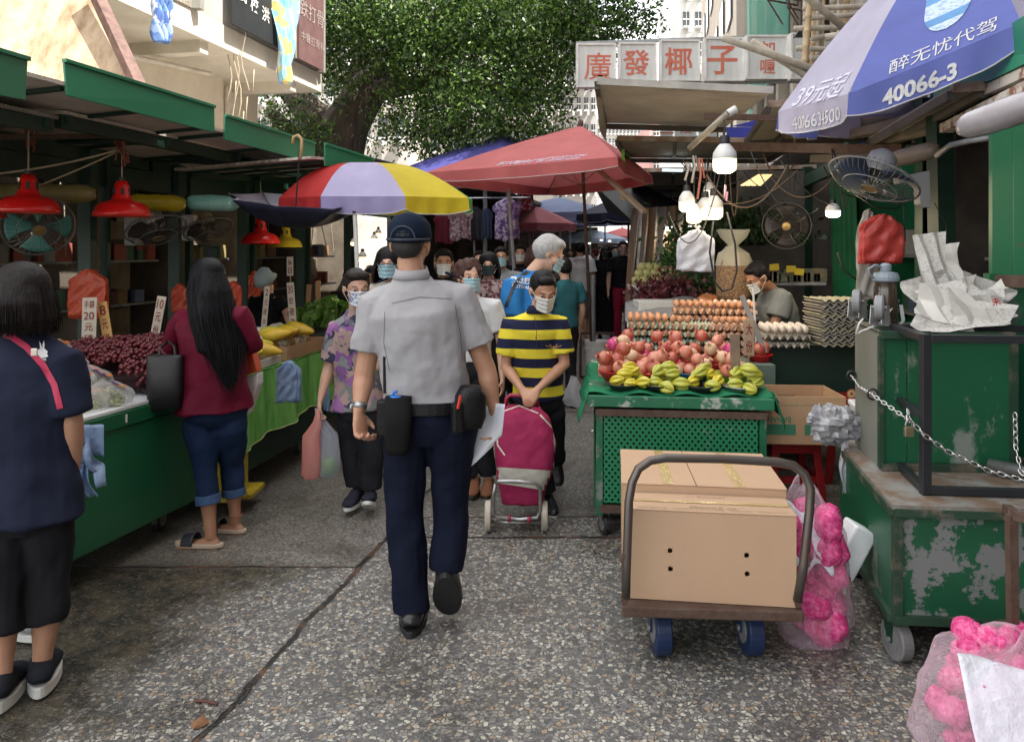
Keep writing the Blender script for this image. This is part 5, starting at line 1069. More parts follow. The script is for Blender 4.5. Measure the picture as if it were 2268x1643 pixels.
m=MB();m.prism([P(1610,282,9.5),P(1960,284,9.5),P(1960,316,9.5),P(1610,316,9.5)],(0,.02,0));m.prism([P(1620,280,9.6),P(1690,262,9.6),P(1690,282,9.6)],(0,.02,0));tag(m.build('blue_tarp',mat('tarp_blue',(.04,.05,.35),.6)),'strip of blue tarpaulin between the right hand roofs','tarpaulin')
m=MB();m.prism([P(1312,405,12),P(1400,400,12),P(1540,470,10),P(1400,490,10.5),P(1345,470,11.5)],(0,.03,.02));tag(m.build('dark_tarp',mat('tarp_black',())),'dark tarpaulin sagging over the lane right of the red parasol pole','tarpaulin')
t=thing('green_pillar','dark green pillar carrying the fan bracket','pillar',tuple(R_(1.82,4.7)));m=MB();m.bar(P(2093,980,4.6),P(2080,230,4.6),.10,.12);m.build('post',green_dark,t)
t=thing('metal_door','green metal shutter door with a rusty locking bar at the right edge','door',tuple(P(2200,800,3.9)));dx0,dx1=P(2197,760,3.7),P(2420,760,3.2)
gdoor=worn('door_green',(.012,.115,.052),(.25,.25,.22),lo=.66,hi=.75,vs=2,rough=.35,c2=(.012,.10,.05))
m=MB()
a,b=V((dx0.x,3.7,.5)),V((dx1.x,3.2,.5));n=(b-a).normalized();k0=0
for k in range(4):m.prism([a+n*(.002+.12*k),a+n*(.118+.12*k),a+n*(.118+.12*k)+V((0,0,1.7)),a+n*(.002+.12*k)+V((0,0,1.7))],(0,.03,0))
m.build('panel',gdoor,t,bev=.006)
m=MB();m.bar(P(2200,622,3.62),P(2400,626,3.15),.03,.055);m.build('lock_bar',rust_b,t);m=MB();m.box(P(2193,622,3.62),(.035,.05,.07));m.build('bracket',green_p,t)
m=MB();c=P(2185,655,3.6);m.box(c,(.035,.016,.05));m.tube([c+V((-.010,0,.02)),c+V((-.010,0,.05)),c+V((0,0,.05)),c+V((.010,0,.05)),c+V((.010,0,.02))],.004,6);tag(m.build('padlock',mat('brass_dull',(.42,.36,.28),.4,metal=.6),bev=.003),'brass padlock hanging by the rusty door bar','padlock')
m=MB();m.prism([P(1842,395,7.2),P(1895,385,6.9),P(1905,735,6.9),P(1848,735,7.2)],(0,.04,0));tag(m.build('shutter_panel',shut),'glossy green shutter panel behind the lone round bulb','door')
m=MB();m.tube([P(2005,535,4.4),P(2000,420,4.4)],.004,6);m.tube([P(2100,560,4.5),P(2096,500,4.5),P(2070,450,4.5)],.003,6);tag(m.build('thin_string',wire_m),'thin pull cords below the fan bracket','cord')
An=R(-6.5);cx,cy=.911,4.17;MC=Matrix.Translation((cx,cy,0))@Matrix.Rotation(An,4,'Z');W2=.465;CL=1.35
def pc(x,y,z):return MC@V((x,y,z))
def perf():
 m,nt,b=newmat('perforated_green');L=nt.links.new;tc=nd(nt,'ShaderNodeTexCoord');sp=nd(nt,'ShaderNodeSeparateXYZ');L(tc.outputs['Object'],sp.inputs[0])
 def M_(op,a,b_=None):
  n=nd(nt,'ShaderNodeMath',operation=op)
  for i,v in enumerate((a,b_)):
   if v is None:continue
   if isinstance(v,(int,float)):n.inputs[i].default_value=v
   else:L(v,n.inputs[i])
  return n.outputs[0]
 s=.033
 def dots(ox,oz):
  fx=M_('SUBTRACT',M_('FRACT',M_('ADD',M_('DIVIDE',sp.outputs[0],s),ox)),.5);fz=M_('SUBTRACT',M_('FRACT',M_('ADD',M_('DIVIDE',sp.outputs[2],s*1.25),oz)),.5);fz=M_('MULTIPLY',fz,1.25)
  return M_('LESS_THAN',M_('ADD',M_('MULTIPLY',fx,fx),M_('MULTIPLY',fz,fz)),.05)
 hole=M_('MAXIMUM',dots(0,0),dots(.5,.5));inv=M_('SUBTRACT',1,hole)
 n=nd(nt,'ShaderNodeTexNoise');n.inputs['Scale'].default_value=4.2;n.inputs['Detail'].default_value=12;n.inputs['Roughness'].default_value=.75;L(tc.outputs['Object'],n.inputs['Vector'])
 r=nd(nt,'ShaderNodeMapRange');r.inputs[1].default_value=.60;r.inputs[2].default_value=.66;L(n.outputs['Fac'],r.inputs[0]);mx=nd(nt,'ShaderNodeMixRGB');mx.inputs[1].default_value=(.016,.20,.085,1);mx.inputs[2].default_value=(.24,.29,.26,1);L(r.outputs[0],mx.inputs[0]);L(mx.outputs[0],b.inputs['Base Color']);L(inv,b.inputs['Alpha']);b.inputs['Roughness'].default_value=.4;return m
t=thing('fruit_cart','green wheeled cart with a perforated front and cloth covered top','cart',(cx,cy,0),An)
m=MB();m.prism([pc(-W2+.055,-.012,.19),pc(W2-.055,-.012,.19),pc(W2-.055,-.012,.665),pc(-W2+.055,-.012,.665)],MC.to_3x3()@V((0,.004,0)));m.build('front_panel',perf(),t)
m=MB()
for x in(-W2,W2):m.prism([pc(x,.03,.15),pc(x,CL,.15),pc(x,CL,.66),pc(x,.03,.66)],(.006 if x<0 else-.006,0,0))
m.prism([pc(-W2,CL,.15),pc(W2,CL,.15),pc(W2,CL,.66),pc(-W2,CL,.66)],MC.to_3x3()@V((0,-.01,0)));m.prism([pc(-W2+.01,.02,.15),pc(W2-.01,.02,.15),pc(W2-.01,CL-.02,.15),pc(-W2+.01,CL-.02,.15)],(0,0,.02));m.build('body',green_d,t)
m=MB();m.prism([pc(-W2+.05,.05,.19),pc(W2-.05,.05,.19),pc(W2-.05,.05,.64),pc(-W2+.05,.05,.64)],MC.to_3x3()@V((0,.02,0)));m.build('shade_backing',mat('shade_black',(.006,.012,.008),.9),t)  # black sheet behind the holes stands for the shade inside the cart
m=MB()
for x in(-W2+.03,W2-.03):m.bar(pc(x,0,.12),pc(x,0,.70),.035,.035)
m.build('corner_post',worn('post_green',(.02,.16,.075),(.2,.22,.2),lo=.5,hi=.6,vs=9),t)
m=MB();m.bar(pc(-W2+.01,-.02,.685),pc(W2-.01,-.02,.685),.03,.035);m.build('front_rail',rust_b,t);m=MB();m.bar(pc(-W2+.03,-.005,.155),pc(W2-.03,-.005,.155),.03,.04);m.build('front_rail',rust_b,t)
m=MB();m.prism([pc(-W2-.03,-.03,.715),pc(W2+.03,-.03,.715),pc(W2+.03,CL,.715),pc(-W2-.03,CL,.715)],(0,0,.06));m.build('top',worn('top_green',(.018,.17,.08),(.40,.42,.38),lo=.54,hi=.6,vs=7,rust=False),t,bev=.004)
gcl2=fabric('cloth_green_dull',(.025,.20,.095),(.02,.15,.07),.75,vs=3)
m=MB()
def gtop(u,v):
 x=(u-.5)*2*(W2+.06);e=max(0,abs(x)-W2-.03);return pc(x,.0+v*(CL-.05),.782+.010*math.sin(u*26+v*10)+.012*math.sin(v*17)-e*1.3)
m.grid(gtop,30,24)
m.grid(lambda u,v:pc(W2+.03+.05*v+.012*math.sin(u*12),-.03+u*.5,.785-.15*v*(1-u)**1.2-.02*v+.012*math.sin(u*9)),14,8)
m.grid(lambda u,v:pc(-W2-.03-.05*v-.012*math.sin(u*12),-.03+u*.9,.785-.14*v*(1-u*.6)-.02*v+.014*math.sin(u*13)),14,8)
m.build('cloth',gcl2,t,smooth=True,solid=.003)
caster(pc(-W2+.06,.03,0),.055,t,rz=.3,name='caster');caster(pc(W2-.06,.03,0),.055,t);m=MB();m.lathe([(.001,.012),(.012,.01),(.014,0)],(0,0,0),10,mt=Matrix.Translation(pc(-W2-.004,.02,.57))@Matrix.Rotation(R(-90),4,'Y'));m.build('knob',steel,t)
def starfruit(seed,cm):
 rd=random.Random(seed);m=MB();L_=.056
 def fn(u,v):
  a=u*2*PI;f=math.sin(PI*min(.999,max(.001,v)))**.62;r=.042*f*(.60+.40*abs(math.cos(2.5*a))**1.1);return V((r*math.cos(a),r*math.sin(a),(v-.5)*2*L_))
 m.grid(fn,60,14);return m.build('starfruit',cm,smooth=True)
sy=mat('starfruit_yellow',(.62,.50,.03),.35,c2=(.50,.46,.04),vs=12,coat=.2);sg=mat('starfruit_green',(.36,.40,.05),.35,c2=(.50,.44,.04),vs=10,coat=.2)
SF=[starfruit(1,sy),starfruit(2,sg)];rd=random.Random(4);ns=0
for b,x0 in enumerate((-.30,-.10,.13,.34)):
 bw=MB();bw.lathe([(.002,.006),(.07,.006),(.095,.03),(.10,.034),(.097,.036),(.07,.012),(.002,.010)],pc(x0,.10,.79),28);tag(bw.build('dish',black_p if b!=3 else steel,smooth=True),['leftmost dark dish under the starfruit','second dark dish under the starfruit','third dark dish under the starfruit','steel dish at the right of the starfruit'][b],'dish')
 for k in range(8):
  dx,dy,dz=[(-.07,.0,.0),(.0,-.03,0),(.07,.0,0),(-.04,.08,.01),(.04,.08,.01),(-.03,.02,.045),(.035,.03,.045),(.0,.05,.08)][k]
  i=(b+k*(1+b))%2 if b else(0 if k!=4 else 1);first=ns<2 and i==ns
  ob=SF[i]if first else dup(SF[i],(0,0,0));ns+=first
  ob.location=pc(x0+dx+rd.uniform(-.01,.01),.09+dy,.83+dz);ob.rotation_euler=(R(90)+rd.uniform(-.4,.4),rd.uniform(0,1.2),R(90)+rd.uniform(-.9,.9));ob.scale=(rd.uniform(.78,.98),)*3
  tag(ob,'yellow starfruit in a heap at the cart front' if i==0 else 'greenish starfruit in a heap at the cart front','starfruit','yellow starfruit on the cart' if i==0 else 'green starfruit on the cart')
if ns<2:SF[1].location=pc(.3,.12,.86);SF[1].rotation_euler=(1.4,0,1.2);tag(SF[1],'greenish starfruit in a heap at the cart front','starfruit','green starfruit on the cart')
def pome(cm):
 m=MB();m.lathe([(.001,-.040),(.02,-.037),(.036,-.022),(.042,0),(.037,.022),(.022,.036),(.010,.041),(.009,.050),(.014,.057),(.011,.056),(.006,.046)],seg=20);return m.build('pomegranate',cm,smooth=True)
PM=[pome(mat('pome_red',(.38,.04,.035),.35,c2=(.52,.20,.11),vs=14,coat=.2)),pome(mat('pome_pink',(.62,.30,.20),.4,c2=(.48,.08,.05),vs=9,coat=.2)),pome(mat('pome_cream',(.66,.50,.30),.42,c2=(.58,.30,.18),vs=8,coat=.2))]
PL=[('deep red pomegranate in the heap on the cart','red pomegranates'),('pink blushed pomegranate in the heap on the cart','pink pomegranates'),('cream coloured pomegranate in the heap on the cart','cream pomegranates')]
bowls=[(-.33,.36,(.55,.02,.02),'left red plastic bowl under pomegranates'),(-.11,.33,(.60,.03,.03),'second red plastic bowl under pomegranates'),(.11,.36,(.03,.16,.34),'blue plastic bowl under pomegranates'),(.33,.34,(.45,.55,.10),'pale green plastic bowl under pomegranates'),(-.25,.62,(.5,.02,.03),'rear red bowl at the left of the heap'),(.02,.62,(.5,.02,.03),'rear red bowl in the middle of the heap'),(.28,.62,(.5,.02,.03),'rear red bowl at the right of the heap')]
def bowl(c,r,colr,lab,h=.06):
 m=MB();m.lathe([(.002,.003),(r*.62,.003),(r*.95,h),(r,h+.004),(r*.97,h+.006),(r*.92,h),(r*.6,.010),(.002,.010)],c,32);return tag(m.build('bowl',mat('bowl_%.2f_%.2f'%(colr[0],colr[1]),colr,.35,vamt=0),smooth=True),lab,'bowl')
used=[0,0,0];rd=random.Random(8)
def put_p(i,loc):
 ob=PM[i]if not used[i]else dup(PM[i],(0,0,0));used[i]=1;ob.location=loc;ob.rotation_euler=(rd.uniform(-1.4,1.4),rd.uniform(-1,1),rd.uniform(0,6));ob.scale=(rd.uniform(.88,1.1),)*3;tag(ob,PL[i][0],'pomegranate',PL[i][1])
for b,(x0,y0,c_,lab)in enumerate(bowls):
 zb=.79+(.02 if b>3 else 0);bowl(pc(x0,y0,zb),.115,c_,lab)
 for k in range(8):
  if k<5:a=k*2*PI/5+b;p=(x0+.062*math.cos(a),y0+.062*math.sin(a),zb+.065)
  elif k<7:a=k*PI+b*.7;p=(x0+.04*math.cos(a),y0+.035*math.sin(a),zb+.125)
  else:p=(x0,y0+.01,zb+.175)if b%2==0 else(x0+.02,y0+.05,zb+.12)
  i=rd.choice((2,2,1,1,1,0)if b<4 else(0,0,0,1,2))if not(b==0 and k>4)else 0
  put_p(i,pc(*p))
for k in range(14):put_p(0 if k%4 else 1,pc(-.38+.058*k,.82+.06*(k%2),.83+.075*((k*7)%3)))
pnet=mat('pink_foam_net',(.55,.03,.17),.6,c2=(.70,.12,.30),vs=55,lo=.45,hi=.55,bump=.6,bs=90)
m=MB();m.ell((0,0,0),(.055,.04,.045),16,10);fn0=m.build('foam_net',pnet,smooth=True);crumple(fn0,0,((.03,.03),(.01,.008)))
for k,(x,y,z)in enumerate(((-.33,.72,.92),(-.22,.78,.95),(-.28,.70,.97),(.02,.75,.93),(.30,.74,.93),(-.15,.70,.91),(.38,.66,.90))):
 ob=fn0 if k==0 else dup(fn0,(0,0,0));ob.location=pc(x,y,z);ob.rotation_euler=(k,k*2,k*3);tag(ob,'pink foam net tucked among the pomegranates','foam net','pink foam nets among the pomegranates')
m=MB();m.prism([pc(-.44,.5,.79),pc(.44,.5,.79),pc(.44,1.0,.79),pc(-.44,1.0,.79)],(0,0,.045));tag(m.build('fruit_crate',card),'flat carton raising the rear pomegranates','box')
def slat(px0,py0,px1,py1,Y,w_,mt,lab):m=MB();m.bar(P(px0,py0,Y),P(px1,py1,Y-.02),w_,.012,up=(0,1,0));tag(m.build('wooden_strip',mt,bev=.002),lab,'slat')
wd_=mat('slat_wood',(.26,.18,.12),.8,c2=(.15,.10,.07),vs=10)
slat(1627,740,1630,850,4.35,.055,wd_,'brown wooden slat standing among the pomegranates');slat(1643,655,1695,782,5.05,.035,mat('slat_gray',(.36,.33,.30),.8),'long gray slat leaning in front of the egg vendor');slat(1668,640,1676,780,5.3,.012,white_p,'thin white stick beside the leaning slat')
price(1659,748,24,80,4.9,-.03,['大','份'],mat('board_tan',(.40,.28,.18),.8),'tan price board among the egg trays')
m=MB();m.prism([P(1655,808,4.9),P(1718,808,4.9),P(1718,900,4.9),P(1655,900,4.9)],(0,.35,0));tag(m.build('side_box',mat('box_gray_green',(.14,.19,.15),.8),bev=.004),'gray green box right of the cart carrying a red bowl','box')
bc=P(1683,806,5.05);bowl(bc,.085,(.55,.02,.02),'red bowl of pomegranates on the gray green box')
for k in range(4):a=k*PI/2;put_p(0 if k else 1,bc+V((.04*math.cos(a),.04*math.sin(a),.065)))
def tray(cm):
 m=MB();s=.295
 def fn(u,v):x,y=(u-.5)*s,(v-.5)*s;return V((x,y,.024-.019*math.cos(u*12*PI+PI)*math.cos(v*12*PI+PI)+.0))
 m.grid(fn,48,48)
 return m
gtray=mat('tray_green',(.36,.42,.33),.9,c2=(.28,.33,.26),bump=.3,bs=120);ptray=mat('tray_pink',(.45,.32,.25),.9,c2=(.36,.25,.19),bump=.3,bs=120);ctray=mat('tray_gray',(.38,.34,.28),.9,c2=(.28,.25,.2),bump=.3,bs=120)
def mk_tray(mt):return tray(mt).build('egg_tray',mt,smooth=True,solid=.003)
TR={'g':mk_tray(gtray),'p':mk_tray(ptray),'c':mk_tray(ctray)};tu={k:0 for k in TR}
me_=MB();me_.lathe([(.001,-.024),(.012,-.021),(.019,-.010),(.0215,.001),(.019,.014),(.011,.025),(.001,.030)],seg=14);egg={'b':me_.build('egg',mat('egg_brown',(.56,.28,.15),.45,c2=(.48,.22,.11),vs=10),smooth=True)}
me_=MB();me_.lathe([(.001,-.024),(.012,-.021),(.019,-.010),(.0215,.001),(.019,.014),(.011,.025),(.001,.030)],seg=14);egg['w']=me_.build('egg',mat('egg_white',(.66,.56,.46),.45,vamt=0),smooth=True);eu={'b':0,'w':0}
def put_egg(k,loc,lab,grp):
 ob=egg[k]if not eu[k]else dup(egg[k],(0,0,0));eu[k]=1;ob.location=loc;ob.rotation_euler=(rd.uniform(-.15,.15),rd.uniform(-.15,.15),0);tag(ob,lab,'egg',grp)
def stack(name,M_,z0,spec,lab):
 z=z0
 for j,(kind,eggs,rz)in enumerate(spec):
  ob=TR[kind]if not tu[kind]else dup(TR[kind],(0,0,0));tu[kind]=1;Mt=M_@Matrix.Translation((.01*math.sin(j*3),0,z))@Matrix.Rotation(rz,4,'Z');ob.matrix_world=Mt;ob.location=Mt.translation;ob.rotation_euler=Mt.to_euler();WM[ob.name]=Mt
  tag(ob,'%s egg tray, number %s of the %s'%({'g':'green','p':'pinkish','c':'gray'}[kind],['one from the bottom','two from the bottom','three from the bottom','four from the bottom','five from the bottom','six','seven'][j],lab),'egg tray','stacked egg trays')
  for(a,b,kk)in eggs:
   p=Mt@V(((a-2.5)*.0492,(b-2.5)*.0492,.045));put_egg(kk,p,'%s egg in the %s'%({'b':'brown','w':'pale'}[kk],lab),'%s eggs of the %s'%({'b':'brown','w':'pale'}[kk],lab))
  z+=.052
front=[(a,0,'b')for a in range(6)];full=[(a,b,'b')for a in range(6)for b in range(6)]
SA2=R(-9)
def SM(px,Y):p=P(px,550,Y);return Matrix.Translation((p.x,p.y,0))@Matrix.Rotation(SA2,4,'Z')
zt_=.80
stack('s',SM(1436,5.62),zt_,[('p',[],0),('g',[],0),('g',front,0),('g',front,0),('g',[(a,b,'b')for a in range(6)for b in range(6)if not(a==5 and b>3)],0)],'left egg stack')
stack('s',SM(1529,5.52),zt_,[('p',[],0),('p',[],0),('g',front,0),('g',front,0),('g',[(0,0,'b'),(1,0,'b'),(2,0,'b'),(0,1,'b')],0)],'front middle egg stack')
stack('s',SM(1532,5.86),zt_+.03,[('p',[],0),('p',[],0),('p',[],0),('p',front,0),('p',front,0),('p',[(a,b,'b')for a in range(6)for b in range(4)]+[(3,4,'w'),(4,4,'w')],0)],'rear middle egg stack')
stack('s',SM(1623,5.45),zt_,[('p',[],0),('p',[],0),('p',front,0),('p',front,0),('p',[(a,b,'b')for a in range(6)for b in range(2)],0)],'front right egg stack')
stack('s',SM(1624,5.78),zt_+.03,[('p',[],0),('p',[],0),('p',[],0),('p',front,0),('p',front,0),('p',[(a,b,'b' if b<3 else 'w')for a in range(6)for b in range(6)],0)],'rear right egg stack')
p_=P(1733,765,5.2);stack('s',Matrix.Translation((p_.x,p_.y,0))@Matrix.Rotation(R(-10),4,'Z'),p_.z,[('c',[],0),('c',[(a,b,'w')for a in range(6)for b in range(6)],.05)],'gray tray stack beside the vendor')
et=thing('egg_table','table with gray sheet under the egg stacks','table',tuple(R_(.1,5.5)))
m=MB();a=R_(-.47,5.53);m.prism([R_(-.45,5.56,.76),R_(.68,5.36,.76),R_(.75,6.15,.76),R_(-.42,6.35,.76)],(0,0,.035));m.build('top',mat('sheet_gray',(.26,.26,.26),.8),et)
m=MB();m.prism([R_(-.42,5.6,.1),R_(.65,5.42,.1),R_(.65,5.42,.76),R_(-.42,5.6,.76)],(0,.5,0));m.build('body',green_dark,et)
m=MB();m.grid(lambda u,v:P(1385+310*u,712-42*v-10*math.sin(u*PI),6.3+.7*v)+V((0,0,.02*math.sin(u*19)*math.sin(v*7))),30,8);tag(m.build('foam_sheet',mat('sheet_gray',()),smooth=True,solid=.01),'gray sheet sloping up behind the egg stacks','sheet')
m=MB();m.prism([P(1690,765,5.35),P(1905,765,5.2),P(1905,935,5.2),P(1690,935,5.35)],(0,.9,0));tag(m.build('green_counter',green_dark),'dark green counter behind the banana carton','counter')
t=thing('tray_stack','tall stack of empty cardboard egg trays right of the vendor','egg trays',tuple(P(1845,762,5.1)))
for k in range(16):
 m=MB();c=P(1848,762-6.4*k,5.1);
 m.grid(lambda u,v:c+V(((u-.5)*.30+.008*math.sin(k*2.3),(v-.5)*.30,.010+.009*math.cos(u*11*PI)*(1 if v<.5 else 1))),44,2);o=m.build('tray',ctray if k%5 else mat('tray_yellow',(.44,.40,.26),.9),t,smooth=False,solid=.006)
beans=mat('beans',(.36,.23,.12),.8,c2=(.16,.09,.05),vs=70,lo=.42,hi=.56,bump=.8,bs=90,bdist=.02)
t=thing('bean_sack','clear sack of peanuts tied at the top beside the vendor','sack',tuple(P(1625,668,6.4)));m=MB();c=P(1625,668,6.4);m.lathe([(.001,0),(.12,.01),(.142,.06),(.145,.28),(.12,.38),(.07,.42),(.001,.43)],c,26);m.build('beans',beans,t,smooth=True)
m=MB();m.lathe([(.15,.30),(.13,.40),(.05,.45),(.03,.47),(.10,.54),(.13,.60)],c,26);o=m.build('bag_top',film('bag_cream',(.80,.78,.62),.5,.25),t);crumple(o,0,((.05,.07),(.02,.02)))
m=MB();rd=random.Random(2)
def clump(px,py,Y,s,n,leaf,mt,lab,name,cat,seed):
 rd=random.Random(seed);m=MB();c=P(px,py,Y)
 for k in range(n):
  p=c+V((rd.gauss(0,s[0]),rd.gauss(0,s[1]),abs(rd.gauss(0,s[2]))));Mx=Matrix.Translation(p)@Matrix.Rotation(rd.uniform(0,6.3),4,'Z')@Matrix.Rotation(rd.uniform(0,1.8),4,'X');l=leaf*rd.uniform(.6,1.2)
  m.add([Mx@V(v)for v in((0,0,0),(l*.4,.1*l,l*.5),(0,.3*l,l),(-l*.4,.1*l,l*.5))],[(0,1,2,3)])
 return tag(m.build(name,mt),lab,cat)
vg=mat('herb_green',(.03,.09,.02),.6,c2=(.06,.14,.03));vg2=mat('herb_dark',(.02,.05,.018),.6,c2=(.04,.08,.02));vr=mat('herb_red',(.14,.02,.025),.6,c2=(.05,.01,.02))
clump(1500,590,7.8,(.09,.08,.10),700,.05,vg,'small leafy bunch hanging left of the white bags','herb_bunch','herbs',1);clump(1625,545,8.3,(.32,.15,.16),2600,.075,vg2,'dark mass of leafy greens hanging behind the bulbs','leafy_greens','greens',2)
clump(1480,668,7.4,(.16,.12,.09),1500,.05,vr,'heap of dark red leafy vegetable','red_vegetable','vegetables',3);clump(1530,655,7.6,(.16,.12,.10),1500,.05,vg2,'dark heap of greens behind the egg stacks','green_vegetable','vegetables',4)
mel=mat('melon',(.32,.32,.10),.5,c2=(.45,.40,.20),vs=9);m=MB();m.ell((0,0,.05),(.055,.055,.05),16,10);ml=m.build('melon',mel,smooth=True);mc=P(1447,632,8.0)
m=MB();m.box(mc+V((0,0,-.02)),(.50,.34,.05));tag(m.build('melon_tray',cardw,bev=.004),'white tray under the small melons','tray')
for k in range(15):ob=ml if k==0 else dup(ml,(0,0,0));r_,c_=k//6,k%6;ob.location=mc+V((-.19+.08*c_+.04*r_,-.08+.07*r_,.0+.07*r_));tag(ob,'small yellow green melon on the white tray','melon','melons by the curtain')
m=MB();m.box(P(1450,700,6.8)+V((0,0,.06)),(.34,.3,.16));tag(m.build('basket',corrug('basket_white',(.6,.6,.58),(.5,.5,.48),18,'Z',.5)),'white slatted basket left of the red vegetable','basket')
for i,(x,y,Y,s,c_,lab)in enumerate(((1575,672,6.5,.13,(.45,.16,.06),'clear bag with orange red contents by the bean sack'),(1540,690,6.4,.09,(.5,.45,.38),'knotted small clear bag behind the eggs'),(1600,684,6.2,.10,(.45,.08,.22),'pink packet lying behind the eggs'),(1630,680,6.2,.12,(.55,.28,.08),'orange packet lying behind the eggs'),(1570,690,6.1,.10,(.3,.27,.18),'dull packet lying behind the rear egg trays'))):
 m=MB();m.ell(P(x,y,Y),(s,s*.7,s*(.6 if i<2 else.32)),20,12);o=m.build('food_packet',mat('packet_%d'%i,c_,.25,c2=tuple(q_*.6 for q_ in c_),vs=14));crumple(o,0,((.05,.05),(.02,.02)));tag(o,lab,'packet')
for i,(x,y,Y)in enumerate(((1715,592,7.0),(1752,596,6.9),(1770,602,6.8))):
 m=MB();m.box(P(x,y,Y),(.085,.004,.06),0,Matrix.Rotation(.1*(i-1),4,'Y'));tag(m.build('price_tag',mat('tag_yellow',(.65,.50,.04),.6)),['left yellow price tag behind the vendor','middle yellow price tag behind the vendor','right yellow price tag behind the vendor'][i],'tag')
t=thing('back_shelf','shelf with goods behind the egg vendor','shelf',tuple(P(1740,760,7.2)));m=MB();m.prism([P(1690,625,7.2),P(1830,625,7.0),P(1830,632,7.0),P(1690,632,7.2)],(0,.4,0));m.build('board',gray_m,t);m=MB()
rd=random.Random(6)
for k in range(12):s=rd.uniform(.06,.14);m.box(P(1695+11*k,624,7.15)+V((0,0,s/2)),(s*.8,.1,s))
m.build('stock',mat('stock_tan',(.30,.24,.15),.7,c2=(.12,.16,.12),vs=8),t,bev=.005)
t=thing('paint_bucket','white paint bucket weighing down the red parasol pole','bucket',(.98,9.3,0));c=P(1320,842,9.3);c=V((1.03,9.25,0));m=MB();m.lathe([(.001,0),(.125,0),(.148,.36),(.156,.36),(.156,.39),(.150,.39),(.152,.44),(.158,.44),(.158,.47),(.14,.47),(.001,.44)],c,30);m.build('pail',white_p,t,smooth=False)
m=MB();m.grid(lambda u,v:c+V(((.129+.014*v)*math.sin((u-.5)*1.6-.1),-(.129+.014*v)*math.cos((u-.5)*1.6-.1),.06+.26*v)),16,8);m.build('bucket_label',mat('label_blue',(.42,.46,.55),.6,c2=(.10,.14,.28),vs=40,lo=.5,hi=.56,vstretch=(.4,.4,2)),t)
m=MB();
for dx in(-.20,.20):m.bar(c+V((dx,.05,.02)),c+V((dx,.05,.55)),.03)
m.bar(c+V((-.2,.05,.02)),c+V((.2,.05,.02)),.03);m.bar(c+V((-.2,.05,.55)),c+V((.2,.05,.55)),.03);tag(m.build('bucket_frame',rust_b),'rusty frame standing round the paint bucket','frame')
t=thing('pole_sleeve','thicker gray sleeve around the lower half of the red parasol pole','sleeve',(.98,9.3,0));m=MB();m.tube([(.98,9.3,.45),(.98,9.3,1.25)],.032,12);m.build('pipe',gray_m,t)
t=thing('platform_trolley','flat platform trolley with a bent pipe handle carrying two cartons','trolley',(.74,3.2,0));pipe_m=mat('pipe_gunmetal',(.11,.105,.10),.36,metal=.6,c2=(.12,.09,.075),vs=9)
m=MB();m.prism([V((.405,2.84,.215)),V((1.065,2.80,.215)),V((1.18,3.60,.215)),V((.52,3.66,.215))],(0,0,.04));m.build('deck',rust_b,t,bev=.006)
hp=[(1386,1322,2.82),(1388,1250,2.82),(1393,1110,2.84),(1400,1068,2.85),(1414,1038,2.86),(1440,1020,2.87),(1475,1014,2.875),(1600,1016,2.88),(1720,1023,2.875),(1756,1030,2.87),(1782,1050,2.86),(1795,1080,2.85),(1793,1130,2.84),(1780,1250,2.82),(1766,1330,2.82)]
m=MB();m.tube([P(*h)for h in hp],.0165,14);m.build('handle',pipe_m,t,smooth=True)
m=MB()
for x,y in((1384,1240),(1787,1240),(1384,1325),(1768,1330)):m=MB();m.tube([P(x-9,y,2.82),P(x+9,y,2.82)],.008,8);m.bar(P(x,y-14,2.815),P(x,y+14,2.815),.02,.012);m.build('bolt',rust_b,t)
wb=mat('wheel_blue',(.008,.026,.085),.4,c2=(.006,.018,.06),vs=8)
for x in(.58,.93):
 for y in(3.0,3.48):caster((x+(y-3)*.16,y,0),.10,t,m1=wb,name='wheel',wheel=wb)
cd2=mat('carton_brown',(.50,.335,.215),.85,c2=(.45,.295,.185),vs=2.2,bump=.12,bs=140,lo=.3,hi=.75)
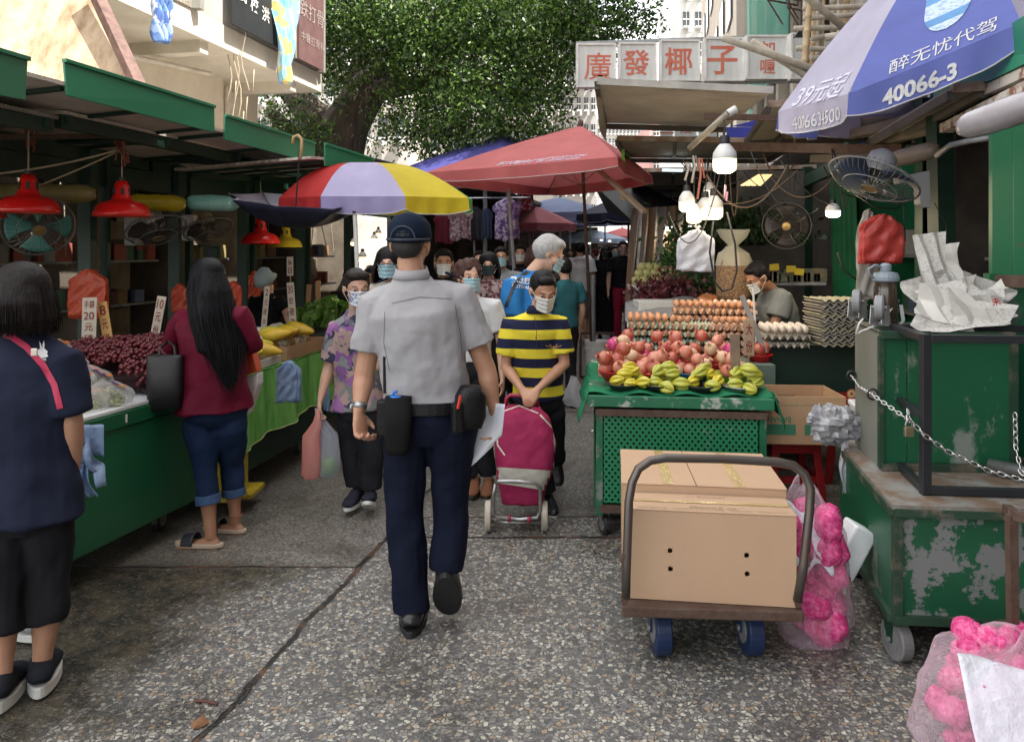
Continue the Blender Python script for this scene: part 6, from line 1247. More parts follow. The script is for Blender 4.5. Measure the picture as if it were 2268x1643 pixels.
def carton(name,lab,x0,x1,y0,y1,z0,z1,holes=True,lean=0):
 t=thing(name,lab,'carton',((x0+x1)/2,(y0+y1)/2,z0));m=MB();W=x1-x0
 if holes:
  hs=[(x0+W*.255,z0+(z1-z0)*.56),(x0+W*.71,z0+(z1-z0)*.55),(x0+W*.258,z0+(z1-z0)*.355),(x0+W*.713,z0+(z1-z0)*.345)];n=20;r=.0105
  xs=sorted({x0,x1}|{h[0]-.02 for h in hs}|{h[0]+.02 for h in hs});zs_=sorted({z0,z1}|{h[1]-.02 for h in hs}|{h[1]+.02 for h in hs})
  import mathutils
  pts=[V((x0,z0)),V((x1,z0)),V((x1,z1)),V((x0,z1))];ed=[(0,1),(1,2),(2,3),(3,0)]
  for hx,hz in hs:b0=len(pts);pts+=[V((hx+r*math.cos(2*PI*k/n),hz+r*math.sin(2*PI*k/n)))for k in range(n)];ed+=[(b0+k,b0+(k+1)%n)for k in range(n)]
  vv,ee,ff,*_=mathutils.geometry.delaunay_2d_cdt(pts,ed,[],1,1e-6)
  ff=[f for f in ff if all((sum((vv[i]for i in f),V((0,0)))/len(f)-V(h)).length>r*.8 for h in hs)]
  m.add([(p.x,y0,p.y)for p in vv],ff)
  for hx,hz in hs:m.tube([(hx,y0,hz),(hx,y0+.006,hz)],r,n,cap=False)
 else:m.add([(x0,y0,z0),(x1,y0,z0),(x1,y0,z1),(x0,y0,z1)],[(0,1,2,3)])
 m.add([(x0,y0,z0),(x1,y0,z0),(x1,y0,z1),(x0,y0,z1),(x0,y1,z0),(x1,y1,z0),(x1,y1,z1),(x0,y1,z1)],[(5,4,7,6),(4,0,3,7),(1,5,6,2),(0,4,5,1)])
 m.build('carton',cd2,t);m=MB();ym=(y0+y1)/2;g_=.0015
 if holes:m.prism([(x0-.002,y0-.002,z1+.001),(x1+.002,y0-.002,z1+.001),(x1,ym-g_,z1+.001),(x0,ym-g_,z1+.001)],(0,0,.004));m.prism([(x0,ym+g_,z1+.001),(x1,ym+g_,z1+.001),(x1+.002,y1,z1+.001),(x0-.002,y1,z1+.001)],(0,0,.004))
 else:
  xm=x0+W*.46;m.prism([(x0-.003,y0-.003,z1+.001),(xm-g_,y0,z1+.001),(xm-g_-.015,y1,z1+.001),(x0-.003,y1,z1+.001)],(0,0,.004));m.prism([(xm+g_,y0,z1+.001),(x1+.003,y0-.003,z1+.001),(x1+.003,y1,z1+.001),(xm+g_-.015,y1,z1+.001)],(0,0,.004))
 m.build('flap',cd2,t,bev=.001);return t
c1_=carton('carton','front brown carton with four round holes on the trolley',.437,1.050,2.865,3.065,.258,.592)
m=MB()
text(m,'FRAGILE ☺',(.755,2.905,.599),(1,0,0),(0,1,0),w=.17,h=.022,bold=.01,off=.0015);text(m,'THIS SIDE UP · HANDLE WITH CARE · KEEP DRY · FRESH FRUIT',(.75,2.882,.599),(1,0,0),(0,1,0),w=.56,h=.010,off=.0015);text(m,'FRAGILE ☺',(.74,3.03,.599),(-1,0,0),(0,-1,0),w=.15,h=.02,off=.0015)
m.build('lettering',mat('ink_faint',(.30,.24,.15),.7),c1_);m=MB();m.prism([(.44,2.953,.599),(1.047,2.953,.599),(1.047,2.977,.599),(.44,2.977,.599)],(0,0,.0008));tp=mat('tape',(.50,.36,.16),.12,c2=(.60,.45,.22),vs=25,bump=.3,bs=40,coat=.5);m.build('tape',tp,c1_)
c2_=carton('carton','rear brown carton with tape strips behind the front carton',.418,1.06,3.075,3.60,.258,.625,holes=False);m=MB()
for xx in(.60,.88):m.prism([(xx-.018,3.077,.6305),(xx+.024,3.077,.6305),(xx+.012,3.595,.6305),(xx-.03,3.595,.6305)],(0,0,.0008))
m.build('tape',tp,c2_)
for c_ in(c1_,c2_):
 pv=V((.74,2.87,0));Rr=Matrix.Rotation(R(-7.5),4,'Z');l=c_.location;c_.location=Rr@(l-pv)+pv;c_.rotation_euler=(0,0,R(-7.5))
bagf=film('bag_clear_pink',(.92,.78,.87),.13,.05)
netp=[fn0]
def net_bag(base,wx,wy,h,lab,seed,nn,lean=(0,0),sheet=True,neck=.5):
 rd=random.Random(seed);t=thing('plastic_bag',lab,'bag',tuple(base));B=V(base)
 def prof(f):
  return(.80+.9*f)if f<.12 else(1.0-.22*(f-.12))if f<.72 else max(.05,(.87-(f-.72)*2.6)*1)if f<1 else.1
 m=MB();n=30
 def fn(u,v):
  a=u*2*PI;k=prof(v);c,s=math.cos(a),math.sin(a);c=math.copysign(abs(c)**.8,c);s=math.copysign(abs(s)**.8,s)
  return B+V((wx*k*c+lean[0]*v,wy*k*s+lean[1]*v,.006+h*v+.03*math.sin(a*3+seed)*v))
 m.grid(fn,48,n);m.grid(lambda u,v:B+V((wx*.8*v*math.cos(u*2*PI),wy*.8*v*math.sin(u*2*PI),.006)),24,3)
 o=m.build('film',bagf,t);crumple(o,0,((.12,.05),(.05,.014)),0)
 for k in range(nn):
  f=(k/nn)**1.0*.72+.06;a=rd.uniform(0,6.3);rr=rd.uniform(.0,.62)**.7;c=copy_tree(fn0,t);c.name='foam_net';bk=(wy*.55 if sheet==2 and rr*math.cos(a)>-.6 else wy*.4 if sheet==1 and.25<f<.6 and math.cos(a)<.3 else 0);c.location=V(((wx-.055)*rr*math.cos(a)*prof(f)+lean[0]*f,(wy-.05)*rr*math.sin(a)*prof(f)*(.5 if bk else 1)+lean[1]*f+bk*.8,h*f))
  c.rotation_euler=(rd.uniform(0,6),rd.uniform(0,6),rd.uniform(0,6));s=rd.uniform(.75,1.15)*(1.3 if sheet==1 else 1);c.scale=(s,s,s)
  for key in('label','category','group'):
   if key in c:del c[key]
 if sheet:
  m=MB();m.grid(lambda u,v:B+V((-wx*.80+wx*1.0*u+lean[0]*v+.01*math.sin(v*14),-wy*(.62-.25*v)-.02*math.sin(u*8+v*3)+lean[1]*v,h*(.50+.36*v)+.02*math.sin(u*11+v*5))),26,18)if sheet==1 else m.grid(lambda u,v:B+V((-wx*.74+wx*1.65*u+.04*v,-wy*.98*(1-.35*abs(u-.4))+.02*math.sin(u*9)*v+(wy*.55+lean[1])*v,h*(.02+.93*v*(1-.1*u))+.012*math.sin(u*9+v*8))),26,22)
  m.build('paper_sheet',mat('paper_white',(.70,.70,.75),.3,c2=(.60,.60,.67),vs=7,bump=.8,bs=7,bdist=.06,coat=.4),t,smooth=True,solid=.001)
 return t
bp=G(1828,1440);net_bag((bp.x,bp.y+.10,0),.16,.13,.62,'tall clear bag of pink foam nets beside the trolley',5,70,lean=(-.03,.05),sheet=1)
m=MB();m.box(P(1880,1215,3.25),(.10,.12,.22),.2,Matrix.Rotation(.5,4,'Y'));tag(m.build('foam_piece',mat('foam_board',()),bev=.01),'slab of white foam wedged behind the tall clear bag','foam')
bp=V((1.57,2.33,0));net_bag(bp,.33,.26,.345,'big clear bag of pink nets and white paper in the bottom right corner',8,110,lean=(.06,.10),sheet=2)
old_g=worn('old_green_cart',(.010,.095,.042),(.17,.18,.175),lo=.51,hi=.535,vs=6.5,rough=.4,rust=False,c2=(.008,.07,.032));old_g2=worn('old_green_side',(.010,.098,.043),(.20,.23,.20),lo=.56,hi=.62,vs=4.5,rough=.38,rust=False,stretch=(1,1,.6),c2=(.010,.09,.04))
rtop=mat('rust_top',(.15,.10,.065),.7,c2=(.22,.225,.21),vs=5,lo=.42,hi=.58,bump=.3,bs=60);frm=worn('frame_olive',(.022,.06,.035),(.12,.10,.075),lo=.52,hi=.62,vs=9,rough=.5,rust=False)
AX=V((.205,.979,0));AR=V((.985,-.10,0)).normalized();O1=V((1.441,2.90,0))
def k1(a,b,z):return O1+AR*a+AX*b+V((0,0,z))
t=thing('green_cart','scraped green cart on casters at the bottom of the stack on the right','cart',tuple(O1))
m=MB();m.prism([k1(.03,0,.20),k1(1.3,0,.20),k1(1.3,0,.575),k1(.03,0,.575)],(0,.02,0));m.build('front_panel',old_g,t)
m=MB();m.prism([k1(0,.02,.18),k1(0,.95,.18),k1(0,.95,.60),k1(0,.02,.60)],(.012,0,0));m.build('side_panel',old_g2,t)
m=MB();m.prism([k1(-.01,-.02,.60),k1(1.3,-.02,.60),k1(1.3,.97,.60),k1(-.01,.97,.60)],(0,0,.018));m.build('top',rtop,t)
m=MB();m.bar(k1(.012,-.004,.16),k1(.012,-.004,.60),.03,.03);m.build('corner_post',frm,t)
m=MB();m.bar(k1(0,-.012,.59),k1(1.3,-.012,.59),.03,.028);m.bar(k1(0,-.008,.185),k1(1.3,-.008,.185),.03,.03);m.bar(k1(-.006,0,.185),k1(-.006,.95,.185),.03,.03);m.bar(k1(-.006,-.01,.59),k1(-.006,.96,.59),.026,.03);m.build('edge_rail',frm,t)
m=MB();m.prism([k1(.03,.06,.19),k1(1.3,.06,.19),k1(1.3,.95,.19),k1(.03,.95,.19)],(0,0,.01));m.build('floor_panel',black_p,t)
whg=mat('wheel_gray',(.20,.20,.20),.5,c2=(.14,.14,.14));caster(k1(.03,.06,0),.078,t,m1=green_dark,rz=.1,wheel=whg);caster(k1(.05,.85,0),.078,t,m1=green_dark,wheel=whg)
O2=V((1.60,3.34,0))
def k2(a,b,z):return O2+V((.995,-.06,0))*a+AX*b+V((0,0,z))
t=thing('green_cart','green cart lying upside down with its gray side facing the lane','cart',tuple(k2(0,0,.62)))
m=MB();m.prism([k2(.012,0,.65),k2(.115,0,.65),k2(.115,0,1.19),k2(.012,0,1.19)],(0,.01,0));m.prism([k2(.119,0,.65),k2(.555,0,.65),k2(.555,0,1.19),k2(.119,0,1.19)],(0,.01,0));m.build('front_panel',old_g2,t,bev=.002)
m=MB();m.prism([k2(0,.01,.62),k2(0,.46,.62),k2(0,.46,1.22),k2(0,.01,1.22)],(.01,0,0));m.build('side_panel',mat('zinc_panel',(.27,.28,.26),.5,c2=(.20,.21,.17),vs=3,vstretch=(1,1,.3),metal=.3),t)
m=MB();m.prism([k2(.0,.01,1.205),k2(.56,.01,1.205),k2(.56,.46,1.205),k2(0,.46,1.205)],(0,0,.012));m.prism([k2(.559,0,.62),k2(.559,.46,.62),k2(.559,.46,1.2),k2(.559,0,1.2)],(.01,0,0));m.build('top_panel',frm,t)
m=MB();m.bar(k2(0,-.012,1.205),k2(.56,-.012,1.205),.03,.03);m.bar(k2(0,-.012,.635),k2(.56,-.012,.635),.03,.03);m.bar(k2(.002,-.008,.63),k2(.002,-.008,1.2),.02,.02);m.bar(k2(.56,-.008,.63),k2(.56,-.008,1.2),.03,.02);m.build('edge_rail',frm,t)
cw=mat('caster_gray',(.27,.28,.29),.5,c2=(.20,.20,.21),vs=6)
for px,py,Y in((1898,667,3.62),(1948,681,3.42)):
 c=P(px,py,Y);r=.055;m=MB();ax=V((.86,-.5,0)).normalized();m.tube([c-ax*.018,c-ax*.013,c+ax*.013,c+ax*.018],[r*.9,r,r,r*.9],30,ref=(0,0,1));o=m.build('wheel',cw,t,bev=.002);m=MB();m.tube([c-ax*.020,c+ax*.020],r*.68,24,ref=(0,0,1));m.tube([c-ax*.03,c+ax*.03],.009,8);m.build('hub',gray_m,o)
 m=MB()
 for s in(-1,1):q_=c+ax*.024*s;m.prism([q_+V((-.014,0,.01)),q_+V((.014,0,.01)),q_+V((.02,0,-.075)),q_+V((-.02,0,-.075))],ax*.003)
 m.box(c+V((0,0,-.078)),(.06,.06,.008));m.build('fork',steel,t)
c=P(2222,690,3.5);m=MB();m.tube([c-V((.5,.86,0))*.02,c+V((.5,.86,0))*.02],.07,28,ref=(0,0,1));m.prism([c+V((-.03,-.03,-.10)),c+V((.03,-.03,-.10)),c+V((.01,-.03,.01)),c+V((-.01,-.03,.01))],(0,.01,0));tag(m.build('caster_wheel',green_dark),'dark green caster wheel behind the newspaper','caster')
O3=V((1.615,3.0,.62))
def k3(a,b,z):return O3+AR*a+AX*b+V((0,0,z))
t=thing('display_stand','black square steel frame standing on the lower cart','frame',tuple(O3));zt3=.625
for a,b in((0,0),(.9,0),(0,.42),(.9,.42)):m=MB();m.bar(k3(a,b,0),k3(a,b,zt3),.034);m.build('leg',black_s,t,bev=.002)
m=MB()
for z in(.017,zt3-.017):m.bar(k3(.018,0,z),k3(.882,0,z),.03);m.bar(k3(.018,.42,z),k3(.882,.42,z),.03);m.bar(k3(0,.018,z),k3(0,.402,z),.03);m.bar(k3(.9,.018,z),k3(.9,.402,z),.03)
m.bar(k3(0,.018,.30),k3(0,.402,.30),.028);m.build('rail',black_s,t,bev=.002)
m=MB();m.tube([k3(.35,.30,.04),k3(.75,-.06,.04)],.028,16);tag(m.build('steel_pipe',steel,smooth=True),'gray steel pipe lying inside the black frame','pipe')
chm=mat('chain_steel',(.62,.62,.62),.25,metal=.95,vamt=0)
def chain(pts,lab,L_=.030,w=.0075,r=.0026):
 m=MB();pts=[V(p)for p in pts];segs=[(pts[i],pts[i+1])for i in range(len(pts)-1)];tot=sum((b-a).length for a,b in segs);n=int(tot/(L_*.78));k=0
 for i in range(n):
  d=tot*(i+.5)/n;
  for a,b in segs:
   l=(b-a).length
   if d<=l:break
   d-=l
  c=a.lerp(b,d/l);tdir=(b-a).normalized();s=tdir.cross(V((0,1,0))if i%2 else V((.5,.3,1))).normalized();ring_=[c+tdir*(L_/2-w)*math.copysign(min(1,abs(math.cos(q))*1.6),math.cos(q))+tdir*w*math.cos(q)+s*w*math.sin(q)for q in[2*PI*j/12 for j in range(13)]]
  m.tube(ring_,r,5,cap=False)
 return tag(m.build('chain',chm,smooth=True),lab,'chain')
cp=[P(1886,832,3.75),P(1905,858,3.6),P(1932,874,3.25),P(2005,925,3.05),P(2018,932,2.98),P(2045,962,2.96),P(2100,1000,2.94),P(2190,1042,2.9),P(2290,1070,2.85)]
chain(cp,'long shiny chain slung across the carts');chain([P(2248,915,3.0),P(2250,990,3.0),P(2262,1045,2.95),P(2290,1075,2.9)],'short chain hanging from the right leg of the black frame');chain([P(2011,905,3.02),P(2012,935,2.99)],'stub of chain holding the padlock')
for x,y,Y,lab in((1886,832,3.76,'dark ring on the corner of the gray cart side'),(1933,873,3.3,'ring through the panel edge of the upper cart')):
 m=MB();c=P(x,y,Y);m.tube([c+V((.022*math.cos(a),0,.022*math.sin(a)))for a in[2*PI*k/16 for k in range(17)]],.005,7,cap=False);tag(m.build('iron_ring',black_p,smooth=True),lab,'ring')
c=P(2013,956,2.96);t=thing('padlock','brass padlock on the long chain','padlock',tuple(c));m=MB();m.box(c,(.036,.016,.038));m.build('lock_body',mat('brass',(.45,.38,.24),.3,metal=.8),t,bev=.003);m=MB();m.tube([c+V((.013*math.cos(a),0,.02+.028*math.sin(a)))for a in[PI*k/10 for k in range(11)]],.0035,7);m.build('shackle',steel,t,smooth=True)
npm=mat('newsprint',(.60,.58,.54),.8,c2=(.38,.37,.35),vs=150,vstretch=(.5,.5,1.0),lo=.50,hi=.64,detail=3,bump=.3,bs=12,bdist=.02);npw=mat('newsprint_blank',(.64,.62,.58),.8,c2=(.56,.54,.50),vs=5,bump=.3,bs=10,bdist=.02)
def paper(c,u_,v_,W,H,seed,mm,lab,curl=.08):
 rd=random.Random(seed);a1,a2,p1,p2=rd.uniform(2,5),rd.uniform(4,8),rd.uniform(0,6),rd.uniform(0,6);u_=V(u_).normalized();v_=(V(v_)-u_*V(v_).dot(u_)).normalized();n=u_.cross(v_);m=MB()
 def tri(x):return abs((x%2)-1)*2-1
 m.grid(lambda u,v:V(c)+u_*W*(u-.5)*(1-.15*tri(v*2+p1))+v_*H*v+n*(curl*(.6*math.sin(a1*u+p1+v*2)*v+.25*tri(a2*u*.6+v*2+p2)+.3*tri(v*a1*.5+p2+u))),38,38)
 return tag(m.build('newspaper',mm,smooth=False),lab,'newspaper','crumpled newspapers heaped on the upper cart')
NB=P(2095,712,3.45)
specs=[((-.02,.0,.06),(1,.2,.1),(.25,.2,1),.15,.34,1,'tall newspaper sheet rising to the highest point of the heap'),((.06,.05,.10),(1,.1,0),(.12,.3,1),.14,.26,2,'second upright newspaper sheet behind the tallest one'),((-.12,-.02,.06),(.6,.1,-.5),(-.55,0,1),.10,.17,3,'pointed newspaper corner at the left of the heap'),((.02,-.08,.02),(1,0,.25),(-.1,.3,1),.28,.17,4,'crumpled sheet in the middle of the newspaper heap'),((-.08,-.12,0),(1,-.1,-.35),(.1,.5,1),.24,.15,5,'crumpled sheet at the lower left of the newspaper heap'),((.12,-.10,.0),(1,.1,.2),(.2,.4,1),.26,.14,6,'crumpled sheet at the lower right of the newspaper heap'),((.02,-.16,-.01),(1,0,.12),(0,.7,.7),.40,.12,7,'wide flat sheet at the front of the newspaper heap'),((.20,-.04,.05),(.8,0,.6),(-.3,.2,1),.24,.09,8,'long twist of newspaper reaching up to the right'),((.10,-.0,.05),(1,.3,-.3),(.3,-.1,1),.18,.16,9,'folded sheet right of the heap middle'),((-.02,.02,.02),(1,.3,.3),(-.2,.1,1),.2,.2,10,'folded sheet left of the heap middle'),((.06,-.14,.0),(1,.2,-.1),(.1,.5,.8),.22,.16,11,'blank faced sheet near the front of the heap')]
for i,(o_,u_,v_,W,H,s,lab)in enumerate(specs):paper(NB+V(o_),u_,v_,W,H,s,npm if i%3!=1 else npw,lab,curl=.045)
m=MB();text(m,'未',P(2205,668,3.2),(1,0,.25),(-.25,0,1),h=.035,bold=.02);tag(m.build('red_mark',mat('ink_red2',(.5,.03,.03),.6)),'red character inked on the newspaper heap','mark')
c=P(1962,722,3.55);t=thing('water_bottle','dark tea flask with a gray cap beside the newspapers','bottle',tuple(c));m=MB();m.lathe([(.001,0),(.045,.002),(.052,.02),(.052,.17),(.047,.20),(.05,.205)],c,24);m.build('flask',mat('flask_glass',(.05,.035,.025),.08,vamt=0,coat=.6),t,smooth=True)
cg=mat('cap_gray',(.20,.24,.28),.45,vamt=0);m=MB();m.lathe([(.052,.205),(.058,.21),(.058,.225),(.05,.245),(.022,.252),(.024,.258),(.025,.28),(.015,.29),(.001,.292)],c,20);m.build('cap',cg,t);m=MB();m.tube([c+V((-.05,0,.22)),c+V((-.075,0,.235)),c+V((-.08,0,.262)),c+V((-.05,0,.282)),c+V((-.02,0,.27))],.006,8);m.build('strap',cg,t,smooth=True)
m=MB();pts=[c+V((.055,-.03,.10)),c+V((.05,-.06,.03)),c+V((.01,-.07,-.01)),c+V((-.0,-.07,-.03))];m.grid(lambda u,v:pts[min(3,int(v*3))].lerp(pts[min(3,int(v*3)+1)],v*3-int(v*3))+V(((u-.5)*.016,0,0)),2,9);m.build('webbing',mat('webbing',(.42,.43,.42),.8),t,solid=.002);m=MB();m.tube([c+V((.05,-.02,.12)),P(1898,700,3.4)*.4+(c+V((.0,-.07,-.01)))*.6,P(1905,735,3.35),P(1895,742,3.35),P(1903,716,3.35),P(1912,706,3.36)],.004,7);m.build('cord',white_p,t,smooth=True)
red_pl=mat('stool_red',(.32,.012,.012),.4,c2=(.22,.01,.01));
def stool(c,lab,h=.46,w=.28):
 t=thing('plastic_stool',lab,'stool',tuple(c));c=V(c);m=MB();m.box(c+V((0,0,h-.012)),(w,w,.024));m.build('seat',red_pl,t,bev=.008)
 for i in(-1,1):
  for j in(-1,1):m=MB();m.bar(c+V((i*w*.42,j*w*.42,h-.02)),c+V((i*w*.56,j*w*.56,0)),.045,.04);m.build('leg',red_pl,t,bev=.005)
 m=MB()
 for i in(-1,1):m.bar(c+V((-w*.48,i*w*.5,h*.5)),c+V((w*.48,i*w*.5,h*.5)),.012,.04);m.bar(c+V((i*w*.5,-w*.46,h*.5)),c+V((i*w*.5,w*.46,h*.5)),.012,.04)
 m.box(c+V((0,0,h-.05)),(w*1.02,w*1.02,.05));m.build('apron',red_pl,t)
stool((1.66,4.62,0),'red plastic stool carrying the banana carton');stool((2.28,5.0,0),'second red plastic stool behind the white foam box',h=.62)
MBx=Matrix.Translation((1.655,4.55,.465))@Matrix.Rotation(R(-4),4,'Z');bt=open_box('banana_carton','open banana carton with green upside down lettering on the red stool',MBx,.50,.38,.27,card,cat='carton')
m=MB(MBx);fx=-.1915;
m.prism([(-.24,fx,.055),(-.03,fx,.055),(-.03,fx,.115),(-.24,fx,.115)],(0,-.0008,0));m.prism([(.02,fx,.055),(.24,fx,.055),(.24,fx,.115),(.02,fx,.115)],(0,-.0008,0));ig=mat('ink_green',(.05,.22,.12),.7)
for x in(-.135,.13):text(m,'BANANA',(x,fx,.14),(-1,0,0),(0,0,-1),w=.16,h=.035,bold=.02,off=-.0012)
text(m,'PREMIUM QUALITY FRUIT PRODUCT',(0,fx,.225),(-1,0,0),(0,0,-1),w=.34,h=.014,off=-.0012);m.build('print',ig,bt);m=MB(MBx)
for x in(-.135,.13):text(m,'Premium',(x,fx-.001,.085),(-1,0,0),(0,0,-1),w=.14,h=.035,bold=.02,off=-.0012)
m.build('lettering',card,bt);m=MB(MBx);m.lathe([(.001,0),(.04,0),(.042,.001)],seg=20,mt=Matrix.Translation((.16,fx,.05))@Matrix.Scale(.6,4,(0,0,1))@Matrix.Rotation(R(90),4,'X'))
m.box((.02,.182,.19),(.10,.004,.04));m.build('hand_hole',mat('hole_dark',(.12,.07,.04),.9),bt)
fb=V((2.02,4.15,.42));t=thing('foam_box','white foam box with a round sticker left of the stacked carts','box',tuple(fb));m=MB();m.box(fb+V((0,0,.14)),(.30,.32,.28),-.2);m.box(fb+V((0,0,.295)),(.315,.335,.03),-.2);m.build('box',mat('foam_board',()),t,bev=.008);c=P(1886,872,3.93);m=MB();m.lathe([(.001,0),(.026,0)],(0,0,0),20,mt=Matrix.Translation(c)@Matrix.Rotation(R(90),4,'X'));m.cur=1;m.lathe([(.010,0),(.019,0)],(0,0,0),20,mt=Matrix.Translation(c-V((0,.001,0)))@Matrix.Rotation(R(90),4,'X'));m.build('sticker',[mat('sticker',(.6,.12,.06),.6),mat('sticker_y',(.7,.6,.3),.6)],t)
m=MB();m.prism([fb+V((-.12,-.12,-.42)),fb+V((.12,-.12,-.42)),fb+V((.12,.12,-.42)),fb+V((-.12,.12,-.42))],(0,0,.418));tag(m.build('plastic_drum',mat('drum_blue',(.02,.04,.10),.5)),'dark drum under the white foam box','drum')
m=MB();m.ell(P(1850,940,3.72),(.13,.07,.09),34,22);o=m.build('plastic_wrap',mat('wrap_gray',(.36,.36,.37),.15,c2=(.22,.22,.24),vs=9,alpha=.93,coat=.4));crumple(o,0,((.05,.08),(.02,.05)));flat(o);tag(o,'crumpled gray plastic wrapping below the white foam box','plastic wrap')
m=MB();m.grid(lambda u,v:P(1862+14*u+3*math.sin(v*9),975+118*v,3.7)+V((0,.012*math.sin(u*9+v*5),0)),6,14);tag(m.build('plastic_strip',whb,smooth=True,solid=.001),'white plastic strip hanging below the gray wrapping','plastic strip')
m=MB();
for a,b in(((2240,1140,2.55),(2244,1440,2.55)),((2240,1140,2.55),(2330,1160,2.5)),((2244,1136,2.56),(2230,1125,2.8))):m.bar(P(*a),P(*b),.028,.028)
tag(m.build('rusty_stand',rust_b),'rusty angle iron stand at the right edge before the green cart','stand')
m=MB();c=G(1268,905);c=P(1272,880,5.2)
m.lathe([(.02,.12),(.035,.07),(.075,0),(.08,-.05),(.05,-.08),(.001,-.085)],c+V((-.0,0,.02)),26);o=m.build('clear_bag',film('bag_haze',(.66,.66,.68),.45,.2));crumple(o,0,((.06,.06),(.02,.02)));tag(o,'clear plastic bag hanging behind the striped shirt','bag')
from mathutils.bvhtree import BVHTree
skinA=mat('skin_a',(.50,.28,.18),.5,c2=(.44,.225,.14),vs=9,sss=.12,bump=.08,bs=150);skinB=mat('skin_b',(.42,.22,.13),.5,c2=(.36,.175,.10),vs=9,sss=.1,bump=.08,bs=150);skinC=mat('skin_c',(.58,.36,.25),.5,c2=(.52,.29,.20),vs=9,sss=.12)
def hair_m(name,c,c2):return mat(name,c,.5,c2=c2,vs=60,vstretch=(2,2,.06),lo=.45,hi=.75,bump=.6,bs=150,bstretch=(1.5,1.5,.05),bdist=.004,spec=.16)
hblack=hair_m('hair_black',(.007,.006,.007),(.018,.015,.015));hbrown=hair_m('hair_brown',(.05,.025,.02),(.10,.05,.04));hgray=hair_m('hair_gray',(.42,.42,.41),(.20,.20,.20));hred=hair_m('hair_red',(.16,.04,.025),(.09,.02,.015))
eye_w=mat('eye_white',(.6,.57,.53),.3,vamt=0);eye_d=mat('eye_dark',(.01,.008,.006),.2,vamt=0);lip_m=mat('lip',(.36,.12,.10),.5,vamt=0)
mask_b=fabric('mask_blue',(.33,.52,.58),wr=.2);mask_w=fabric('mask_white',(.70,.70,.67),wr=.3);mask_p=print_fabric('mask_print',[(.62,.64,.68),(.22,.30,.48),(.55,.58,.62),(.60,.62,.66)],45);mask_d=fabric('mask_dark',(.04,.06,.06))
trouser_b=fabric('trouser_black',(.014,.014,.017),(.022,.022,.025),wr=.5);sole_w=mat('sole_white',(.62,.62,.58),.6,vamt=0);sole_b=mat('sole_black',(.015,.015,.016),.6,vamt=0);shoe_b=mat('shoe_black',(.018,.018,.02),.3,vamt=0);shoe_g=fabric('shoe_gray',(.03,.03,.045));shoe_w=mat('shoe_pale',(.45,.45,.46),.6)
def hand(m,w,d,th,n,curl=.5,s=1.0):
 d=V(d).normalized();th=(V(th)-d*V(th).dot(d)).normalized();n_=d.cross(th);n_=n_ if n_.dot(V(n))>0 else-n_;w=V(w)
 m.tube([w-d*.02*s,w+d*.01*s,w+d*.05*s,w+d*.085*s,w+d*.098*s],[(.027*s,.020*s),(.030*s,.018*s),(.040*s,.016*s),(.041*s,.013*s),(.036*s,.010*s)],12,ref=th)
 for i,(o,l)in enumerate(((.030,.072),(.011,.080),(-.010,.075),(-.030,.058))):
  p=w+d*.085*s+th*o*s;a=curl*(1+.12*i)*.6;pts=[p-d*.02*s];
  pts.append(p)
  for k,f in enumerate((.45,.32,.23)):dv=d*math.cos(a)+n_*math.sin(a)+th*o*.8;pts.append(pts[-1]+dv.normalized()*l*f*s);a+=curl*.9
  m.tube(pts,[.009*s,.0095*s,.009*s,.0082*s,.006*s],8)
 b=w+d*.025*s+th*.028*s;t1=(d*.65+th*.6+n_*.25).normalized();t2=(d*.85+th*.1+n_*.5).normalized();m.tube([b-t1*.01,b,b+t1*.035*s,b+t1*.035*s+t2*.028*s],[.012*s,.013*s,.0105*s,.0075*s],8)
def shoe(name,par,ank,d,u,L_,um,sm,st=.018,wide=1.0,open_=False,high=0):
 d=V(d).normalized();u=(V(u)-d*V(u).dot(d)).normalized();r=d.cross(u);M=Matrix(((r.x,d.x,u.x,0),(r.y,d.y,u.y,0),(r.z,d.z,u.z,0),(0,0,0,1)));M=Matrix.Translation(V(ank)-u*.078)@M;k=L_/.26
 loc=MB();P_=[(-.062,.034,.022,.020),(-.055,.045,.031,.034),(-.02,.052,.035,.046),(.03,.048,.038,.044),(.08,.036,.043,.034),(.13,.027,.045,.026),(.17,.022,.038,.020),(.192,.016,.020,.012)]
 loc.tube([V((0,y*k,z+st*.6))for y,z,a,b in P_],[(a*k*wide,b)for y,z,a,b in P_],18,ref=(1,0,0))
 if high or not open_:loc.tube([V((0,-.012,.05)),V((0,-.01,.085+high))],[(.037,.045),(.036,.040)],14,ref=(1,0,0))
 loc.v=[(x,y,max(z,st))for x,y,z in loc.v];m=MB(M);m.add(loc.v,loc.f);o=m.build(name,um,par,smooth=True);bake(o,.006,3)
 n=26;out=[]
 for i in range(n):
  a=2*PI*i/n;y=math.sin(a);x=math.cos(a);wd=.041+.006*y;out.append(V((x*wd*k*wide*(1.06),(.063+y*.132)*k,0)))
 s=MB(M);s.prism(out,(0,0,st));s.build('sole',sm,o,bev=.004);return o
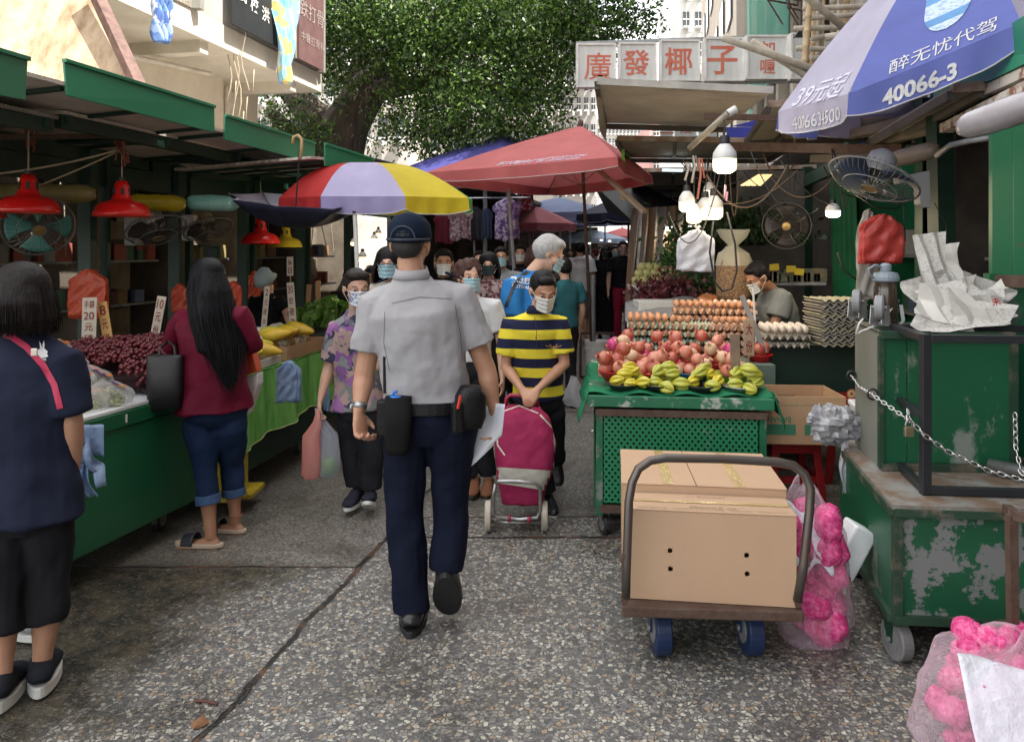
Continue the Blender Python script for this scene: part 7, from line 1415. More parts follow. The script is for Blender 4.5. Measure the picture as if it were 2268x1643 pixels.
def person(lab,X,Y,H,head=0,J=None,b=1.0,skin=skinA,vox=.009,yaw=0,pitch=0,hair=None,hm=hblack,top=None,leg=None,feet=None,face=False,mask=None,hands=None,group=None,toes=None,glasses=False,hs=1.0,longsl=False):
 k=H/1.7;h=R(head);Rv=V((math.cos(h),math.sin(h),0));Fv=V((-math.sin(h),math.cos(h),0));B=V((X,Y,0));U=V((0,0,1))
 def w(l,f,z):return B+Rv*l*k+Fv*f*k+U*z*k
 S=dict(pel=w(0,0,.92),wai=w(0,0,1.05),che=w(0,0,1.26),nek=w(0,-.01,1.45),hed=w(0,.015,1.585),shL=w(-.175*b,0,1.39),shR=w(.175*b,0,1.39),elL=w(-.235*b,-.02,1.11),elR=w(.235*b,-.02,1.11),wrL=w(-.25*b,.07,.86),wrR=w(.25*b,.07,.86),hiL=w(-.085*b,0,.88),hiR=w(.085*b,0,.88),knL=w(-.09*b,.02,.48),knR=w(.09*b,.02,.48),anL=w(-.095*b,-.02,.085),anR=w(.095*b,-.02,.085))
 for kk,v in(J or{}).items():S[kk]=V(v)
 t=thing('person',lab,'person',(X,Y,0),group=group)
 hy,hp=R(yaw),R(pitch);HF=(Fv*math.cos(hy)-Rv*math.sin(hy));HR=(Rv*math.cos(hy)+Fv*math.sin(hy));HU=U*math.cos(hp)+HF*math.sin(hp);HF2=HF*math.cos(hp)-U*math.sin(hp);q=k*hs
 HM=Matrix.Translation(S['hed'])@Matrix(((HR.x,HF2.x,HU.x,0),(HR.y,HF2.y,HU.y,0),(HR.z,HF2.z,HU.z,0),(0,0,0,1)))@Matrix.Scale(q,4)
 m=MB();m.tube([S['hiL'].lerp(S['hiR'],.5),S['pel'],S['wai'],S['che'],S['nek']],[(.11*k*b,.08*k*b),(.12*k*b,.085*k*b),(.115*k*b,.08*k*b),(.13*k*b,.085*k),(.055*k,.055*k)],14,ref=Rv)
 m.tube([S['nek']-U*.05*k,S['nek'],S['hed']-HU*.05*k-HF2*.015*k],[.058*k,.054*k,.05*k],14)
 hd=MB(HM);hd.ell((0,-.012,.035),(.074,.092,.082),20,14);hd.ell((0,.022,-.035),(.056,.064,.075),18,12);hd.ell((0,.045,-.085),(.030,.030,.022),12,8);hd.ell((0,.083,.018),(.045,.012,.012),12,8)
 hd.tube([(0,.086,.02),(0,.098,-.012),(0,.104,-.026),(0,.088,-.036)],[.008,.011,.015,.010],8);hd.ell((-.013,.094,-.028),(.008,.009,.007),8,6);hd.ell((.013,.094,-.028),(.008,.009,.007),8,6);hd.ell((0,.086,-.056),(.022,.009,.009),10,6)
 for s in(-1,1):hd.ell((s*.077,-.008,-.005),(.009,.020,.031),10,8);hd.ell((s*.045,.05,-.03),(.022,.028,.022),10,8)
 m.add(hd.v,hd.f)
 for s,a_,e_,w_ in(('L','shL','elL','wrL'),('R','shR','elR','wrR')):
  a,e,wr=S[a_],S[e_],S[w_];bb=.92+.08*b;m.tube([S['nek'].lerp(a,.5)-U*.03,a,a.lerp(e,.3),a.lerp(e,.75),e,e.lerp(wr,.25),e.lerp(wr,.7),wr],[.045*k,.052*k*bb,.050*k*bb,.041*k*bb,.040*k*bb,.041*k*bb,.031*k,(.027*k,.022*k)],12)
  hd_=(hands or{}).get(s);sg=-1 if s=='L' else 1
  if hd_ is None:hd_=dict(d=(wr-e).normalized()-U*.2,th=Fv,n=-Rv*sg,c=.45)
  if hd_:hand(m,wr,hd_['d'],hd_['th'],hd_['n'],hd_.get('c',.5),k)
 for a_,e_,w_ in(('hiL','knL','anL'),('hiR','knR','anR')):
  a,e,an=S[a_],S[e_],S[w_];m.tube([a,a.lerp(e,.4),e,e.lerp(an,.3),e.lerp(an,.75),an,an-(an-e).normalized()*-.015],[.080*k*b,.072*k*b,.050*k,.055*k*b,.038*k,.034*k,.034*k],12)
 if feet and feet.get('bare'):
  for s,an in(('L',S['anL']),('R',S['anR'])):
   d=V((toes or{}).get(s,Fv)).normalized();o=an-U*.055;m.tube([o-d*.045+U*.0,o-d*.03+U*.005,o+d*.03+U*.012,o+d*.09,o+d*.15-U*.008,o+d*.185-U*.012],[(.022,.026),(.03,.034),(.033,.036),(.040,.024),(.043,.015),(.036,.010)],14,ref=U.cross(d))
 body=m.build('body',skin,t);bake(body,vox,3,.5)
 if face:
  for s in(-1,1):
   e=MB(HM);e.cur=0;e.ell((s*.031,.082,.006),(.0135,.008,.0065),12,8);e.cur=1;e.ell((s*.031,.0865,.0055),(.0062,.0045,.0058),10,6);e.build('eye',[eye_w,eye_d],t,smooth=True)
   e=MB(HM);e.tube([(s*.016,.094,.024),(s*.032,.093,.030),(s*.048,.083,.026)],[.0022,.003,.0018],6);e.build('eyebrow',hm,t)
   e=MB(HM);e.tube([(s*.016,.088,.011),(s*.031,.0905,.0145),(s*.046,.083,.010)],[.0015,.0024,.0012],6);e.build('eyelid',skin,t)
 if glasses:
  e=MB(HM)
  for s in(-1,1):e.tube([(s*(.033+.022*math.cos(a)),.100,.006+.017*math.sin(a))for a in[2*PI*i/16 for i in range(17)]],.0015,5);e.tube([(s*.055,.098,.008),(s*.074,.06,.008),(s*.08,.0,.006)],.0015,5)
  e.tube([(-.011,.100,.008),(.011,.100,.008)],.0015,5);e.build('glasses',wire_m,t)
 if mask:
  e=MB(HM);e.grid(lambda u,v:V(((.064-.010*v)*math.sin((u-.5)*2.5),.036+(.062+.016*math.exp(-((u-.5)*6)**2)*(1-v*.3))*math.cos((u-.5)*2.3)+.003*math.sin(v*22),.000-.098*v-.010*abs(u-.5)*(1-v)+.02*abs(u-.5)*v)),24,14);e.build('face_mask',mask,t,smooth=True,solid=.0018)
  e=MB(HM)
  for s in(-1,1):e.tube([(s*.060,.062,-.010),(s*.076,.025,.012),(s*.084,-.01,.018),(s*.083,-.02,-.01)],.0013,5);e.tube([(s*.054,.055,-.082),(s*.072,.02,-.04),(s*.083,-.018,-.015)],.0013,5)
  e.build('ear_loop',mask_w,t)
 if hair:
  m=MB(HM);dsp=((.03,.004),)
  if hair=='crop':m.ell((0,-.022,.042),(.078,.090,.078),20,12);m.ell((0,-.055,-.005),(.066,.052,.055),18,10)
  else:m.ell((0,-.020,.045),(.083,.092,.084),22,14);m.ell((0,-.045,.0),(.079,.066,.066),18,12)
  if hair in('short','bun','crop2'):m.ell((0,.045,.088),(.055,.036,.026),14,8)
  if hair=='curly':
   rd=random.Random(int(X*100));m.ell((0,-.03,.04),(.098,.10,.092),20,12)
   for i in range(70):d=V((rd.gauss(0,1),rd.gauss(-.5,1),rd.gauss(.35,1))).normalized();m.ell((d.x*.098,-.028+d.y*.10,.035+d.z*.09),rd.uniform(.016,.026),8,6)
  if hair=='wavy':m.ell((0,.03,.085),(.075,.055,.035),14,8);m.ell((0,-.04,.02),(.092,.085,.08),20,12)
  if hair=='bun':m.ell((0,-.10,.06),(.04,.035,.038),14,10)
  if hair in('bob','long'):
   m.ell((0,-.02,.04),(.098,.102,.092),22,14)
   n_=15 if hair=='bob' else 50;z1=-.135 if hair=='bob' else-.62;rd=random.Random(3)
   for a in np.linspace(-.35 if hair=='bob' else-.1,PI+(.35 if hair=='bob' else.1),44 if hair=='bob' else 36):
    cx,cy=math.cos(a),-math.sin(a);zz=z1*rd.uniform(.9,1.06);sp=1.28 if hair=='bob' else 1.0
    if hair=='bob':pts=[(.085*cx,-.02+.088*cy,.05),(.100*cx,-.02+.106*cy,-.01),(.112*cx,-.015+.115*cy,-.08),(.104*cx*1.02,-.01+.105*cy,zz)];rr=[.012,.013,.013,.006]
    else:lz=zz*(.62+.38*abs(cy));pts=[(.078*cx,-.02+.085*cy,.05),(.105*cx,-.02+.10*cy,-.06),(.118*cx+.0,-.06+.075*cy,-.22),(.115*cx+.03,-.085+.055*cy,-.40),(.075*cx+.04,-.08+.045*cy,lz)];rr=[.013,.016,.017,.014,.003]
    m.tube(pts,rr,8)
   if hair=='bob':m.tube([(0,-.09,.06),(0,-.11,-.02),(0,-.105,-.11)],[(.06,.03),(.085,.04),(.08,.03)],12,ref=(1,0,0))
   else:m.tube([(0,-.08,.03),(0,-.11,-.08),(.0,-.115,-.25),(.02,-.12,-.42),(.04,-.10,-.52)],[(.07,.04),(.10,.04),(.11,.035),(.09,.03),(.04,.02)],12,ref=(1,0,0))
  if hair in('bob','long')and vox<.009:
   sm_=MB(HM);rd=random.Random(9)
   for i in range(150):
    a=rd.uniform(-.3,PI+.3);cx,cy=math.cos(a),-math.sin(a);o1,o2=rd.uniform(-.01,.01),rd.uniform(.0,.012)
    pt=[(.088*cx,-.02+.09*cy,.075),(.110*cx+o1,-.02+.116*cy-o2,-.01),(.122*cx+o1,-.015+.126*cy-o2,-.09),(.113*cx+o1*2,-.01+.112*cy,-.145)]if hair=='bob' else[(.085*cx,-.02+.092*cy,.06),(.115*cx+o1,-.02+.112*cy,-.06),(.128*cx+o1,-.065+.09*cy-o2,-.22),(.122*cx+.03+o1*2,-.09+.075*cy,-.40),(.08*cx+.04+o1*3,-.085+.06*cy,-.62*(.6+.4*abs(cy))-rd.uniform(0,.05))]
    sm_.tube(pt,[.0016]*(len(pt)-1)+[.0005],4,cap=False)
   sm_.build('hair_strands',hm,t)
  ho=m.build('hair',hm,t);bake(ho,.0065 if vox<.009 else.010,2,.5,dsp)
 if top:
  f=top.get('fit',1.0)*b;sl=top.get('sleeve',.5);hem=top.get('hem',1.0);hp_=S['wai'].lerp(S['pel'],hem);m=MB();bd=top.get('belly',1.0);aw_=top.get('hemw',1.0)
  m.tube([hp_-(S['wai']-S['pel']).normalized()*.0,S['wai'].lerp(S['pel'],min(hem,.5)),S['wai'],S['wai'].lerp(S['che'],.5),S['che'],S['che'].lerp(S['nek'],.42),S['che'].lerp(S['nek'],.70),S['che'].lerp(S['nek'],.90),S['nek']+U*.015*k],[(.170*k*f*aw_,.128*k*f*aw_),(.165*k*f*(aw_+1)/2,.125*k*f*bd),(.160*k*f,.120*k*f*bd),(.163*k*f,.120*k*f*bd),(.175*k*f,.122*k*f),(.180*k*f,.112*k*f),(.150*k*b,.088*k),(.085*k,.068*k),(.062*k,.058*k)],20,ref=Rv)
  sw=top.get('sw',1.0)
  for a_,e_,w_ in(('shL','elL','wrL'),('shR','elR','wrR')):
   a,e,wr=S[a_],S[e_],S[w_];pts=[S['nek'].lerp(a,.45)-U*.035,S['nek'].lerp(a,.85)-U*.02,a,a.lerp(e,.3)];rr=[.055*k,.062*k*b,.068*k*(1+(sw-1)*.4),.066*k*sw]
   if sl<=1:pts+=[a.lerp(e,max(.4,sl))];rr+=[.067*k*sw]
   else:pts+=[a.lerp(e,.8),e,e.lerp(wr,(sl-1)*.5),e.lerp(wr,sl-1)];rr+=[.055*k*sw,.052*k*sw,.047*k*sw,.042*k*sw]
   m.tube(pts,rr,14)
  o=m.build('shirt',top['m'],t);am=top.get('fold',.005);sd=X*7
  def fd(c,n):z=c[:,2];return am*(np.sin(z*30+4*np.sin(c[:,0]*8+sd)+3*np.sin(c[:,1]*9))*.6+np.sin((c[:,0]+c[:,1])*26+z*12+2*np.sin(z*11+sd))*.7)*np.clip(1.6-z/(1.3*k),.25,1)
  bake(o,vox,3,.5,((.10,.012*top.get('crz',1)),),fd);t['_']=1;del t['_'];SH[lab]=o
  if top.get('collar'):
   m=MB();c=S['nek'];m.tube([c-U*.012*k,c+U*.012*k,c+U*.034*k-Fv*.004],[(.075*k,.070*k),(.068*k,.066*k),(.060*k,.060*k)],24,ref=Rv,cap=False);m.build('collar',top['collar']if top['collar']is not True else top['m'],t,smooth=True,solid=.004)
 if leg:
  f=leg.get('fit',1.0)*b;cuff=leg.get('cuff',.93);m=MB()
  if leg.get('skirt'):
   m.tube([S['wai'],S['pel'],S['pel'].lerp(V((X,Y,.1)),.5),V((X,Y,leg['skirt']*k))],[(.14*k*f,.11*k*f),(.17*k*f,.13*k*f),(.19*k*f,.16*k*f),(.23*k*f,.21*k*f)],20,ref=Rv)
  else:
   m.tube([S['wai']+U*.0,S['pel'],S['pel']-U*.05*k,S['pel']-U*.10*k],[(.148*k*f,.108*k*f),(.165*k*f,.122*k*f),(.150*k*f,.112*k*f),(.10*k*f,.08*k*f)],18,ref=Rv);cr_,kr=leg.get('cr',.062),leg.get('kr',.068)
   for a_,e_,w_ in(('hiL','knL','anL'),('hiR','knR','anR')):
    a,e,an=S[a_],S[e_],S[w_];c_=leg.get(w_,cuff);pts=[a+U*.03,a-U*.05*k,a.lerp(e,.55),e,e.lerp(an,c_*.5),e.lerp(an,c_)];m.tube(pts,[.085*k*f,.095*k*f,.082*k*f,kr*k*f,(kr+cr_)/2*k*f,cr_*k*f],14)
  o=m.build('skirt' if leg.get('skirt')else 'trousers',leg['m'],t);am=leg.get('fold',.005)
  def fd2(c,n):z=c[:,2];return am*(np.sin(z*24+3*np.sin(c[:,0]*14+X)+2*np.sin(c[:,1]*17))*.7+np.sin(c[:,0]*40+z*7)*.5)
  bake(o,max(vox,.0075),3,.5,((.08,.012),),fd2)
  if leg.get('roll'):
   for e_,w_ in(('knL','anL'),('knR','anR')):
    e,an=S[e_],S[w_];c_=leg.get(w_,cuff);r_=leg.get('cr',.062)*k*f;m=MB();m.tube([e.lerp(an,c_-.12),e.lerp(an,c_+.015)],[r_*1.1,r_*1.12],20);m.build('rolled_cuff',leg['roll'],t,bev=.004)
 if feet and not feet.get('bare'):
  for s in('L','R'):
   d=(toes or{}).get(s,Fv);u_=(toes or{}).get(s+'u',U);shoe('shoe',t,S['an'+s],d,u_,.255*k*feet.get('s',1),feet['m'],feet['sm'],feet.get('st',.018),wide=feet.get('w',1.08),high=feet.get('high',0))
 return t,S,HM,(Rv,Fv,k)
SH={}
def decal(lab,mb_in,dirv,m_,par,name='print',off=.003):
 o=SH[lab];M=WM[par.name];Mi=M.inverted();bv=BVHTree.FromPolygons([v.co.copy()for v in o.data.vertices],[tuple(p.vertices)for p in o.data.polygons]);out=[];bad=set()
 for v in mb_in.v:
  p=Mi@V(v);d=(V(v)-V((0,0,CH))).normalized();h=bv.ray_cast(p-d*.5,d);q=(h[0]-d*off)if h[0]is not None else None;bad.add(len(out))if q is None else 0;q=q or p;out.append(tuple(M@q))
 x=MB();x.v=out;kp=[i for i,f in enumerate(mb_in.f)if not bad.intersection(f)];x.f=[mb_in.f[i]for i in kp];x.mi=[0]*len(kp);return x.build(name,m_,par,smooth=False)
def ribbon(mb,pts,wd,n=30):
 pts=[V(p)for p in pts];
 def at(f):f*=len(pts)-1;i=min(int(f),len(pts)-2);return pts[i].lerp(pts[i+1],f-i)
 def fn(u,v):a=at(u);b_=at(min(1,u+.02));c=at(max(0,u-.02));tv=(b_-c).normalized();s=V((tv.z,0,-tv.x));return a+s*(v-.5)*wd
 mb.grid(fn,n,2)
Y4=3.15;navy_u=fabric('uniform_navy',(.007,.0095,.022),(.011,.014,.030),wr=.5);gray_u=fabric('uniform_gray',(.36,.355,.365),(.33,.325,.34),wr=.32,bs=5)
J=dict(pel=P(946,925,Y4),wai=P(946,862,Y4),che=P(930,745,Y4-.02),nek=P(912,612,Y4-.04),hed=P(909,541,Y4-.02),shL=P(836,668,Y4),shR=P(1012,655,Y4),elL=P(806,835,Y4+.0),elR=P(1078,820,Y4+.03),wrL=P(795,912,Y4-.06),wrR=P(1094,905,Y4+.02),hiL=P(897,925,Y4),hiR=P(996,925,Y4),knL=P(896,1130,Y4+.03),knR=P(1000,1110,Y4+.06),anL=P(912,1352,Y4+.03),anR=P(990,1262,Y4+.05))
t,S,HM,fr=person('uniformed officer in gray short sleeved shirt and navy cap walking away mid lane',.0,0,1.72,0,{},1.0)if False else person('officer in gray uniform shirt and navy cap walking away in mid lane',(946-1134)*Y4/F_,Y4,1.74,0,J,1.06,skinA,.0065,yaw=-8,pitch=0,hair='crop',hm=mat('hair_crop',(.018,.016,.015),.7,vamt=0),hs=.97,top=dict(m=gray_u,sleeve=.66,hem=.62,fit=1.02,sw=1.16,fold=.006,collar=True,crz=1.3),leg=dict(m=navy_u,cuff=1.0,fit=1.0,cr=.066,kr=.073,fold=.006,anR=.97),feet=dict(m=shoe_b,sm=sole_b,st=.026,s=1.12,high=.03,w=1.22),toes=dict(L=(-.05,1,0),R=(.02,.6,-.8),Ru=(0,.8,.6)),hands=dict(L=dict(d=(.15,-.25,-1),th=(.5,.8,0),n=(1,.1,0),c=1.15),R=dict(d=(.0,.15,-1),th=(-.4,.8,0),n=(-1,.1,0),c=.8)))
OF='officer in gray uniform shirt and navy cap walking away in mid lane';capm=fabric('cap_navy',(.010,.018,.035),wr=.2)
m=MB(HM);m.tube([(0,-.012,.012),(0,-.014,.045),(0,-.014,.082),(0,-.012,.112),(0,-.01,.128)],[(.089,.104),(.090,.104),(.084,.096),(.060,.072),(.018,.022)],26,ref=(1,0,0));m.grid(lambda u,v:V(((u-.5)*.15,.075+.085*v*(1-(2*u-1)**2*.6),.028-.025*v)),12,6)
cp_=m.build('cap',capm,t,smooth=True);m=MB(HM)
m.tube([(.050*math.cos(a),-.1185+.004*abs(math.cos(a)),.020+.050*math.sin(a))for a in[PI*i/12 for i in range(13)]],.0035,6);m.tube([(-.088,-.035,.020),(-.06,-.10,.018),(0,-.122,.016),(.06,-.10,.018),(.088,-.035,.020)],.006,6);m.build('cap_strap',mat('strap_navy',(.02,.03,.05),.6),cp_)
m=MB(HM);m.ell((0,-.098,.038),(.040,.020,.030),14,8);m.build('cap_opening',mat('hair_crop',()),cp_)
m=MB();ribbon(m,[P(868,672,Y4-.25),P(930,658,Y4-.25),P(1000,662,Y4-.25)],.0035);ribbon(m,[P(852,690,Y4-.25),P(850,760,Y4-.25),P(862,820,Y4-.25)],.003);ribbon(m,[P(1008,676,Y4-.25),P(1020,740,Y4-.25),P(1024,800,Y4-.25)],.003);decal(OF,m,(0,1,0),mat('seam_gray',(.16,.16,.18),.8,vamt=0),t,'seam',.0015)
lb_=mat('leather_black',(.006,.006,.007),.45,vamt=0,bump=.3,bs=120,spec=.3);m=MB();m.tube([P(946,906,Y4),P(946,880,Y4)],[(.186,.143),(.184,.141)],34,ref=(1,0,0));m.build('belt',lb_,t,bev=.003)
def pouch(px,py,w_,h_,d_,name,Yo=-.15,rz=0):m=MB();m.box(P(px,py,Y4+Yo),(w_,d_,h_),rz);return m.build(name,lb_,t,bev=.012)
m=MB();c=P(882,935,Y4-.15);m.tube([c+V((0,0,.10)),c+V((0,0,.0)),c-V((.005,0,.10)),c-V((.006,0,.125))],[(.052,.042),(.054,.042),(.048,.036),(.034,.024)],16,ref=(1,0,0),pw=.7);m.build('bottle_pouch',fabric('pouch_black',(.013,.013,.014)),t,smooth=True)
m=MB();m.lathe([(.001,.030),(.022,.028),(.026,.015),(.030,.0),(.031,-.02),(.001,-.02)],P(876,893,Y4-.15),18);m.tube([P(870,880,Y4-.15),P(872,868,Y4-.15),P(880,868,Y4-.15)],.006,7);m.build('bottle_cap',mat('cap_blue',(.02,.18,.60),.35,vamt=0),t,smooth=True)
pouch(848,925,.045,.15,.05,'radio',-.06);m=MB();m.tube([P(852,870,Y4-.07),P(851,790,Y4-.10)],.006,8);m.build('antenna',black_p,t)
pouch(1012,925,.045,.12,.045,'tool_pouch',-.15,.3);m=MB();c=P(1042,905,Y4-.10);m.tube([c+V((0,0,.09)),c+V((0,0,.05)),c-V((0,0,.03)),c-V((0,0,.075))],[(.040,.035),(.062,.045),(.062,.045),(.045,.035)],18,ref=(1,.3,0),pw=.7);m.build('holster',lb_,t,smooth=True)
m=MB();m.tube([P(1014,905,Y4-.19),P(1020,876,Y4-.19)],.006,7);m.build('red_pen',mat('pen_red',(.6,.04,.02),.4,vamt=0),t)
for s,a,b_ in((-1,S['shL'],P(860,645,Y4)),(1,S['shR'],P(985,632,Y4))):m=MB();d=(b_-a);m.bar(a+d*.12+V((0,0,.075)),a+d*.95+V((0,0,.055)),.05,.008);m.build('epaulette',navy_u,t,bev=.003)
m=MB();d=(S['wrL']-S['elL']).normalized();m.tube([S['wrL']-d*.035,S['wrL']-d*.012],[.031,.030],20);m.ell(S['wrL']-d*.02+V((-.03,-.012,0)),(.008,.018,.018),14,8);m.build('wrist_watch',steel,t,smooth=True)
tp_=thing('paper_stack','sheaf of white papers held low in the officer\'s right hand','papers',tuple(P(1075,1030,Y4)));pm_=mat('paper_sheets',(.70,.72,.78),.6,vamt=0)
for i,(dx,ln)in enumerate(((0,1),(.010,.82),(.018,.80),(.024,.78),(.03,.74))):
 m=MB();q0,q1,q2,q3=P(1072,900,Y4+.06),P(1102,893,Y4-.02),P(1094,985,Y4-.0),P(1040,1036,Y4+.02);q2,q3=q1.lerp(q2,ln),q0.lerp(q3,ln)
 m.grid(lambda u,v:q0.lerp(q1,u).lerp(q3.lerp(q2,u),v)+V((dx,-.004*i+.008*math.sin(u*3+v*3),0)),8,8);m.build('sheet',pm_,tp_,smooth=True,solid=.0008)
Y1=2.68;tee_n=fabric('tee_navy',(.014,.018,.036),(.020,.024,.045),wr=.35)
J=dict(pel=P(62,1120,Y1),wai=P(62,1010,Y1),che=P(62,868,Y1),nek=P(58,735,Y1),hed=P(52,655,Y1),shL=P(-28,800,Y1),shR=P(138,796,Y1),elL=P(-60,930,Y1),elR=P(160,935,Y1),wrL=P(-60,1040,Y1+.1),wrR=P(164,1040,Y1+.05),hiL=P(14,1140,Y1),hiR=P(106,1140,Y1+.03),knL=P(8,1330,Y1-.03),knR=P(108,1310,Y1+.05),anL=P(4,1510,Y1-.05),anR=P(92,1478,Y1+.05))
L1_='woman in a loose navy tee and cropped black trousers cut off by the left edge'
t,S,HM,fr=person(L1_,(62-1134)*Y1/F_,Y1,1.54,12,J,1.0,skinA,.0075,yaw=5,hair='bob',hm=hair_m('hair_bob',(.010,.008,.008),(.028,.021,.019)),hs=1.02,top=dict(m=tee_n,sleeve=.86,hem=1.25,fit=1.06,hemw=1.12,sw=1.22,fold=.006),leg=dict(m=trouser_b,cuff=.36,fit=1.0,cr=.078,kr=.078,fold=.006),feet=dict(m=fabric('sneaker_black',(.02,.022,.028)),sm=sole_w,st=.040,s=1.12,w=1.25),toes=dict(L=(-.35,1,0),R=(-.45,1,0)),hands=dict(R=dict(d=(.05,.1,-1),th=(-.3,.9,0),n=(-.9,-.2,0),c=.5)))
m=MB();ribbon(m,[P(-10,736,2.4),P(25,745,2.4),P(58,768,2.4),P(95,808,2.4),P(120,852,2.4),P(133,905,2.4)],.020,60);decal(L1_,m,(0,1,0),mat('strap_pink',(.45,.015,.07),.5,vamt=0),t,'bag_strap',.004)
m=MB();m.box(P(76,780,2.55),(.022,.006,.026));m.build('buckle',mat('pale_metal',(.6,.55,.5),.4,metal=.5),t,bev=.003)
rb=[(0,0),(.30,-.02),(.55,.02),(.62,.10),(.55,.22),(.60,.32),(.50,.45),(.44,.50),(.46,.75),(.42,.95),(.36,.75),(.34,.55),(.28,.80),(.22,.92),(.24,.66),(.26,.50),(.12,.40),(.02,.28),(-.04,.12)]
m=MB();vs=[P(76+x*50,792-y*40,2.4)for x,y in rb];m.v=[tuple(v)for v in vs]+[tuple(P(90,782,2.4))];n=len(vs);m.f=[(n,i,(i+1)%n)for i in range(n)];m.mi=[0]*n;text(m,'rabbit',P(92,795,2.4),(1,0,0),(0,0,1),h=.010,bold=.01);decal(L1_,m,(0,1,0),mat('print_white',(.66,.66,.66),.7,vamt=0),t,'back_print',.003)
person('person hidden behind the navy tee, only a gray trainer showing',-2.17,3.12,1.55,60,dict(anR=G(58,1432)+V((-.02,.05,.085))),1,skinA,.012,hair='short',top=dict(m=tee_n,sleeve=.8,hem=1.2),leg=dict(m=trouser_b,cuff=.9),feet=dict(m=shoe_w,sm=sole_w,st=.03),toes=dict(L=(-1,.6,0),R=(-1,.5,0)))
Y2=4.15;maroon=fabric('shirt_maroon',(.135,.010,.028),(.105,.008,.022),wr=.45,rough=.6);jean=fabric('denim',(.012,.026,.066),(.022,.040,.090),wr=.4)
J=dict(pel=P(478,905,Y2),wai=P(476,850,Y2),che=P(472,740,Y2),nek=P(463,668,Y2+.02),hed=P(458,622,Y2+.02),shL=P(408,705,Y2+.04),shR=P(528,698,Y2),elL=P(378,768,Y2+.14),elR=P(560,762,Y2+.06),wrL=P(430,790,Y2+.42),wrR=P(520,790,Y2+.40),hiL=P(444,925,Y2+.0),hiR=P(508,925,Y2+.03),knL=P(455,1035,Y2-.04),knR=P(514,1030,Y2+.12),anL=P(467,1186,4.06),anR=P(521,1154,4.27))
L2_='woman in a maroon long sleeved shirt with very long black hair at the fruit stall'
t,S,HM,fr=person(L2_,(478-1134)*Y2/F_,Y2,1.52,28,J,1.10,skinB,.008,yaw=14,pitch=10,hair='long',hm=hair_m('hair_long',(.004,.004,.005),(.014,.014,.018)),hs=1.06,top=dict(m=maroon,sleeve=1.35,hem=1.05,fit=1.05,hemw=1.14,sw=1.12,belly=1.1,fold=.007),leg=dict(m=jean,cuff=.52,fit=1.06,cr=.056,kr=.060,roll=fabric('denim_light',(.06,.11,.22)),fold=.004),feet=dict(bare=1),toes=dict(L=(-1,.12,0),R=(-1,.22,0)))
for nm,an,d in(('L',S['anL'],V((-1,.12,0))),('R',S['anR'],V((-1,.22,0)))):
 d.normalize();r=V((-d.y,d.x,0));c=V((an.x,an.y,0))+d*.065;m=MB();m.prism([c+d*math.sin(a)*.135+r*math.cos(a)*(.043+.005*math.sin(a))+V((0,0,.004))for a in[2*PI*i/24 for i in range(24)]],(0,0,.022));o=m.build('sandal',mat('sandal_sole',(.50,.40,.30),.7,vamt=0),t,bev=.004)
 m=MB();m.grid(lambda u,v:c+d*(.015+.065*v)+r*.050*math.cos(PI*(1-u))+V((0,0,.018+.055*math.sin(PI*u)*(1-.2*v))),16,5);m.build('strap',mat('strap_dark',(.02,.02,.03),.5,vamt=0),o,smooth=True,solid=.004)
m=MB();a=S['anR'];m.tube([a+V((.038*math.cos(q),.038*math.sin(q),.035+.004*math.sin(q)))for q in[2*PI*i/18 for i in range(19)]],.0028,6);m.build('anklet',mat('anklet',(.25,.10,.05),.5,vamt=0),t)
tb_=thing('tote_bag','black tote bag hanging from the forearm of the woman in maroon','bag',tuple(P(366,905,4.0)));bm=mat('tote_black',(.014,.014,.015),.5,vamt=0,bump=.4,bs=14);m=MB()
m.tube([P(368,906,4.02),P(367,902,4.02),P(366,850,4.02),P(366,790,4.02),P(366,786,4.02)],[(.085,.03),(.092,.045),(.095,.045),(.098,.03),(.098,.026)],24,ref=(1,-.1,0),pw=.6);o=m.build('pouch',bm,tb_);crumple(o,0,((.12,.02),));m=MB();m.tube([P(352,790,4.0),P(356,768,4.02),P(372,755,4.08),P(386,768,4.02),P(388,790,4.0)],(.006),8);m.tube([P(350,790,4.07),P(356,770,4.1),P(372,757,4.12),P(388,770,4.1),P(390,790,4.07)],(.006),8);m.build('handle',bm,tb_)
wt_=thing('white_bag','white shopping bag with an orange top hidden behind the maroon shirt','bag',tuple(P(562,930,4.3)));m=MB();m.prism([P(545,835,4.32),P(570,828,4.32),P(571,852,4.32),P(548,920,4.32)],(0,.1,0));m.cur=1;m.prism([P(540,770,4.315),P(552,760,4.315),P(570,824,4.315),P(545,832,4.315)],(0,.09,0));m.build('pouch',[white_p,mat('bag_orange_top',(.55,.08,.03),.5,vamt=0)],wt_,bev=.006)
Y3=4.66;flo=print_fabric('floral',[(.13,.12,.15),(.30,.14,.32),(.34,.24,.22),(.05,.05,.09),(.22,.10,.26),(.20,.22,.21),(.40,.28,.26)],17,dist=1.6)
J=dict(pel=P(795,905,Y3),wai=P(792,840,Y3),che=P(788,755,Y3),nek=P(790,690,Y3),hed=P(790,640,Y3-.02),shR=P(750,722,Y3),shL=P(838,718,Y3),elR=P(728,815,Y3-.03),elL=P(850,805,Y3-.05),wrR=P(709,888,Y3-.10),wrL=P(838,812,Y3-.22),hiR=P(775,920,Y3),hiL=P(822,920,Y3),knR=P(778,1010,Y3),knL=P(822,1005,Y3-.05),anR=P(793,1085,Y3+.0),anL=P(822,1094,Y3-.05))
L3_='older woman in a floral purple blouse and patterned mask carrying plastic bags'
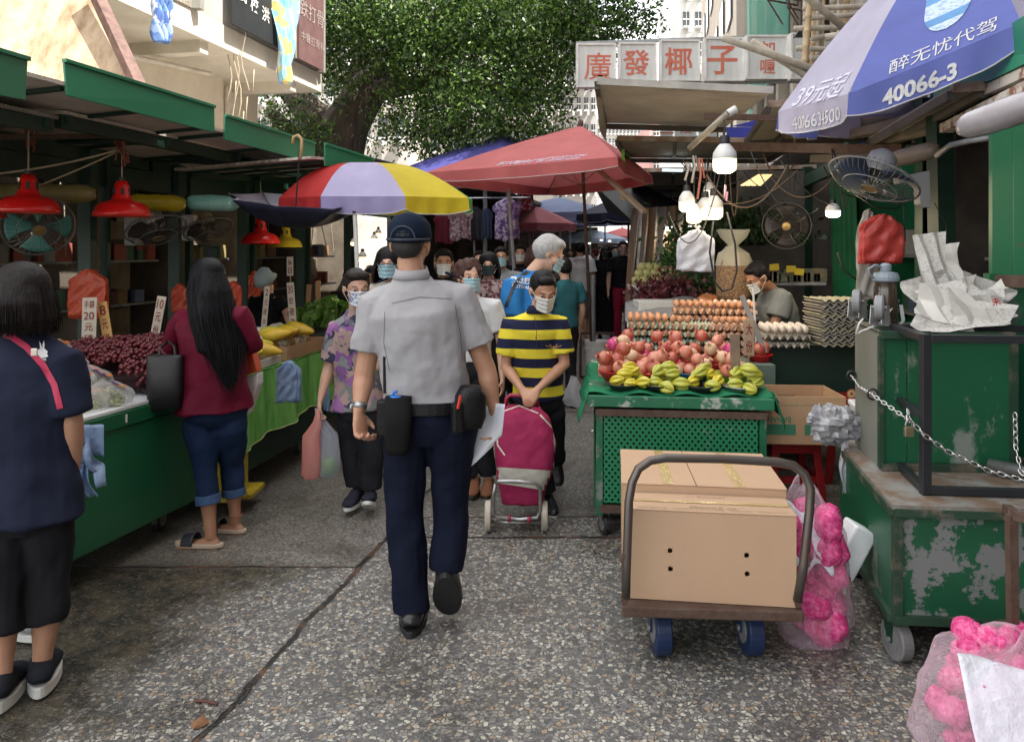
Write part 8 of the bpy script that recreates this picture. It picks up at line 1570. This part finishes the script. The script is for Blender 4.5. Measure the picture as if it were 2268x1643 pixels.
t,S,HM,fr=person(L3_,(795-1134)*Y3/F_,Y3,1.50,192,J,1.0,skinC,.0085,yaw=12,pitch=6,hair='wavy',hm=hair_m('hair_old',(.018,.014,.013),(.05,.042,.04)),face=True,mask=mask_p,hs=1.12,top=dict(m=flo,sleeve=.85,hem=1.0,fit=1.02,hemw=1.1,sw=1.15,fold=.006),leg=dict(m=trouser_b,cuff=.86,fit=1.0,cr=.076,kr=.078),feet=dict(m=shoe_g,sm=sole_w,st=.022),toes=dict(R=(-.25,-1,0),L=(.05,-1,.45),Lu=(0,.45,1)),hands=dict(R=dict(d=(-.1,-.1,-1),th=(.2,-.9,0),n=(.9,0,0),c=1.0),L=dict(d=(-.4,-.2,.3),th=(0,-.2,1),n=(-.5,.6,0),c=1.0)))
def carrier(px,py0,py1,wpx,Y,mt,lab,fill=None):
 t=thing('carrier_bag',lab,'bag',tuple(P(px,py1,Y)));W=wpx*Y/F_;a,b_=P(px,py1,Y),P(px,py0,Y);m=MB();Z=b_.z-a.z
 top=P(704,905,Y);pts=[a+V((0,0,.0)),a+V((0,0,.03)),a+V((0,0,Z*.3)),a+V((0,0,Z*.6))*1,a.lerp(top,.8),top];m.tube(pts,[(W*.34,W*.2),(W*.47,W*.3),(W*.5,W*.34),(W*.42,W*.26),(W*.2,W*.1),(.012,.008)],30);o=m.build('film',mt,t);bake(o,0,0,disp=((.05,.045),(.02,.015)))
 if fill:m=MB();m.ell(a+V((0,0,W*.42)),(W*.40,W*.24,W*.40),16,10);o=m.build('contents',fill,t);bake(o,0,0,disp=((.03,.03),))
 return t
carrier(690,905,1060,44,Y3-.14,film('carrier_red',(.92,.40,.36),.5,.25),'thin red carrier bag held by the older woman');carrier(728,905,1055,52,Y3-.10,film('carrier_white',(.70,.76,.88),.30,.15),'whitish carrier bag of leafy greens held by the older woman',leafm)
Y5=4.72;polo=stripes('polo_stripe',(.72,.60,.05),(.018,.020,.050),.1165,.50,.012)
J=dict(pel=P(1192,885,Y5),wai=P(1188,825,Y5-.01),che=P(1184,745,Y5-.05),nek=P(1190,690,Y5-.10),hed=P(1203,645,Y5-.16),shR=P(1134,716,Y5-.04),shL=P(1236,712,Y5-.06),elR=P(1120,812,Y5-.05),elL=P(1250,806,Y5-.07),wrR=P(1156,862,Y5-.22),wrL=P(1190,864,Y5-.24),hiR=P(1172,900,Y5+.03),hiL=P(1222,900,Y5+.03),knR=P(1185,1010,Y5-.05),knL=P(1226,1000,Y5+.10),anR=P(1215,1100,Y5-.05),anL=P(1232,1015,Y5+.32))
L5_='man in yellow and navy striped polo pushing a maroon shopping trolley'
t,S,HM,fr=person(L5_,(1192-1134)*Y5/F_,Y5,1.52,180,J,1.0,skinA,.008,yaw=14,pitch=22,hair='short',face=True,mask=mask_w,hs=1.10,top=dict(m=polo,sleeve=.74,hem=.95,fit=1.04,hemw=1.02,sw=1.22,fold=.004,collar=fabric('collar_navy',(.02,.022,.05))),leg=dict(m=trouser_b,cuff=.9,fit=1.05,cr=.07,kr=.075),feet=dict(m=shoe_b,sm=sole_w,st=.015),toes=dict(R=(.15,-1,0),L=(.1,-.5,-.9),Lu=(0,-.9,.5)),hands=dict(R=dict(d=(.5,-.5,-.6),th=(.8,.2,.4),n=(.2,-.4,-.9),c=.95),L=dict(d=(-.5,-.5,-.6),th=(-.8,.2,.4),n=(-.2,-.4,-.9),c=.95)))
m=MB()
for i in(0,1):m.ell(P(1188-1,748+16*i,4.5),(.004,.002,.004),8,5)
ribbon(m,[P(1184,702,4.5),P(1188,730,4.5),P(1188,775,4.5)],.003);decal(L5_,m,(0,1,0),mat('placket',(.03,.03,.06),.8,vamt=0),t,'placket',.002)
m=MB();
for k_ in range(-2,3):ribbon(m,[P(1226,771,4.4),P(1226+9*k_,765-3*abs(k_%2),4.4)],.004,6)
decal(L5_,m,(0,1,0),mat('badge_mark',(.45,.25,.12),.8,vamt=0),t,'chest_emblem',.002)
tr_=thing('shopping_trolley','maroon fabric shopping trolley on two white wheels','trolley',(.07,4.3,0));mar=fabric('trolley_maroon',(.30,.025,.085),(.24,.02,.065),wr=.35,rough=.6);Yt=4.25
def bagp(y,l,r,Y,d):a,b_=P(l,y,Y),P(r,y,Y);c=(a+b_)/2;return c,((b_.x-a.x)/2,d)
rings=[bagp(1118,1112,1200,4.30,.09),bagp(1075,1103,1210,4.33,.13),bagp(1030,1097,1226,4.36,.15),bagp(980,1096,1232,4.40,.155),bagp(935,1100,1218,4.43,.14),bagp(908,1110,1196,4.45,.11),bagp(903,1122,1186,4.45,.07)]
m=MB();m.tube([r_[0]for r_ in rings],[r_[1]for r_ in rings],28,ref=(1,0,0),pw=.62);o=m.build('bag',mar,tr_,smooth=True);o=bake(o,.009,4,.5,((.08,.016),));SH['tr']=o
m=MB();ribbon(m,[P(1110,908,4.1),P(1098,935,4.1),P(1102,985,4.1),P(1118,1008,4.1)],.008,30);ribbon(m,[P(1196,918,4.1),P(1226,950,4.1),P(1230,1000,4.1),P(1224,1060,4.1)],.008,30);ribbon(m,[P(1108,913,4.1),P(1150,898,4.1),P(1192,915,4.1)],.006,20);decal('tr',m,(0,1,0),mat('piping_cream',(.62,.58,.50),.7,vamt=0),tr_,'piping',.004)
m=MB();m.grid(lambda u,v:P(1096+(1224-1096)*u-3*v,1034+8*u+(34+12*u)*v,4.05),24,10);decal('tr',m,(0,1,0),mat('panel_cream',(.52,.51,.44),.7),tr_,'pocket_panel',.006)
m=MB();fr_=[P(1098,1070,4.14),P(1104,1065,4.13),P(1150,1066,4.12),P(1185,1070,4.12),P(1196,1080,4.13),P(1197,1130,4.17),P(1190,1146,4.18),P(1150,1150,4.18),P(1100,1144,4.18),P(1092,1134,4.18),P(1092,1100,4.16),P(1098,1070,4.14)];m.tube(fr_,.0105,10);m.tube([P(1086,1156,4.28),P(1205,1158,4.28)],.006,8);m.tube([P(1126,910,4.5),P(1124,890,4.52)],.009,8);m.tube([P(1186,910,4.5),P(1188,890,4.52)],.009,8);m.build('tube_frame',steel,tr_,smooth=True)
hm_=mat('handle_red',(.30,.02,.05),.35,vamt=0);m=MB();m.tube([P(1117,915,4.5),P(1122,882,4.5),P(1130,875,4.5),P(1180,876,4.5),P(1188,882,4.5),P(1193,918,4.5)],.012,10);m.tube([P(1122,903,4.5),P(1190,904,4.5)],.008,8);m.box(P(1128,1148,4.16),(.018,.03,.03));m.box(P(1172,1150,4.16),(.018,.03,.03));m.build('handle',hm_,tr_,smooth=True)
for px in(1081,1206):m=MB();c=V(((px-1134)*4.27/F_,4.30,.083));m.tube([c-V((.018,0,0)),c-V((.012,0,0)),c+V((.012,0,0)),c+V((.018,0,0))],[.074,.083,.083,.074],30,ref=(0,0,1));o=m.build('wheel',mat('wheel_cream',(.58,.55,.45),.6,c2=(.42,.38,.30)),tr_,bev=.002);m=MB();m.tube([c-V((.02,0,0)),c+V((.02,0,0))],.022,12,ref=(0,0,1));m.build('hub',hm_,o)
Y6=5.3;tb6=fabric('tee_blue',(.035,.22,.52),(.03,.17,.44),wr=.35)
J=dict(nek=P(1180,604,Y6),hed=P(1216,562,Y6),che=P(1166,665,Y6),wai=P(1168,765,Y6),pel=P(1168,835,Y6),shL=P(1180,618,Y6+.16),shR=P(1136,630,Y6-.13),elR=P(1132,720,Y6-.18),wrR=P(1180,770,Y6-.12),elL=P(1150,720,Y6+.2),wrL=P(1190,760,Y6+.2))
L6_='gray haired man in bright blue tee with black strap behind the striped polo'
t,S,HM,fr=person(L6_,(1168-1134)*Y6/F_,Y6,1.70,-48,J,1.14,skinC,.009,yaw=-42,pitch=24,hair='wavy',hm=hgray,face=True,mask=mask_b,hs=1.05,top=dict(m=tb6,sleeve=.8,hem=1.0,fit=1.0,belly=1.3,sw=1.2),leg=dict(m=trouser_b),feet=dict(m=shoe_b,sm=sole_b))
m=MB();ribbon(m,[P(1120,680,5),P(1135,640,5),P(1155,610,5),P(1185,592,5)],.022,30);decal(L6_,m,(0,1,0),black_p,t,'bag_strap',.004)
m=MB();text(m,'第62屆',P(1152,621,5),(1,0,-.12),(.12,0,1),h=.045,bold=.03);text(m,'FESTIVAL',P(1154,635,5),(1,0,-.12),(.12,0,1),h=.022,bold=.02);decal(L6_,m,(0,1,0),mat('print_white',()),t,'back_print',.003)
def simple(lab,px,footY,top_y,head,tm,lm_,hair_='short',hm=hblack,J=None,**kw):
 H=CH-(top_y-HZ)*footY/F_;kw.setdefault('vox',.012);return person(lab,(px-1134)*footY/F_,footY,H,head,J,kw.pop('b',1.0),kw.pop('skin',skinC),top=dict(m=tm,sleeve=kw.pop('sl',.7),hem=kw.pop('hem',1.0),fit=1.02,sw=1.15),leg=dict(m=lm_,cuff=kw.pop('cuff',.95),**({'skirt':kw.pop('skirt')}if 'skirt' in kw else{})),hair=hair_,hm=hm,feet=dict(m=kw.pop('shoe',shoe_b),sm=kw.pop('sole',sole_b)),**kw)
beige_t=fabric('tee_cream',(.50,.46,.40));white_t=fabric('tee_white',(.60,.60,.60));black_t=fabric('tee_black',(.012,.012,.014));gray_t=fabric('tee_gray',(.24,.26,.27));short_g=fabric('shorts_gray',(.12,.12,.11));flo2=print_fabric('blouse_floral_red',[(.16,.04,.05),(.36,.28,.28),(.24,.10,.12),(.42,.34,.34),(.10,.05,.06)],40)
simple('woman in glasses and blue mask behind the officer\'s left shoulder',862,5.35,552,178,beige_t,trouser_b,'bob',face=True,mask=mask_b,glasses=True,hs=1.08,vox=.010)
simple('woman with curly brown hair and mask half hidden by the officer',1040,4.97,580,175,white_t,trouser_b,'curly',hbrown,face=True,mask=mask_b,yaw=25,hs=1.05,hem=.6,shoe=fabric('shoe_brown',(.20,.09,.05)),J=dict(anR=P(1052,1062,4.97),anL=P(1082,1064,5.0)),cuff=.9,vox=.010)
simple('woman with dark tied hair between the officer\'s head and the curly hair',983,6.4,556,185,black_t,trouser_b,'bun',face=True,skin=skinB,mask=mask_w,hs=1.08)
simple('woman in red floral blouse and dark trousers behind the blue tee',1082,6.9,562,178,flo2,trouser_b,'bob',face=True,mask=mask_d,hs=1.05,b=1.05)
simple('man in glasses and gray polo behind the floral blouse',1110,8.0,548,180,gray_t,trouser_b,'short',face=True,mask=mask_b,glasses=True,skin=skinB)
simple('person with black hair and white mask next to the gray post',1152,9.4,543,180,black_t,trouser_b,'short',face=True,mask=mask_w);simple('person with brown hair behind the gray hair',1182,8.8,546,0,black_t,trouser_b,'bob',hbrown)
simple('person in teal shirt hidden behind the gray haired man',1250,7.6,572,30,fabric('tee_teal',(.03,.12,.14)),trouser_b,'short');simple('person with black hair left of the floral blouse, in the crowd',1062,9.2,556,180,black_t,trouser_b,'short')
L14='tall person in white printed tee and gray shorts walking away';t,S,HM,fr=simple(L14,1284,12.6,536,5,white_t,short_g,'wavy',cuff=.12,hem=1.25,shoe=shoe_w,sole=sole_w,skin=skinB);m=MB();m.box(P(1285,590,12.2),(.14,.001,.10));text(m,'GOOD',P(1285,577,12.2),(1,0,0),(0,0,1),h=.05,bold=.03);decal(L14,m,(0,1,0),mat('print_dark',(.12,.12,.16),.8,c2=(.3,.08,.08),vs=20),t,'back_print',.006)
t,S,HM,fr=simple('woman in a long black dress and cap facing up the lane',1342,13.2,545,178,black_t,black_t,'long',skirt=.12,mask=mask_d,face=True,sl=.2,b=1.15,skin=skinB);m=MB(HM);m.tube([(0,0,.03),(0,0,.09),(0,0,.125)],[(.092,.106),(.085,.096),(.03,.035)],18,ref=(1,0,0));m.grid(lambda u,v:V(((u-.5)*.15,.08+.08*v,.04-.02*v)),6,3);m.build('cap',black_p,t,smooth=True)
simple('woman in black tee and red trousers beside the curtain',1380,12.8,535,175,black_t,fabric('trouser_red',(.30,.02,.05)),'bun',mask=fabric('mask_pink',(.5,.34,.36)),face=True,glasses=True);simple('person with red hair behind the black dress',1318,17,552,60,stripes('tee_striped',(.5,.5,.5),(.1,.1,.1),.06),black_t,'short',hred)
simple('person in dark cap just behind the black dress',1362,16,545,180,black_t,black_t,'short',mask=mask_b)
for i,(px,Y,ty,hd_)in enumerate(((1300,22,547,0),(1332,24,546,180),(1400,23,545,180),(1262,20,552,180),(1225,18,550,0),(1204,16,552,180),(1388,19,547,0))):
 simple(['far walker in white left of the pole foot','far walker in white seen above the black cap','far walker in pale blue nearest the curtain','far walker in teal by the gray hair','far walker in cream left of the white tee','far walker in gray behind the brown hair','far walker in red print close to the black tee'][i],px,Y,ty,hd_,[white_t,white_t,fabric('tee_sky',(.2,.3,.42)),fabric('tee_teal',()),beige_t,gray_t,flo2][i],trouser_b,'short',vox=.018)
t,S,HM,fr=simple('vendor in pale bucket hat and black tee behind the papaya stall',592,6.6,600,150,black_t,trouser_b,'short',pitch=35,J=dict(wrL=P(640,720,6.3),elL=P(636,695,6.5)),vox=.01);m=MB(HM);m.tube([(0,0,.02),(0,0,.06),(0,-.005,.12),(0,0,.135)],[(.125,.135),(.095,.105),(.080,.09),(.05,.06)],24,ref=(1,0,0));m.build('bucket_hat',fabric('hat_pale',(.34,.42,.42)),t,smooth=True)
VM='egg vendor in gray tee and glasses bending over behind the egg trays';Yv=6.0;J=dict(hed=P(1678,615,Yv-.1),nek=P(1706,640,Yv),che=P(1722,690,Yv),wai=P(1735,770,Yv),pel=P(1740,830,Yv),shL=P(1735,655,Yv-.16),shR=P(1700,655,Yv+.16),elL=P(1712,735,Yv-.2),wrL=P(1682,765,Yv-.3),elR=P(1690,730,Yv+.1),wrR=P(1670,745,Yv-.1))
person(VM,(1740-1134)*Yv/F_,Yv,1.66,100,J,1.1,skinB,.010,yaw=10,pitch=30,hair='short',face=True,mask=mask_w,glasses=True,top=dict(m=fabric('tee_vendor',(.20,.21,.20)),sleeve=.6,hem=1.0,fit=1.05,sw=1.3),leg=dict(m=trouser_b))
simple('dim vendor in dark clothes under the rainbow parasol',772,8.2,600,180,black_t,trouser_b,'short',skin=skinB,vox=.014)
simple('person with dark hair behind the woman in glasses',820,7.2,590,180,black_t,trouser_b,'bob',skin=skinB,vox=.014)
